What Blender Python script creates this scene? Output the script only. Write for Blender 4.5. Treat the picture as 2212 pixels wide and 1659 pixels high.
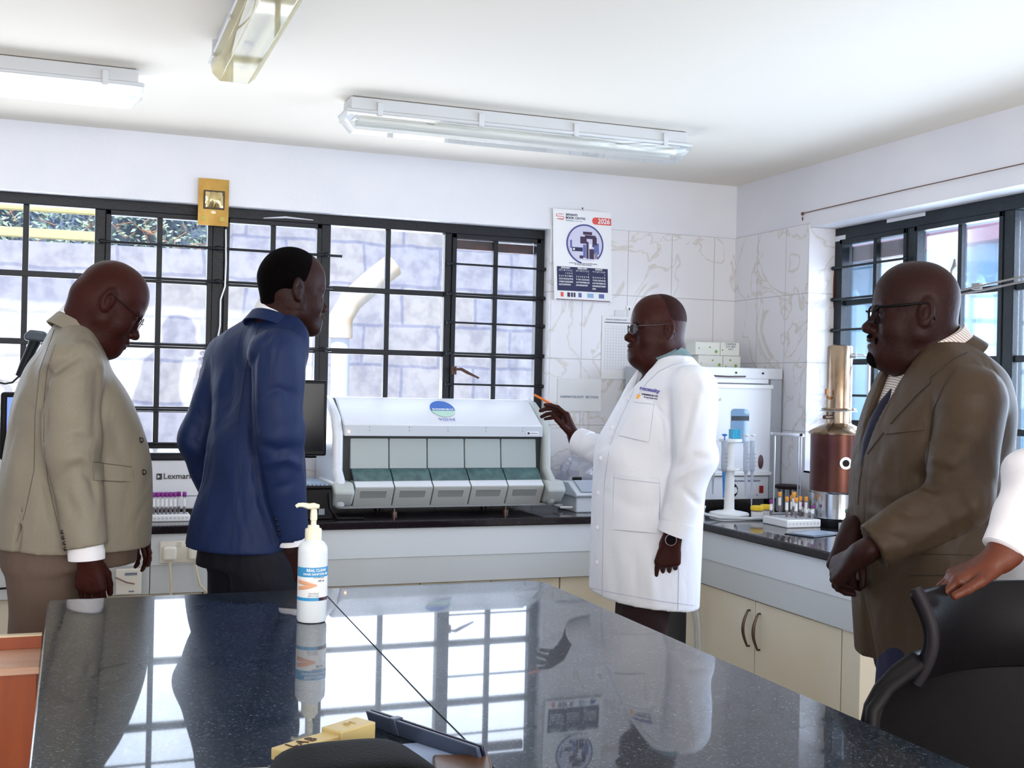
import bpy, bmesh, math, random
import numpy as np
from mathutils import Vector, Matrix
from mathutils.bvhtree import BVHTree
from math import radians, sin, cos, pi, sqrt, atan2

S = bpy.context.scene
for o in list(bpy.data.objects):
    bpy.data.objects.remove(o, do_unlink=True)

# ------------------------------------------------------------------ camera
cam_d = bpy.data.cameras.new('camera')
cam = bpy.data.objects.new('camera', cam_d)
S.collection.objects.link(cam)
S.camera = cam
cam_d.sensor_fit = 'HORIZONTAL'
cam_d.sensor_width = 36.0
cam_d.lens = 36.0 * 2518.0 / 2212.0
cam_d.clip_start = 0.05
YAW, PITCH, ROLL = radians(20.6), radians(0.08), radians(-1.218)
_f = Vector((sin(YAW) * cos(PITCH), cos(YAW) * cos(PITCH), sin(PITCH)))
_r = Vector((cos(YAW), -sin(YAW), 0))
_d = _f.cross(_r)
_r2 = _r * cos(ROLL) + _d * sin(ROLL)
_d2 = -_r * sin(ROLL) + _d * cos(ROLL)
M = Matrix.Identity(4)
for i in range(3):
    M[i][0] = _r2[i]
    M[i][1] = -_d2[i]
    M[i][2] = -_f[i]
M[2][3] = 1.48
cam.matrix_world = M

# ------------------------------------------------------------------ exposure, sky, lights
S.view_settings.view_transform = 'Standard'
S.view_settings.look = 'None'
S.view_settings.gamma = 1.0
S.view_settings.use_curve_mapping = False
S.view_settings.exposure = 0.0

W = bpy.data.worlds.new('sky')
S.world = W
W.use_nodes = True
_bg = W.node_tree.nodes['Background']
_bg.inputs[0].default_value = (0.62, 0.78, 1.0, 1)
_bg.inputs[1].default_value = 1.3

def light(name, kind, loc, power, color=(1, 1, 1), size=None, aim=None, spread=None):
    d = bpy.data.lights.new(name, kind)
    d.energy = power
    d.color = color
    if kind == 'AREA':
        d.shape = 'RECTANGLE'
        d.size, d.size_y = size
        if spread:
            d.spread = spread
    o = bpy.data.objects.new(name, d)
    o.location = loc
    if aim is not None:
        o.rotation_euler = (Vector(aim) - Vector(loc)).to_track_quat('-Z', 'Y').to_euler()
    S.collection.objects.link(o)
    return o

sun = light('sun', 'SUN', (0, 0, 9), 6.3, (1.0, 0.95, 0.88), aim=(3.0, 5.0, 0.0))
sun.data.angle = radians(0.6)
# daylight entering by the long back window, by the right window, and by the windows of the room behind the camera
light('daylight_back', 'AREA', (0.3, 5.62, 1.65), 78, (0.86, 0.93, 1.0), (3.9, 1.2), (0.3, 0.0, 1.75))
# sunlight thrown up into the room by the bright yard outside the back window
light('yard_bounce', 'AREA', (0.3, 5.75, 1.2), 66, (1.0, 0.93, 0.82), (3.9, 0.9), (0.3, 4.3, 2.9), spread=radians(125))
light('daylight_right', 'AREA', (3.62, 3.2, 1.6), 130, (0.82, 0.91, 1.0), (2.9, 1.2), (0.0, 3.2, 1.6))
light('daylight_front', 'AREA', (0.6, -2.2, 1.5), 175, (1.0, 0.955, 0.895), (4.2, 1.5), (1.0, 5.0, 1.9))

# ------------------------------------------------------------------ helpers
def lin(h):
    h = h.lstrip('#')
    c = [int(h[i:i + 2], 16) / 255 for i in (0, 2, 4)]
    return tuple(x / 12.92 if x <= .04045 else ((x + .055) / 1.055) ** 2.4 for x in c) + (1,)

MATS = {}
def mat(name, col, rough=.5, metal=0, noise=None, bump=None, spec=None, coat=None, emit=None, sheen=None, trans=None, alpha=None, grain=None):
    """procedural principled material; noise=(second colour, scale, detail), bump=(scale, strength), grain=(colour, scale xyz)"""
    if name in MATS:
        return MATS[name]
    m = bpy.data.materials.new(name)
    m.use_nodes = True
    nt = m.node_tree
    b = nt.nodes['Principled BSDF']
    b.inputs['Base Color'].default_value = lin(col)
    b.inputs['Roughness'].default_value = rough
    b.inputs['Metallic'].default_value = metal
    if spec is None and metal == 0 and max(lin(col)[:3]) < .02: spec = .18
    if spec is not None: b.inputs['Specular IOR Level'].default_value = spec
    if coat is not None:
        b.inputs['Coat Weight'].default_value = coat
        b.inputs['Coat Roughness'].default_value = .08
    if sheen is not None:
        b.inputs['Sheen Weight'].default_value = sheen
        b.inputs['Sheen Roughness'].default_value = .5
    if trans is not None: b.inputs['Transmission Weight'].default_value = trans
    if alpha is not None: b.inputs['Alpha'].default_value = alpha
    if emit is not None:
        b.inputs['Emission Color'].default_value = lin(emit[0])
        b.inputs['Emission Strength'].default_value = emit[1]
    tc = None
    if noise or bump or grain:
        tc = nt.nodes.new('ShaderNodeTexCoord')
    if noise or grain:
        src = tc.outputs['Object']
        if grain:
            mp = nt.nodes.new('ShaderNodeMapping')
            mp.inputs['Scale'].default_value = grain[1]
            nt.links.new(src, mp.inputs[0])
            src = mp.outputs[0]
        n = nt.nodes.new('ShaderNodeTexNoise')
        n.inputs['Scale'].default_value = noise[1] if noise else 1.0
        n.inputs['Detail'].default_value = noise[2] if noise else 5
        nt.links.new(src, n.inputs['Vector'])
        r = nt.nodes.new('ShaderNodeValToRGB')
        r.color_ramp.elements[0].position = .3
        r.color_ramp.elements[1].position = .7
        r.color_ramp.elements[0].color = lin(col)
        r.color_ramp.elements[1].color = lin(noise[0] if noise else grain[0])
        nt.links.new(n.outputs['Fac'], r.inputs[0])
        nt.links.new(r.outputs[0], b.inputs['Base Color'])
    if bump:
        n2 = nt.nodes.new('ShaderNodeTexNoise')
        n2.inputs['Scale'].default_value = bump[0]
        n2.inputs['Detail'].default_value = 4
        nt.links.new(tc.outputs['Object'], n2.inputs['Vector'])
        bp = nt.nodes.new('ShaderNodeBump')
        bp.inputs['Strength'].default_value = bump[1]
        bp.inputs['Distance'].default_value = .01
        nt.links.new(n2.outputs['Fac'], bp.inputs['Height'])
        nt.links.new(bp.outputs[0], b.inputs['Normal'])
    MATS[name] = m
    return m

def glassy(name, tint='#ffffff', gloss=.08, milk=0.0, milkcol='#ffffff'):
    """thin glass / clear plastic: mostly see-through, a little mirror, optional milky share"""
    if name in MATS:
        return MATS[name]
    m = bpy.data.materials.new(name)
    m.use_nodes = True
    nt = m.node_tree
    for n in list(nt.nodes): nt.nodes.remove(n)
    out = nt.nodes.new('ShaderNodeOutputMaterial')
    t = nt.nodes.new('ShaderNodeBsdfTransparent'); t.inputs[0].default_value = lin(tint)
    g = nt.nodes.new('ShaderNodeBsdfGlossy'); g.inputs['Roughness'].default_value = .04
    fr = nt.nodes.new('ShaderNodeLayerWeight'); fr.inputs[0].default_value = .25
    mu = nt.nodes.new('ShaderNodeMath'); mu.operation = 'MULTIPLY_ADD'
    mu.inputs[1].default_value = .5; mu.inputs[2].default_value = gloss
    nt.links.new(fr.outputs['Fresnel'], mu.inputs[0])
    mx = nt.nodes.new('ShaderNodeMixShader')
    nt.links.new(mu.outputs[0], mx.inputs[0]); nt.links.new(t.outputs[0], mx.inputs[1]); nt.links.new(g.outputs[0], mx.inputs[2])
    last = mx
    if milk:
        d = nt.nodes.new('ShaderNodeBsdfDiffuse'); d.inputs[0].default_value = lin(milkcol)
        tl = nt.nodes.new('ShaderNodeBsdfTranslucent'); tl.inputs[0].default_value = lin(milkcol)
        m0 = nt.nodes.new('ShaderNodeMixShader'); m0.inputs[0].default_value = .5
        nt.links.new(d.outputs[0], m0.inputs[1]); nt.links.new(tl.outputs[0], m0.inputs[2])
        m2 = nt.nodes.new('ShaderNodeMixShader'); m2.inputs[0].default_value = milk
        nt.links.new(mx.outputs[0], m2.inputs[1]); nt.links.new(m0.outputs[0], m2.inputs[2])
        last = m2
    nt.links.new(last.outputs[0], out.inputs[0])
    MATS[name] = m
    return m

def tag(o, label=None, cat=None, group=None, kind=None):
    if label: o['label'] = label
    if cat: o['category'] = cat
    if group: o['group'] = group
    if kind: o['kind'] = kind
    return o

def thing(name, label, cat, loc=(0, 0, 0), rz=0.0, group=None):
    o = bpy.data.objects.new(name, None)
    S.collection.objects.link(o)
    o.empty_display_size = .05
    o.location = loc
    o.rotation_euler = (0, 0, rz)
    return tag(o, label, cat, group)

def link_mesh(name, me, m, parent=None):
    o = bpy.data.objects.new(name, me)
    S.collection.objects.link(o)
    if m is not None:
        me.materials.append(m)
    if parent is not None:
        o.parent = parent
    return o

class MB:
    """collects shapes into one mesh"""
    def __init__(s): s.v = []; s.f = []
    def add(s, vs, fs):
        n = len(s.v)
        s.v += [tuple(v) for v in vs]
        s.f += [tuple(i + n for i in f) for f in fs]
        return s
    def box(s, a, b, rot=None, piv=None):
        x0, y0, z0 = a; x1, y1, z1 = b
        vs = [Vector(p) for p in ((x0, y0, z0), (x1, y0, z0), (x1, y1, z0), (x0, y1, z0), (x0, y0, z1), (x1, y0, z1), (x1, y1, z1), (x0, y1, z1))]
        if rot is not None:
            c = Vector(piv) if piv is not None else sum(vs, Vector()) / 8
            vs = [rot @ (v - c) + c for v in vs]
        return s.add(vs, [(0, 3, 2, 1), (4, 5, 6, 7), (0, 1, 5, 4), (1, 2, 6, 5), (2, 3, 7, 6), (3, 0, 4, 7)])
    def prism(s, poly, h0, h1, axis='z'):
        """polygon (ccw) extruded along an axis; poly gives the other two coordinates in cyclic order"""
        def P(a, b, h):
            return {'z': (a, b, h), 'x': (h, a, b), 'y': (b, h, a), 'yx': (a, h, b)}[axis]
        n = len(poly)
        vs = [P(a, b, h0) for a, b in poly] + [P(a, b, h1) for a, b in poly]
        fs = [tuple(range(n - 1, -1, -1)), tuple(range(n, 2 * n))]
        fs += [(i, (i + 1) % n, n + (i + 1) % n, n + i) for i in range(n)]
        return s.add(vs, fs)
    def cyl(s, p0, p1, r0, r1=None, n=20, cap=True):
        if r1 is None: r1 = r0
        return s.tube([p0, p1], [r0, r1], n, cap)
    def tube(s, path, r, n=10, cap=True, closed=False):
        pts = [Vector(tuple(p)) for p in path]
        if not isinstance(r, (list, tuple)): r = [r] * len(pts)
        vs = []; fs = []
        up = None
        m = len(pts)
        for i, p in enumerate(pts):
            if closed:
                t = (pts[(i + 1) % m] - pts[i - 1])
            else:
                t = (pts[min(i + 1, m - 1)] - pts[max(i - 1, 0)])
            t = t.normalized() if t.length > 1e-9 else Vector((0, 0, 1))
            if up is None:
                up = Vector((0, 0, 1)) if abs(t.z) < .9 else Vector((1, 0, 0))
            up = (up - t * up.dot(t))
            up = up.normalized() if up.length > 1e-6 else t.orthogonal().normalized()
            side = t.cross(up)
            for k in range(n):
                a = 2 * pi * k / n
                vs.append(p + (up * cos(a) + side * sin(a)) * r[i])
        rng = m if closed else m - 1
        for i in range(rng):
            j = (i + 1) % m
            for k in range(n):
                q = (k + 1) % n
                fs.append((i * n + k, i * n + q, j * n + q, j * n + k))
        if cap and not closed:
            fs.append(tuple(range(n - 1, -1, -1)))
            fs.append(tuple((m - 1) * n + k for k in range(n)))
        return s.add(vs, fs)
    def lathe(s, prof, c=(0, 0, 0), n=32, sx=1, sy=1, M=None):
        vs = []; fs = []
        for r, z in prof:
            for k in range(n):
                a = 2 * pi * k / n
                v = Vector((r * cos(a) * sx, r * sin(a) * sy, z))
                if M is not None: v = M @ v
                vs.append(v + Vector(c))
        for i in range(len(prof) - 1):
            for k in range(n):
                q = (k + 1) % n
                fs.append((i * n + k, i * n + q, (i + 1) * n + q, (i + 1) * n + k))
        fs.append(tuple(range(n - 1, -1, -1)))
        fs.append(tuple((len(prof) - 1) * n + k for k in range(n)))
        return s.add(vs, fs)
    def sphere(s, c, r, n=16, m=10):
        rr = r if isinstance(r, (tuple, list)) else (r, r, r)
        vs = [Vector((c[0], c[1], c[2] - rr[2]))]
        for i in range(1, m):
            t = pi * i / m
            for k in range(n):
                a = 2 * pi * k / n
                vs.append(Vector((c[0] + rr[0] * sin(t) * cos(a), c[1] + rr[1] * sin(t) * sin(a), c[2] - rr[2] * cos(t))))
        vs.append(Vector((c[0], c[1], c[2] + rr[2])))
        fs = [(0, 1 + (k + 1) % n, 1 + k) for k in range(n)]
        for i in range(m - 2):
            for k in range(n):
                q = (k + 1) % n
                fs.append((1 + i * n + k, 1 + i * n + q, 1 + (i + 1) * n + q, 1 + (i + 1) * n + k))
        L = len(vs) - 1
        fs += [(L, 1 + (m - 2) * n + k, 1 + (m - 2) * n + (k + 1) % n) for k in range(n)]
        return s.add(vs, fs)
    def sheet(s, fn, nu, nv, th=0.0):
        """grid surface fn(u,v)->point, optionally given thickness along its normals"""
        P = [[Vector(tuple(fn(i / nu, j / nv))) for j in range(nv + 1)] for i in range(nu + 1)]
        vs = [P[i][j] for i in range(nu + 1) for j in range(nv + 1)]
        w = nv + 1
        fs = [(i * w + j, (i + 1) * w + j, (i + 1) * w + j + 1, i * w + j + 1) for i in range(nu) for j in range(nv)]
        if th:
            N = []
            for i in range(nu + 1):
                for j in range(nv + 1):
                    a = P[min(i + 1, nu)][j] - P[max(i - 1, 0)][j]
                    b = P[i][min(j + 1, nv)] - P[i][max(j - 1, 0)]
                    N.append(a.cross(b).normalized())
            k = len(vs)
            vs = vs + [v - n * th for v, n in zip(vs, N)]
            fs = fs + [tuple(x + k for x in reversed(f)) for f in fs]
            ring = [(i, 0) for i in range(nu + 1)] + [(nu, j) for j in range(1, nv + 1)] + [(i, nv) for i in range(nu - 1, -1, -1)] + [(0, j) for j in range(nv - 1, 0, -1)]
            idx = [i * w + j for i, j in ring]
            for a, b in zip(idx, idx[1:] + idx[:1]):
                fs.append((b, a, a + k, b + k))
        return s.add(vs, fs)
    def xf(s, Mx):
        s.v = [tuple(Mx @ Vector(v)) for v in s.v]
        return s
    def build(s, name, m, parent=None, bevel=0, smooth=None, seg=2, label=None):
        me = bpy.data.meshes.new(name)
        me.from_pydata(s.v, [], s.f)
        me.validate()
        o = link_mesh(name, me, m, parent)
        if bevel:
            md = o.modifiers.new('bevel', 'BEVEL')
            md.width = bevel; md.segments = seg; md.limit_method = 'ANGLE'; md.angle_limit = radians(35)
            md.harden_normals = False
        if smooth is None: smooth = 40
        if smooth:
            for p in me.polygons: p.use_smooth = True
            try:
                me.set_sharp_from_angle(angle=radians(smooth))
            except Exception:
                pass
        if label: o['label'] = label
        return o

def struct(name, mb, m, **k):
    o = mb.build(name, m, **k)
    if o.parent is None: o['kind'] = 'structure'
    return o

def dup(o, parent=None, loc=None, rz=None, label=None):
    c = o.copy()
    S.collection.objects.link(c)
    if parent is not None: c.parent = parent
    if loc is not None: c.location = loc
    if rz is not None: c.rotation_euler = (0, 0, rz)
    if label: c['label'] = label
    for ch in list(o.children):
        dup(ch, c)
    return c

def lettering(txt, size, depth=.0008, align='CENTER', bold=0.0, spacing=1.0):
    """mesh of raised letters in the XY plane, facing +Z"""
    cu = bpy.data.curves.new('lettering', 'FONT')
    cu.body = txt
    cu.size = size
    cu.extrude = depth
    cu.align_x = align
    cu.align_y = 'CENTER'
    cu.offset = bold
    cu.space_character = spacing
    cu.resolution_u = 3
    o = bpy.data.objects.new('tmp_text', cu)
    S.collection.objects.link(o)
    dg = bpy.context.evaluated_depsgraph_get()
    me = bpy.data.meshes.new_from_object(o.evaluated_get(dg))
    bpy.data.objects.remove(o, do_unlink=True)
    bpy.data.curves.remove(cu)
    return me

def place_text(name, txt, size, m, parent, Mx, sx=1.0, **k):
    me = lettering(txt, size, **k)
    me.name = name
    if sx != 1.0: me.transform(Matrix.Diagonal((sx, 1, 1, 1)))
    me.transform(Mx)
    me.materials.clear()
    return link_mesh(name, me, m, parent)

def facing(loc, nrm, up=(0, 0, 1)):
    """matrix whose local +Z looks along nrm and +Y along up"""
    z = Vector(nrm).normalized()
    y = Vector(up); y = (y - z * y.dot(z)).normalized()
    x = y.cross(z)
    Mx = Matrix.Identity(4)
    for i in range(3):
        Mx[i][0] = x[i]; Mx[i][1] = y[i]; Mx[i][2] = z[i]; Mx[i][3] = loc[i]
    return Mx

def rotz(a): return Matrix.Rotation(a, 3, 'Z')
def rotx(a): return Matrix.Rotation(a, 3, 'X')
def roty(a): return Matrix.Rotation(a, 3, 'Y')
R_ = random.Random(7)
# ================================================================== THE ROOM
CEIL = 2.556; YB = 5.35; XR = 3.257; XL = -2.3; YF = -2.4
white_wall = mat('white_wall', '#e6e6ec', .6, noise=('#dee0e8', 3, 3), bump=(60, .08))
ceil_m = mat('ceiling_paint', '#efe9dd', .7, bump=(40, .05))

def tile_mat(name, axis):
    m = bpy.data.materials.new(name); m.use_nodes = True
    nt = m.node_tree; b = nt.nodes['Principled BSDF']
    b.inputs['Roughness'].default_value = .16
    tc = nt.nodes.new('ShaderNodeTexCoord')
    sp = nt.nodes.new('ShaderNodeSeparateXYZ'); nt.links.new(tc.outputs['Object'], sp.inputs[0])
    cb = nt.nodes.new('ShaderNodeCombineXYZ')
    nt.links.new(sp.outputs[axis], cb.inputs[0]); nt.links.new(sp.outputs[2], cb.inputs[1])
    mp = nt.nodes.new('ShaderNodeMapping'); mp.inputs['Location'].default_value = (.125, .03, 0)
    nt.links.new(cb.outputs[0], mp.inputs[0])
    br = nt.nodes.new('ShaderNodeTexBrick')
    br.offset = 0; br.squash = 1
    br.inputs['Scale'].default_value = 1
    br.inputs['Brick Width'].default_value = .25
    br.inputs['Row Height'].default_value = .33
    br.inputs['Mortar Size'].default_value = .0022
    br.inputs['Mortar Smooth'].default_value = .2
    nt.links.new(mp.outputs[0], br.inputs[0])
    # marble veins
    n1 = nt.nodes.new('ShaderNodeTexNoise'); n1.inputs['Scale'].default_value = 3.2; n1.inputs['Detail'].default_value = 8; n1.inputs['Distortion'].default_value = 1.4
    nt.links.new(tc.outputs['Object'], n1.inputs['Vector'])
    ab = nt.nodes.new('ShaderNodeMath'); ab.operation = 'SUBTRACT'; ab.inputs[1].default_value = .5
    nt.links.new(n1.outputs['Fac'], ab.inputs[0])
    a2 = nt.nodes.new('ShaderNodeMath'); a2.operation = 'ABSOLUTE'; nt.links.new(ab.outputs[0], a2.inputs[0])
    rp = nt.nodes.new('ShaderNodeValToRGB')
    rp.color_ramp.elements[0].position = 0; rp.color_ramp.elements[0].color = lin('#d0cac4')
    rp.color_ramp.elements[1].position = .022; rp.color_ramp.elements[1].color = lin('#e4e3e8')
    nt.links.new(a2.outputs[0], rp.inputs[0])
    mx = nt.nodes.new('ShaderNodeMixRGB'); nt.links.new(br.outputs['Fac'], mx.inputs[0])
    nt.links.new(rp.outputs[0], mx.inputs[1]); mx.inputs[2].default_value = lin('#b9b6ba')
    nt.links.new(mx.outputs[0], b.inputs['Base Color'])
    bp = nt.nodes.new('ShaderNodeBump'); bp.invert = True; bp.inputs['Strength'].default_value = .3; bp.inputs['Distance'].default_value = .003
    nt.links.new(br.outputs['Fac'], bp.inputs['Height']); nt.links.new(bp.outputs[0], b.inputs['Normal'])
    return m
tile_b = tile_mat('marble_tile_back', 0)
tile_r = tile_mat('marble_tile_right', 1)
floor_m = mat('floor_tile', '#b9b0a2', .3, noise=('#a79f92', 4, 4))

WZ0, WZ1 = 1.13, 2.262      # back window opening
WX0, WX1 = -1.9, 2.205
TT = 2.28                   # top of tiles
struct('floor', MB().box((XL - .15, YF - .15, -.05), (XR + .2, YB + .15, 0)), floor_m)
struct('ceiling', MB().box((XL - .15, YF - .15, CEIL), (XR + .2, YB + .15, CEIL + .12)), ceil_m)
wb = MB()
wb.box((XL, YB, WZ1), (XR + .16, YB + .15, CEIL))
wb.box((XL, YB, 0), (WX0, YB + .15, WZ1))
wb.box((WX0, YB, 0), (WX1, YB + .15, WZ0))
wb.box((WX1, YB + .002, 0), (XR + .16, YB + .15, WZ1))
struct('wall_back', wb, white_wall)
tb = MB()
tb.box((WX1, YB - .006, .905), (XR, YB + .0015, TT))
tb.box((WX1 - .008, YB - .006, WZ0), (WX1 + .001, YB + .15, WZ1))
tb.box((XL, YB - .006, .905), (WX1, YB + .0015, WZ0 + .006))
tb.box((WX0, YB - .006, WZ0 - .002), (WX1, YB + .1, WZ0 + .006))
struct('trim_1', tb, tile_b, label='marbled tile cladding of the back wall')
RY0, RY1 = 1.2, 4.69        # right window opening along y
RZ0 = 1.10
wr = MB()
wr.box((XR, YF, WZ1), (XR + .16, YB, CEIL))
wr.box((XR + .002, RY1, 0), (XR + .16, YB, WZ1))
wr.box((XR, YF, 0), (XR + .16, RY0, WZ1))
wr.box((XR, RY0, 0), (XR + .16, RY1, RZ0))
struct('wall_right', wr, white_wall)
tr = MB()
tr.box((XR - .006, RY1, .905), (XR + .0015, YB - .006, TT))
tr.box((XR - .006, RY1 - .008, RZ0), (XR + .15, RY1 + .001, WZ1 - .001))
tr.box((XR - .006, 3.3, .905), (XR + .0015, RY1, RZ0 + .006))
tr.box((XR - .006, RY0, RZ0 - .002), (XR + .1, RY1, RZ0 + .006))
struct('trim_2', tr, tile_r, label='marbled tile cladding of the right wall')
struct('wall_left', MB().box((XL - .15, YF, 0), (XL, YB, CEIL)), white_wall)
# wall behind the camera has a wide window opening of its own
wf = MB()
wf.box((XL, YF - .15, 0), (XR + .16, YF, .8)); wf.box((XL, YF - .15, 2.3), (XR + .16, YF, CEIL))
wf.box((XL, YF - .15, .8), (-1.6, YF, 2.3)); wf.box((2.8, YF - .15, .8), (XR + .16, YF, 2.3))
struct('wall_front', wf, white_wall)

# ---- steel windows
steel = mat('dark_window_steel', '#14161c', .4, spec=.3, noise=('#1a1d24', 9, 3), bump=(80, .12))
steel2 = mat('dark_window_steel_right', '#141b22', .4, spec=.3, noise=('#1c262e', 9, 3), bump=(80, .12))
pane_m = glassy('window_glass', '#f4f8ff', .02)
putty = mat('white_paint_smear', '#d9dbe2', .6)
rust = mat('brown_blind_wood', '#5a3423', .6, noise=('#34201a', 30, 4))
FY = 5.43
def frame_bar(mb, x0, x1, z0, z1, y0=FY, y1=FY + .045): mb.box((x0, y0, z0), (x1, y1, z1))
wn = MB()
ZT, ZB = 2.215, 1.165
frame_bar(wn, WX0, WX1, ZT, WZ1, FY - .01, FY + .06)
frame_bar(wn, WX0, WX1, WZ0 + .006, ZB, FY - .01, FY + .06)
frame_bar(wn, 2.145 + .03, WX1, ZB, ZT, FY - .01, FY + .06)
# fixed lights and mullions
for x0, x1 in ((-1.72, -1.65), (-1.14, -1.08), (-.545, -.485), (.073, .118), (.575, .628), (1.071, 1.115), (1.677, 1.712)):
    frame_bar(wn, x0, x1, ZB, ZT, FY - .008, FY + .05)
win = struct('window_1', wn, steel, bevel=.003)
T1, T2, T3 = 1.918, 1.626, 1.34
def lights(x0, x1, casement, par, low=False):
    """one glazed field: bars, transoms, panes"""
    mb = MB()
    xm = (x0 + x1) / 2
    e = .018 if casement else .0
    if casement:
        for a, b in ((x0, x0 + .022), (x1 - .022, x1)): frame_bar(mb, a, b, ZB, ZT, FY - .016, FY + .03)
        frame_bar(mb, x0, x1, ZT - .022, ZT, FY - .016, FY + .03)
        frame_bar(mb, x0, x1, ZB, ZB + .022, FY - .016, FY + .03)
    frame_bar(mb, xm - .012, xm + .012, ZB, ZT, FY + .005, FY + .03)
    for z in (T1, T2, T3): frame_bar(mb, x0, x1, z - .013, z + .013, FY + .002, FY + .032)
    mb.build('casement' if casement else 'glazing_bars', steel, par, bevel=.002)
    MB().box((x0 + .005, FY + .016, ZB + .005), (x1 - .005, FY + .019, ZT - .005)).build('pane', pane_m, par)
for x0, x1, c in ((-1.65, -1.14, 1), (-1.08, -.545, 1), (-.485, .073, 0), (.118, .575, 1), (.628, 1.071, 1), (1.115, 1.677, 0), (1.712, 2.175, 1)):
    lights(x0, x1, c, win)
# burglar bars in front of the opening lights
def guard(mb, p0, p1, r=.0055):
    mb.cyl(p0, p1, r, n=10)
    for p in (p0, p1): mb.sphere(p, (.013, .01, .01), 10, 6)
gb = MB()
for z in (2.066, 1.921, 1.781, 1.632, 1.481, 1.335): guard(gb, (1.695, FY - .03, z), (2.19, FY - .03, z - .002))
for z in (2.073, 1.923, 1.631, 1.34, 1.19): gb.cyl((.085, FY - .03, z), (1.125 + (.04 if z > 2 else 0), FY - .03, z - .004), .0065, n=10)
for z in (2.073, 1.923, 1.631, 1.34):
    for x in (.1, .6, 1.092): gb.sphere((x, FY - .03, z), (.02, .012, .011), 10, 6)
for z in (1.923, 1.631, 1.34): gb.cyl((-1.2, FY - .03, z), (-.52, FY - .03, z), .0065, n=10)
gb.build('burglar_bars', steel, win)
bl = MB().box((1.736, FY + .035, 2.147), (1.94, FY + .06, 2.192)).box((1.95, FY + .035, 2.143), (2.153, FY + .06, 2.187))
bl.build('top_rail', rust, win, label='brown timber strip behind the top panes')
# stays / handles
def handle(x, z, parent, flip=1, brown=True):
    mb = MB()
    mb.box((x - .012, FY - .04, z - .02), (x + .012, FY - .01, z + .02))
    mb.tube([(x, FY - .045, z + .004), (x + .03 * flip, FY - .055, z + .006), (x + .06 * flip, FY - .06, z - .01), (x + .12 * flip, FY - .06, z - .035)], [.005, .009, .009, .005], 8)
    return mb.build('window_handle', mat('brown_handle', '#4a2c22', .5), parent)
handle(1.725, 1.548, win)
hb = MB()
hb.tube([(.585, FY - .06, 1.572), (.56, FY - .065, 1.568), (.535, FY - .065, 1.52), (.52, FY - .06, 1.46)], [.008, .012, .009, .004], 8)
hb.box((.535, FY - .07, 1.565), (.59, FY - .04, 1.58))
hb.build('window_handle', mat('brown_strap', '#6a4226', .55), win)
MB().sphere((.565, FY - .04, 1.598), (.03, .012, .012)).sphere((.55, FY - .05, 1.55), (.02, .008, .012)).build('tied_cloth', mat('white_rag', '#dad7d6', .8), win)

# right window
FX = 3.405
wn = MB()
def rbar(mb, y0, y1, z0, z1, x0=FX, x1=FX + .045): mb.box((x0, y0, z0), (x1, y1, z1))
rbar(wn, RY0, RY1 - .01, 2.205, WZ1, FX - .01, FX + .06)
rbar(wn, RY0, RY1 - .01, RZ0 + .006, 1.14, FX - .01, FX + .06)
rbar(wn, 4.64, RY1 - .008, 1.14, 2.205, FX - .01, FX + .06)
for y0, y1 in ((4.115, 4.165), (3.545, 3.6), (2.98, 3.03), (2.42, 2.47), (1.85, 1.9), (RY0, 1.25)):
    rbar(wn, y0, y1, 1.14, 2.205, FX - .008, FX + .05)
win2 = struct('window_2', wn, steel2, bevel=.003)
def rlights(y0, y1, par, zs, casement=0, open_top=False):
    mb = MB(); ym = (y0 + y1) / 2
    if casement:
        for a, b in ((y0, y0 + .02), (y1 - .02, y1)): rbar(mb, a, b, 1.14, 2.205, FX - .014, FX + .03)
        rbar(mb, y0, y1, 2.183, 2.205, FX - .014, FX + .03)
    rbar(mb, ym - .011, ym + .011, 1.14, 2.205, FX + .005, FX + .03)
    for z in zs: rbar(mb, y0, y1, z - .013, z + .013, FX + .002, FX + .032)
    mb.build('glazing_bars', steel2, par, bevel=.002)
    MB().box((FX + .016, y0 + .004, 1.145), (FX + .019, y1 - .004, 2.2)).build('pane', pane_m, par)
for y0, y1, c in ((4.165, 4.64, 1), (3.6, 4.115, 1), (3.03, 3.545, 0), (2.47, 2.98, 1), (1.9, 2.42, 0), (1.25, 1.85, 1)):
    rlights(y0, y1, win2, (1.905, 1.625, 1.34), c)
gb = MB()
for z in (2.07, 1.921, 1.775, 1.625, 1.468, 1.33): guard(gb, (FX - .03, 4.15, z), (FX - .03, 4.66, z))
gb.build('burglar_bars', steel2, win2)
MB().box((FX + .035, 4.19, 2.1), (FX + .06, 4.61, 2.17)).build('top_rail', rust, win2, label='brown timber strip behind the top panes')
mb = MB()
mb.tube([(FX - .02, 3.88, 1.93), (FX - .1, 3.78, 1.985), (FX - .12, 3.74, 2.0), (FX - .13, 3.73, 2.02)], [.004, .005, .009, .004], 8)
mb.tube([(FX - .04, 3.9, 1.9), (FX - .06, 3.82, 1.9), (FX - .05, 3.5, 1.93), (FX - .05, 3.0, 1.97)], .004, 8)
mb.tube([(FX - .05, 3.87, 1.89), (FX - .06, 3.78, 1.885), (FX - .05, 3.45, 1.915), (FX - .05, 2.95, 1.955)], .004, 8)
mb.box((FX - .03, 3.7, 1.905), (FX - .015, 3.745, 1.93))
mb.build('window_stay', mat('worn_stay', '#8f8a86', .45), win2)
MB().box((FX - .013, 4.6, 2.2), (FX - .008, 4.68, 2.225)).box((FX - .013, 4.05, 2.244), (FX - .008, 4.3, 2.26)).build('paint_smear', putty, win2)
MB().tube([(1.0 - .2, FY - .012, 2.225), (.9, FY - .012, 2.236), (1.03, FY - .012, 2.232)], [.002, .005, .002], 6).build('paint_smear', putty, win)
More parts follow.
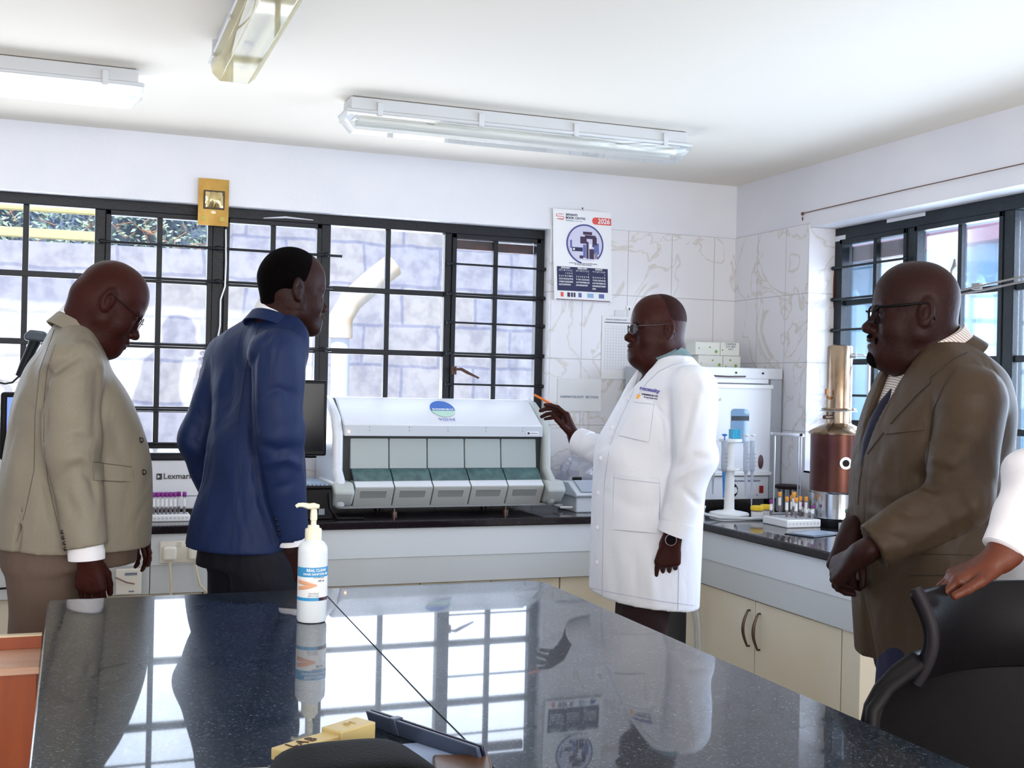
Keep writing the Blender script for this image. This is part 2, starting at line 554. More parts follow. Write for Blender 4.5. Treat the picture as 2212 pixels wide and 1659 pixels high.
# rust stain on the reveal
MB().sphere((XR + .143, RY1 - .009, 1.98), (.012, .002, .11), 12, 8).build('rust_stain', mat('rust_stain', '#6b3a1c', .8), win2)

# ================================================================== OUTSIDE
def stone_mat():
    m = bpy.data.materials.new('stone_wall'); m.use_nodes = True
    nt = m.node_tree; b = nt.nodes['Principled BSDF']; b.inputs['Roughness'].default_value = .9
    tc = nt.nodes.new('ShaderNodeTexCoord')
    sp = nt.nodes.new('ShaderNodeSeparateXYZ'); nt.links.new(tc.outputs['Object'], sp.inputs[0])
    cb = nt.nodes.new('ShaderNodeCombineXYZ'); nt.links.new(sp.outputs[0], cb.inputs[0]); nt.links.new(sp.outputs[2], cb.inputs[1])
    ds = nt.nodes.new('ShaderNodeTexNoise'); ds.inputs['Scale'].default_value = 4; ds.inputs['Detail'].default_value = 3
    nt.links.new(cb.outputs[0], ds.inputs['Vector'])
    va = nt.nodes.new('ShaderNodeVectorMath'); va.operation = 'SCALE'; va.inputs['Scale'].default_value = .05
    nt.links.new(ds.outputs['Color'], va.inputs[0])
    ad = nt.nodes.new('ShaderNodeVectorMath'); nt.links.new(cb.outputs[0], ad.inputs[0]); nt.links.new(va.outputs[0], ad.inputs[1])
    br = nt.nodes.new('ShaderNodeTexBrick'); br.inputs['Scale'].default_value = 1
    br.inputs['Brick Width'].default_value = .52; br.inputs['Row Height'].default_value = .27
    br.inputs['Mortar Size'].default_value = .014; br.inputs['Mortar Smooth'].default_value = .5
    br.inputs['Color1'].default_value = lin('#bdbbc4'); br.inputs['Color2'].default_value = lin('#c9c2bb'); br.inputs['Mortar'].default_value = lin('#a3a3b2')
    nt.links.new(ad.outputs[0], br.inputs[0])
    n = nt.nodes.new('ShaderNodeTexNoise'); n.inputs['Scale'].default_value = 14; n.inputs['Detail'].default_value = 7
    nt.links.new(tc.outputs['Object'], n.inputs['Vector'])
    rp = nt.nodes.new('ShaderNodeValToRGB'); rp.color_ramp.elements[0].position = .35; rp.color_ramp.elements[1].position = .6
    rp.color_ramp.elements[0].color = lin('#d6d6e0'); rp.color_ramp.elements[1].color = (1, 1, 1, 1)
    nt.links.new(n.outputs['Fac'], rp.inputs[0])
    mx = nt.nodes.new('ShaderNodeMixRGB'); mx.blend_type = 'MULTIPLY'; mx.inputs[0].default_value = .8
    nt.links.new(br.outputs['Color'], mx.inputs[1]); nt.links.new(rp.outputs[0], mx.inputs[2])
    nt.links.new(mx.outputs[0], b.inputs['Base Color'])
    bp = nt.nodes.new('ShaderNodeBump'); bp.inputs['Strength'].default_value = .12; bp.inputs['Distance'].default_value = .01
    nt.links.new(n.outputs['Fac'], bp.inputs['Height']); nt.links.new(bp.outputs[0], b.inputs['Normal'])
    return m
ym = mat('yellow_paint', '#eadb96', .5)
tag(MB().prism([(-6, -.2), (5.5, -.2), (5.5, 3.9), (.98, 3.9), (.93, 2.3), (-6, 2.24)], 7.6, 7.9, 'yx').build('stone_wall', stone_mat()), 'rough stone block wall standing outside behind the back window', 'wall')
tag(MB().box((-6, 5.5, -.25), (7, 9, -.05)).build('ground', mat('yard_ground', '#b9b1a4', .9, noise=('#9c9488', 3, 4))), kind='structure')
# yellow rails seen through the left panes
yr = thing('yellow_railing', 'two yellow rails outside beyond the left window panes', 'railing', (-1.0, 6.6, 0))
for z in (2.34, 2.2):
    MB().box((-1.2, -.02, z), (1.17, .02, z + .05)).build('rail', ym, yr, bevel=.005)
for x in (-1.1, 1.12): MB().box((x, .02, -.05), (x + .05, .06, 2.45)).build('post', ym, yr, bevel=.004)
# creeper along the top of the stone wall
def foliage(name, label, pts, n, col, seed, size=.035):
    rr = random.Random(seed); mb = MB(); st = MB()
    for i in range(n):
        a, b = rr.choice(pts)
        c = Vector(a).lerp(Vector(b), rr.random()) + Vector((rr.gauss(0, .12), rr.gauss(0, .022), rr.gauss(0, .09)))
        d = Vector((rr.uniform(-1, 1), rr.uniform(-1, 1), rr.uniform(-1, 1))).normalized()
        e = d.orthogonal().normalized(); s_ = size * rr.uniform(.6, 1.4)
        nrm = d.cross(e) * s_ * .12
        mb.add([c, c + d * s_ + e * s_ * .45 + nrm, c + d * s_ * 2, c + d * s_ - e * s_ * .45 + nrm], [(0, 1, 2), (0, 2, 3)])
    for i in range(n // 12):
        a, b = rr.choice(pts)
        c = Vector(a).lerp(Vector(b), rr.random())
        path = [c]
        for k in range(6): path.append(path[-1] + Vector((rr.uniform(-.12, .12), rr.uniform(-.03, .03), rr.uniform(-.09, .07))))
        st.tube(path, .0035, 4)
    t = thing(name, label, 'plant')
    mb.build('leaves', mat('leaf_' + col[1:], col, .6, noise=('#3f5234', 5, 2)), t)
    st.build('twigs', mat('dry_twig', '#9c6b4a', .8), t)
    return t
hb = thing('hedge', 'dark leafy hedge with dry orange twigs above the left stone wall', 'hedge', (0, 8.5, 0))
def hedgef(u, v):
    x = -2.6 + 4.3 * u; z = 2.0 + 1.5 * v
    return (x, .12 * sin(6 * x + 2) * sin(5 * z) + .05 * sin(19 * x + 7 * z), z)
MB().box((-2.6, .12, 0), (1.7, .4, 3.4)).sheet(hedgef, 60, 24, .1).build('inner_growth', mat('hedge_dark', '#7d8ea0', .9, noise=('#61758a', 14, 3)), hb)
rr = random.Random(3); lf = MB(); tw = []
for i in range(7000):
    x = rr.uniform(-2.6, 1.7); z = 2.15 + 1.2 * rr.random() ** 1.3
    c = Vector((x, -.22 + rr.gauss(0, .07), z))
    d = Vector((rr.uniform(-1, 1), rr.uniform(-.4, .4), rr.uniform(-1, .6))).normalized(); e = d.orthogonal().normalized(); q = .02 * rr.uniform(.6, 1.5)
    lf.add([c, c + d * q + e * q * .5, c + d * q * 2, c + d * q - e * q * .5], [(0, 1, 2), (0, 2, 3)])
lf.build('leaves', mat('hedge_leaf', '#bccfb6', .6, noise=('#8ba48e', 6, 2)), hb, smooth=0)
for i in range(90):
    c = Vector((rr.uniform(-2.5, 1.6), -.33, rr.uniform(2.25, 3.0))); path = [c]
    for k in range(7): path.append(path[-1] + Vector((rr.uniform(-.11, .11), rr.uniform(-.02, .01), rr.uniform(-.09, .05))))
    m_ = MB().tube(path, .0035, 4)
    m_.build('twig', mat('dry_twig', '#cf9a76', .8), hb)
# white drain pipe with elbow
dp = thing('drain_pipe', 'white drain pipe with a bent elbow standing before the stone wall', 'pipe', (1.36, 6.3, 0))
MB().cyl((0, 0, -.05), (0, 0, 1.78), .05, n=24).build('pipe', mat('white_pvc', '#e9ebf2', .4), dp)
MB().tube([(0, 0, 1.72), (.0, 0, 1.83), (.06, .02, 1.93), (.2, .04, 2.06), (.3, .05, 2.14)], .066, 20).build('elbow', mat('beige_pvc', '#e0c49a', .5, noise=('#f0e6d6', 8, 3)), dp, label='beige weathered elbow')
# blue corrugated sheets outside the right window
def corr_mat():
    return mat('blue_sheet', '#86c8ea', .45, noise=('#c0e4f4', 2.5, 3))
cs = MB()
N = 154
poly = []
for i in range(N + 1):
    y = 0.5 + i * .045
    poly.append((4.6 + .02 * (1 if (i // 2) % 2 else -1), y))
top = [(x, y) for x, y in poly]
vs = [(x, y, -.2) for x, y in top] + [(x, y, 2.3) for x, y in top] + [(x + .004, y, -.2) for x, y in top] + [(x + .004, y, 2.3) for x, y in top]
n = N + 1
fs = [(i, i + 1, n + i + 1, n + i) for i in range(N)] + [(2 * n + i + 1, 2 * n + i, 3 * n + i, 3 * n + i + 1) for i in range(N)] + [(n + i, n + i + 1, 3 * n + i + 1, 3 * n + i) for i in range(N)]
cs.add(vs, fs)
tag(cs.build('corrugated_fence', corr_mat(), smooth=0), 'tall blue corrugated metal sheet fence outside the right window', 'fence')
tag(MB().box((4.52, .5, 2.302), (4.72, 7.5, 2.395)).build('fascia_board', mat('pink_fascia', '#b98a9c', .6), bevel=.005), 'dull pink board capping the blue corrugated fence', 'board')
tag(MB().box((3.9, .3, -.25), (7, 5.5, -.05)).build('ground', mat('yard_ground', '#b9b1a4', .9)), kind='structure')

# ================================================================== WORKTOP AND CABINETS
def granite(name, c0, c1, fleck, rough=.07):
    m = bpy.data.materials.new(name); m.use_nodes = True
    nt = m.node_tree; b = nt.nodes['Principled BSDF']
    b.inputs['Roughness'].default_value = rough
    b.inputs['Specular IOR Level'].default_value = .12
    b.inputs['IOR'].default_value = 1.38
    b.inputs['Coat Weight'].default_value = .9
    b.inputs['Coat IOR'].default_value = 1.36
    b.inputs['Coat Roughness'].default_value = rough * .6
    tc = nt.nodes.new('ShaderNodeTexCoord')
    n = nt.nodes.new('ShaderNodeTexNoise'); n.inputs['Scale'].default_value = 220; n.inputs['Detail'].default_value = 3
    nt.links.new(tc.outputs['Object'], n.inputs['Vector'])
    r = nt.nodes.new('ShaderNodeValToRGB')
    r.color_ramp.elements[0].position = .35; r.color_ramp.elements[0].color = lin(c0)
    r.color_ramp.elements[1].position = .62; r.color_ramp.elements[1].color = lin(c1)
    e = r.color_ramp.elements.new(.74); e.color = lin(fleck)
    nt.links.new(n.outputs['Fac'], r.inputs[0])
    nt.links.new(r.outputs[0], b.inputs['Base Color'])
    n2 = nt.nodes.new('ShaderNodeTexNoise'); n2.inputs['Scale'].default_value = 5; n2.inputs['Detail'].default_value = 6
    nt.links.new(tc.outputs['Object'], n2.inputs['Vector'])
    mr = nt.nodes.new('ShaderNodeMapRange'); mr.inputs['To Min'].default_value = .22; mr.inputs['To Max'].default_value = .34
    nt.links.new(n2.outputs['Fac'], mr.inputs['Value']); nt.links.new(mr.outputs[0], b.inputs['Roughness'])
    return m
top_m = granite('black_granite', '#120c12', '#1e161d', '#3a3038', .08)
tab_m = granite('blue_grey_granite', '#0d131c', '#26313e', '#7c8996', .04)
white_panel = mat('white_laminate', '#d6dbe0', .35, bump=(30, .03))
white_panel2 = mat('white_laminate_lower', '#ced2d4', .4, bump=(30, .03))
cream = mat('cream_laminate', '#eae3d2', .4, noise=('#e0d3ba', 2, 2))
ZC = .905
CX0 = -2.25; CYF = 4.73; CXF = 2.555; CYE = 3.36
poly = [(CX0, CYF), (CXF, CYF), (CXF, CYE), (XR - .004, CYE), (XR - .004, YB - .008), (CX0, YB - .008)]
wt = MB().prism(poly, ZC - .034, ZC)
wto = wt.build('worktop', top_m, bevel=.006, seg=3)
tag(wto, 'long black granite worktop running round the corner under both windows', 'worktop')
# apron rails under the worktop
def apron(name, a, b, axis, label):
    t = thing(name, label, 'panel', (0, 0, 0))
    if axis == 'x':
        MB().box((a, CYF + .02, .748), (b, CYF + .036, ZC - .034)).build('upper_board', white_panel, t, bevel=.001)
        MB().prism([(CYF + .024, .748), (CYF + .034, .634), (CYF + .05, .634), (CYF + .05, .748)], a, b, 'x').build('lower_board', white_panel2, t, bevel=.001)
    else:
        MB().box((CXF + .02, a, .748), (CXF + .036, b, ZC - .034)).build('upper_board', white_panel, t, bevel=.001)
        MB().prism([(.634, CXF + .034), (.748, CXF + .024), (.748, CXF + .05), (.634, CXF + .05)], a, b, 'y').build('lower_board', white_panel2, t, bevel=.001)
    return t
apron('apron_panel', CX0, .06, 'x', 'white board under the worktop behind the grey suit trousers')
apron('apron_panel', .063, .292, 'x', 'short white board under the worktop with the small square socket')
apron('apron_panel', .295, CXF + .018, 'x', 'long white board under the worktop below the analyser')
apron('apron_panel', CYE + .02, CYF + .018, 'y', 'white board under the right worktop above the two handled doors')
metal = mat('dark_handle_metal', '#5b4a44', .35, metal=.8)
def bow(p0, p1, out):
    p0 = Vector(p0); p1 = Vector(p1); o = Vector(out)
    path = [p0]
    for i in range(0, 13):
        t = i / 12; path.append(p0.lerp(p1, t) + o * (.012 + .022 * sin(pi * t)))
    path.append(p1)
    mb = MB().tube(path, [.004] + [.0045 + .002 * sin(pi * i / 12) for i in range(13)] + [.004], 8)
    return mb
def cabinet(name, label, cat, face, a, b, ndoor, handles=True):
    """face 'x': front faces -y and spans x a..b; face 'y': front faces -x and spans y a..b"""
    t = thing(name, label, cat)
    if face == 'x':
        MB().box((a + .002, CYF + .085, .08), (b - .002, YB - .02, .633)).box((a + .002, CYF + .12, 0), (b - .002, YB - .02, .08)).build('body', cream, t)
    else:
        MB().box((CXF + .065, a + .002, .08), (XR - .02, b - .002, .633)).box((CXF + .1, a + .002, 0), (XR - .02, b - .002, .08)).build('body', cream, t)
    w = (b - a) / ndoor
    for k in range(ndoor):
        p, q = a + k * w + .003, a + (k + 1) * w - .003
        if face == 'x': d = MB().box((p, CYF + .065, .085), (q, CYF + .083, .628)).build('door', cream, t, bevel=.0015)
        else: d = MB().box((CXF + .045, p, .085), (CXF + .063, q, .628)).build('door', cream, t, bevel=.0015)
        hp = (q - .035) if k % 2 == 0 else (p + .035)
        if face == 'x': bow((hp, CYF + .066, .585), (hp, CYF + .066, .44), (0, -1, 0)).build('handle', metal, d)
        else: bow((CXF + .046, hp, .585), (CXF + .046, hp, .44), (-1, 0, 0)).build('handle', metal, d)
    return t
cabinet('base_cabinet', 'cream double-door cabinet under the right worktop with two bowed handles', 'cabinet', 'y', 3.498, 4.63, 2)
tag(MB().box((CXF + .045, CYE + .03, 0), (XR - .02, 3.494, .633)).build('end_panel', cream, bevel=.002), 'narrow cream end panel beside the double-door cabinet under the right worktop', 'panel')
for i, (a, b) in enumerate(((-2.2, -1.3), (-1.3, -.4), (-.4, .5), (.5, 1.4), (1.4, 2.05), (2.05, 2.6))):
    cabinet('base_cabinet', ['cream cabinet under the worktop in the far left corner', 'cream cabinet under the worktop left of the grey suit', 'cream cabinet under the worktop behind the grey suit trousers', 'cream cabinet under the worktop behind the blue suit trousers', 'cream cabinet under the worktop below the analyser', 'cream cabinet with handle beside the white coat hem'][i], 'cabinet', 'x', a, b, 2 if b - a > .6 else 1)

# ---- island table
tt = thing('island_table', 'polished blue-grey granite island table in the foreground', 'table', (.6, 1.8, 0))
def rc_poly(x0, y0, x1, y1, r, skew=0):
    P = []
    for cx, cy, a0 in ((x1 - r, y1 - r, 0), (x0 + .02, y1 - .02, 90), (x0 + .02, y0 + .02, 180), (x1 - .02, y0 + .02, 270)):
        rad = r if a0 == 0 else .02
        for k in range(7):
            a = radians(a0 + 15 * k); P.append((cx + rad * cos(a), cy + rad * sin(a)))
    return [(x - .6 + (-.012 * (y - 1.8) * 0), y - 1.8) for x, y in P]
P = rc_poly(-.05, .45, 1.275, 3.13, .07)
MB().prism(P, .885, .92).build('tabletop', tab_m, tt, bevel=.004, seg=3)
MB().box((-.55, -1.2, 0), (.55, 1.2, .885)).build('base', mat('table_base', '#cfc6b4', .5), tt)
# joint line between the two slabs
MB().tube([(.034, 1.32, .9205), (-.005, .2, .9205), (-.03, -.9, .9205)], .0011, 5).build('slab_joint', mat('joint_line', '#10161c', .6), tt)
# ================================================================== LAMPS ON THE CEILING
lamp_body = mat('lamp_grey_plastic', '#cfd2d6', .45)
lamp_tray = mat('lamp_white_tray', '#f2f1ea', .4)
lamp_clear = glassy('lamp_clear_cover', '#f6f8fa', .06, .12, '#f4f4f0')
lamp_yellow = glassy('lamp_yellowed_cover', '#f6f0d8', .06, .3, '#efe6c4')
rustm = mat('rust_line', '#3a1c14', .8)
tube_off = mat('tube_off', '#f0f1ec', .35)
tube_on = mat('tube_on', '#ffffff', .4, emit=('#eaf6ff', 9))
def ceiling_lamp(label, L, loc, rz, on=False, cover=lamp_clear):
    t = thing('ceiling_lamp', label, 'ceiling light', loc, rz, 'long sealed lamps on the ceiling')
    h = L / 2
    # housing: trapezoid section along x
    MB().prism([(-.062, -.002), (-.07, -.05), (.07, -.05), (.062, -.002)], -h + .02, h - .02, 'x').build('housing', lamp_body, t, bevel=.004)
    MB().box((-h, -.078, -.064), (h, .078, -.05)).build('rim', lamp_body, t, bevel=.006)
    MB().box((-h + .03, -.058, -.003), (h - .03, .058, .0)).build('gasket', rustm, t)
    MB().box((-h + .05, -.055, -.068), (h - .05, .055, -.062)).build('tray', lamp_tray, t)
    for y in (-.028, .028):
        MB().cyl((-h + .06, y, -.084), (h - .06, y, -.084), .0125, n=14).build('tube', tube_on if on else tube_off, t)
    # clear cover: half-hexagon with closed, sloping ends
    prof = [(-.074, -.064), (-.068, -.1), (-.045, -.122), (.045, -.122), (.068, -.1), (.074, -.064)]
    vs = []; fs = []
    for x, s_ in ((-h + .004, 0), (-h + .04, 1), (h - .04, 1), (h - .004, 0)):
        for y, z in prof:
            vs.append((x, y * (1 if s_ else .94), z if s_ else -.064 + (z + .064) * .35))
    for a in range(3):
        for k in range(5):
            fs.append((a * 6 + k, a * 6 + k + 1, (a + 1) * 6 + k + 1, (a + 1) * 6 + k))
    fs.append((0, 1, 2, 3, 4, 5)); fs.append((18, 23, 22, 21, 20, 19))
    MB().add(vs, fs).build('cover', cover, t, bevel=.003)
    n = max(3, int(L / .36))
    for k in range(n):
        x = -h + .13 + k * (L - .26) / (n - 1)
        for sgn in (-1, 1):
            MB().box((x - .011, sgn * .072 - .008, -.07), (x + .011, sgn * .072 + .008, -.018)).build('clip', lamp_body, t, bevel=.003)
    for sx in (-.55, .55):
        MB().box((sx * h, -.02, -.072), (sx * h + .03, .02, -.064)).build('tray_screw', metal, t)
    return t
ceiling_lamp('long ceiling lamp with clear cover, unlit, in the middle of the picture', 1.47, (1.665, 4.37, CEIL), 0)
ceiling_lamp('lit ceiling lamp glowing bluish white at the left edge', 1.47, (-.525, 4.33, CEIL), 0, on=True)
ceiling_lamp('ceiling lamp with yellowed cover running towards the camera at the top', 1.47, (.462, 3.13, CEIL), pi / 2, cover=lamp_yellow)

# ================================================================== THINGS ON THE WALLS
paper_m = mat('paper_white', '#eceef2', .7)
ink_navy = mat('ink_navy', '#23264f', .6)
ink_grey = mat('ink_grey', '#7a7f90', .7)
ink_blue = mat('ink_faint_blue', '#5a6aa0', .7)
red_m = mat('print_red', '#e0524a', .5)
white_m = mat('white_plastic', '#eef0f2', .35)
black_m = mat('black_plastic', '#0d0c10', .4)
# calendar
cal = thing('wall_calendar', 'wall calendar for 2026 hanging on the tiles right of the window', 'calendar', (2.362, YB - .008, 2.36))
w2 = .159
def page(u, v):
    x = -w2 + 2 * w2 * u
    z = -.452 * v
    curl = .012 * v * v * (1 + .4 * sin(u * 5)) + .006 * sin(pi * u) * (1 - v)
    return (x + .012 * v, -.004 - curl, z + .002)
MB().sheet(page, 10, 14, .0012).build('page', paper_m, cal)
def cpos(x, z):   # page coordinates -> point just in front of the page
    u = (x + w2) / (2 * w2); v = -z / .452
    p = page(u, v); return (p[0], p[1] - .0022, p[2])
def patch(name, x0, x1, z0, z1, m, mb=None):
    mb_ = mb or MB()
    n = 8
    vs = []; fs = []
    for i in range(n + 1):
        for j in range(n + 1):
            vs.append(cpos(x0 + (x1 - x0) * i / n, z0 + (z1 - z0) * j / n))
    for i in range(n):
        for j in range(n):
            fs.append((i * (n + 1) + j, (i + 1) * (n + 1) + j, (i + 1) * (n + 1) + j + 1, i * (n + 1) + j + 1))
    mb_.add(vs, fs)
    return mb_ if mb is not None else mb_.build(name, m, cal, smooth=0)
def ctext(name, t, size, x, z, m, **k):
    p = cpos(x, z); return place_text(name, t, size, m, cal, facing((p[0], p[1] - .0006, p[2]), (0, -1, 0)), **k)
patch('red_tab', .068, .158, -.065, -.03, red_m)
mb = MB(); mb.sphere(cpos(.068, -.0475), (.017, .0006, .0175), 16, 8); mb.build('red_tab', red_m, cal)
ctext('year', '2026', .034, .116, -.048, paper_m, bold=.0008)
ctext('shop_name', "SAVANI'S\nBOOK CENTRE", .0155, -.092, -.034, ink_navy, align='LEFT', bold=.0004)
ctext('slogan', 'The Bookshop of your choice', .0075, -.092, -.055, ink_blue, align='LEFT')
mb = MB()
for z, s_ in ((-.025, 1), (-.037, 1), (-.049, 1)): mb.tube([cpos(-.138 + (.006 if z > -.03 else 0), z), cpos(-.105, z)], .0014, 5)
mb.tube([cpos(-.138, -.025), cpos(-.143, -.031), cpos(-.138, -.037)], .0014, 5); mb.tube([cpos(-.105, -.037), cpos(-.1, -.043), cpos(-.105, -.049)], .0014, 5)
mb.tube([cpos(-.138, -.049), cpos(-.105, -.053)], .0014, 5)
mb.build('book_emblem', red_m, cal)
# round picture
ring = MB(); pts = []
for k in range(10, 85):
    a = 2 * pi * k / 88 - pi / 2 + .05
    pts.append(cpos(.012 + .098 * cos(a), -.168 + .098 * sin(a) * .98))
ring.tube(pts, .004, 6); ring.build('round_picture_ring', mat('print_ring_blue', '#4a4f93', .5), cal)
pic = MB(); c0 = cpos(.012, -.168)
vs = [(c0[0], c0[1] - .0003, c0[2])]
for k in range(40):
    a = 2 * pi * k / 40; z = max(-.168 + .093 * sin(a), -.248); p = cpos(.012 + .093 * cos(a), z); vs.append((p[0], p[1] - .0003, p[2]))
pic.add(vs, [(0, 1 + k, 1 + (k + 1) % 40) for k in range(40)])
pic.build('round_picture', mat('print_pale', '#cfcfe6', .5), cal, smooth=0)
pd = mat('print_plum', '#3b2546', .5); pb = mat('print_steel_blue', '#5d6aa6', .5)
blk = []
for (x0, x1, z0, z1, m_) in ((.0, .05, -.12, -.105, pd), (-.015, .02, -.165, -.13, pd), (.01, .07, -.14, -.122, pd), (-.06, -.002, -.205, -.185, ink_navy), (.0, .016, -.235, -.17, pb), (.018, .03, -.24, -.155, pd), (.034, .06, -.24, -.19, pd), (.06, .088, -.215, -.16, pb), (.052, .076, -.18, -.13, pd), (-.055, -.045, -.2, -.19, paper_m), (-.02, .0, -.24, -.225, pd), (.064, .08, -.238, -.2, mat('print_grey', '#8a8498', .5)), (.036, .046, -.19, -.165, paper_m), (-.07, -.06, -.19, -.15, pb)):
    mb = MB(); n = 2; q = [cpos(x0, z0), cpos(x1, z0), cpos(x1, z1), cpos(x0, z1)]
    mb.add([(p[0], p[1] - .0008, p[2]) for p in q], [(0, 1, 2, 3)]); blk.append(mb.build('picture_detail', m_, cal, smooth=0))
ctext('small_print', 'A wide range of books, stationery and office supplies\nfor schools, colleges and homes', .0072, .0, -.268, ink_grey)
# month grids
patch('month_panel', -.142, .137, -.405, -.285, ink_navy)
for i, (nm, off, nd) in enumerate((('JANUARY', 3, 31), ('FEBRUARY', 6, 28), ('MARCH', 6, 31))):
    x0 = -.134 + i * .091
    ctext('month_name', nm, .0115, x0 + .038, -.2915, paper_m, bold=.0003)
    rows = ['M  T  W  T  F  S  S']
    lines = []
    mb = MB()
    ctext('weekday_letters', 'M T W T F S S', .0115, x0 + .038, -.304, paper_m)
    for d in range(1, nd + 1):
        c = (d - 1 + off) % 7; r = (d - 1 + off) // 7
        p = cpos(x0 + .006 + c * .0108, -.318 - r * .0142)
        me = lettering(str(d), .0105, depth=.0003, bold=.0003)
        Mx = facing((p[0], p[1] - .0006, p[2]), (0, -1, 0))
        mb.add([Mx @ v.co for v in me.vertices], [tuple(f.vertices) for f in me.polygons])
        bpy.data.meshes.remove(me)
    mb.build('date_numbers', paper_m, cal, smooth=0)
for x0, x1, m_ in ((-.125, -.11, red_m), (-.09, -.075, pd), (-.07, -.06, ink_navy), (-.056, -.046, pd), (-.03, -.012, pb), (.02, .055, mat('print_sky', '#8fb2d8', .5)), (.085, .115, pb)):
    patch('footer_picture', x0, x1, -.435, -.413, m_)
patch('footer_line', -.148, .148, -.4505, -.4465, mat('print_maroon', '#5a2038', .5))
MB().tube([(0, -.004, .016), (.004, -.006, .008), (0, -.008, -.004)], .0012, 6).sphere((0, -.006, .014), .004, 8, 6).build('hook', metal, cal)
# sheets of paper
def sheet_paper(name, label, x, z, w, h, group=None, lift=.006, rz=0.0):
    t = thing(name, label, 'paper', (x, YB - .008, z))
    def f(u, v):
        return (-w / 2 + w * u + rz * (v - .5) * h, -.001 - lift * (max(0, u - .7) * 3) ** 2 * max(0, v - .5) * 2, -h * v)
    MB().sheet(f, 10, 8, .0006).build('sheet', paper_m, t)
    return t
p1 = sheet_paper('paper_sign', 'white paper sign reading HAEMATOLOGY SECTION taped to the tiles', 2.369, 1.522, .238, .163)
place_text('lettering', 'HAEMATOLOGY  SECTION', .0165, mat('ink_teal_blue', '#4f6b96', .7), p1, facing((0, -.0024, -.092), (0, -1, 0)), spacing=1.05)
p2 = sheet_paper('wall_chart', 'white chart with a fine table grid on the tiles behind the white coat', 2.585, 1.842, .2, .318)
mb = MB()
for k in range(16): mb.box((-.082, -.0022, -.05 - k * .0145), (.09, -.0016, -.0492 - k * .0145))
for k in range(12): mb.box((-.082 + k * .0155, -.0022, -.268), (-.0813 + k * .0155, -.0016, -.05))
mb.build('grid_lines', mat('pale_line', '#b9bfcf', .7), p2, smooth=0)
MB().box((-.085, -.0024, -.034), (.095, -.0016, -.03)).build('heading_rule', ink_navy, p2, smooth=0)
place_text('heading', 'MONTHLY REFERENCE CHART', .0085, ink_grey, p2, facing((-.02, -.0022, -.018), (0, -1, 0)))
# hook disc
hk = thing('wall_hook', 'small round white hook stuck on the tiles behind the white-coated head', 'hook', (2.632, YB - .008, 1.888))
MB().cyl((0, 0, 0), (0, -.004, 0), .0155, n=24).build('disc', white_m, hk)
MB().sphere((.002, -.007, -.006), (.0035, .004, .006), 10, 8).build('peg', metal, hk)
tag(MB().box((2.555, YB - .011, 1.842), (2.607, YB - .006, 1.874)).build('blank_sticker', mat('off_white_label', '#e0e0e6', .6), bevel=.001), 'small blank white sticker on the tiles left of the round hook', 'sticker')
# golden packet over the window
gp = thing('golden_packet', 'shiny golden blister packet hanging above the window frame', 'packet', (.566, YB - .014, 2.268))
gold = mat('gold_card', '#9c7430', .3, metal=.5, noise=('#b8954c', 12, 3))
def gpt(u, v): return (-.066 + .132 * u, -.004 * sin(pi * u), .104 - .208 * v)
MB().sheet(gpt, 8, 10, .003).build('backing_card', gold, gp)
MB().box((-.044, -.011, -.032), (.048, -.004, .052)).build('dark_frame', mat('dark_brown_print', '#3b2a16', .4), gp, bevel=.002)
mb = MB()
def blis(u, v):
    x = -.036 + .076 * u; z = .044 - .068 * v
    return (x, -.012 - .012 * sin(pi * u) * sin(pi * v) - .003 * sin(17 * u + 5 * v), z)
mb.sheet(blis, 14, 12, .001); mb.build('blister', mat('gold_foil', '#d9c48e', .12, metal=.9), gp)
MB().box((-.05, -.006, -.082), (.05, -.002, -.062)).build('lower_label', mat('olive_print', '#a59a4c', .3, metal=.4), gp, bevel=.001)
MB().box((-.03, -.005, .068), (.035, -.002, .072)).box((-.02, -.006, .08), (.02, -.002, .09)).sphere((.0, -.006, -.045), (.012, .003, .008)).build('printed_marks', mat('pale_gold', '#f2e3bb', .3), gp)
# white cord down from the packet
cd = MB().tube([(.63, FY - .03, 2.16), (.632, FY - .045, 2.0), (.63, FY - .045, 1.9), (.612, FY - .045, 1.84), (.612, FY - .045, 1.72), (.6, FY - .05, 1.65), (.595, FY - .07, 1.6), (.59, FY - .06, 1.5)], .0035, 8).build('white_cable', white_m)
tag(cd, 'thin white cord hanging down the dark mullion below the golden packet', 'cable')
# string along the right wall
tag(MB().tube([(XR - .004, 4.74, 2.335), (XR - .012, 4.0, 2.336), (XR - .014, 3.3, 2.334), (XR - .012, 2.4, 2.34)], .0022, 6).sphere((XR - .004, 4.745, 2.333), .009, 8, 6).sphere((XR - .002, 4.748, 2.31), (.003, .005, .01), 8, 6).build('wall_wire', mat('brown_wire', '#6b4a3a', .7)), 'thin brown wire strung along the wall above the right window', 'wire')

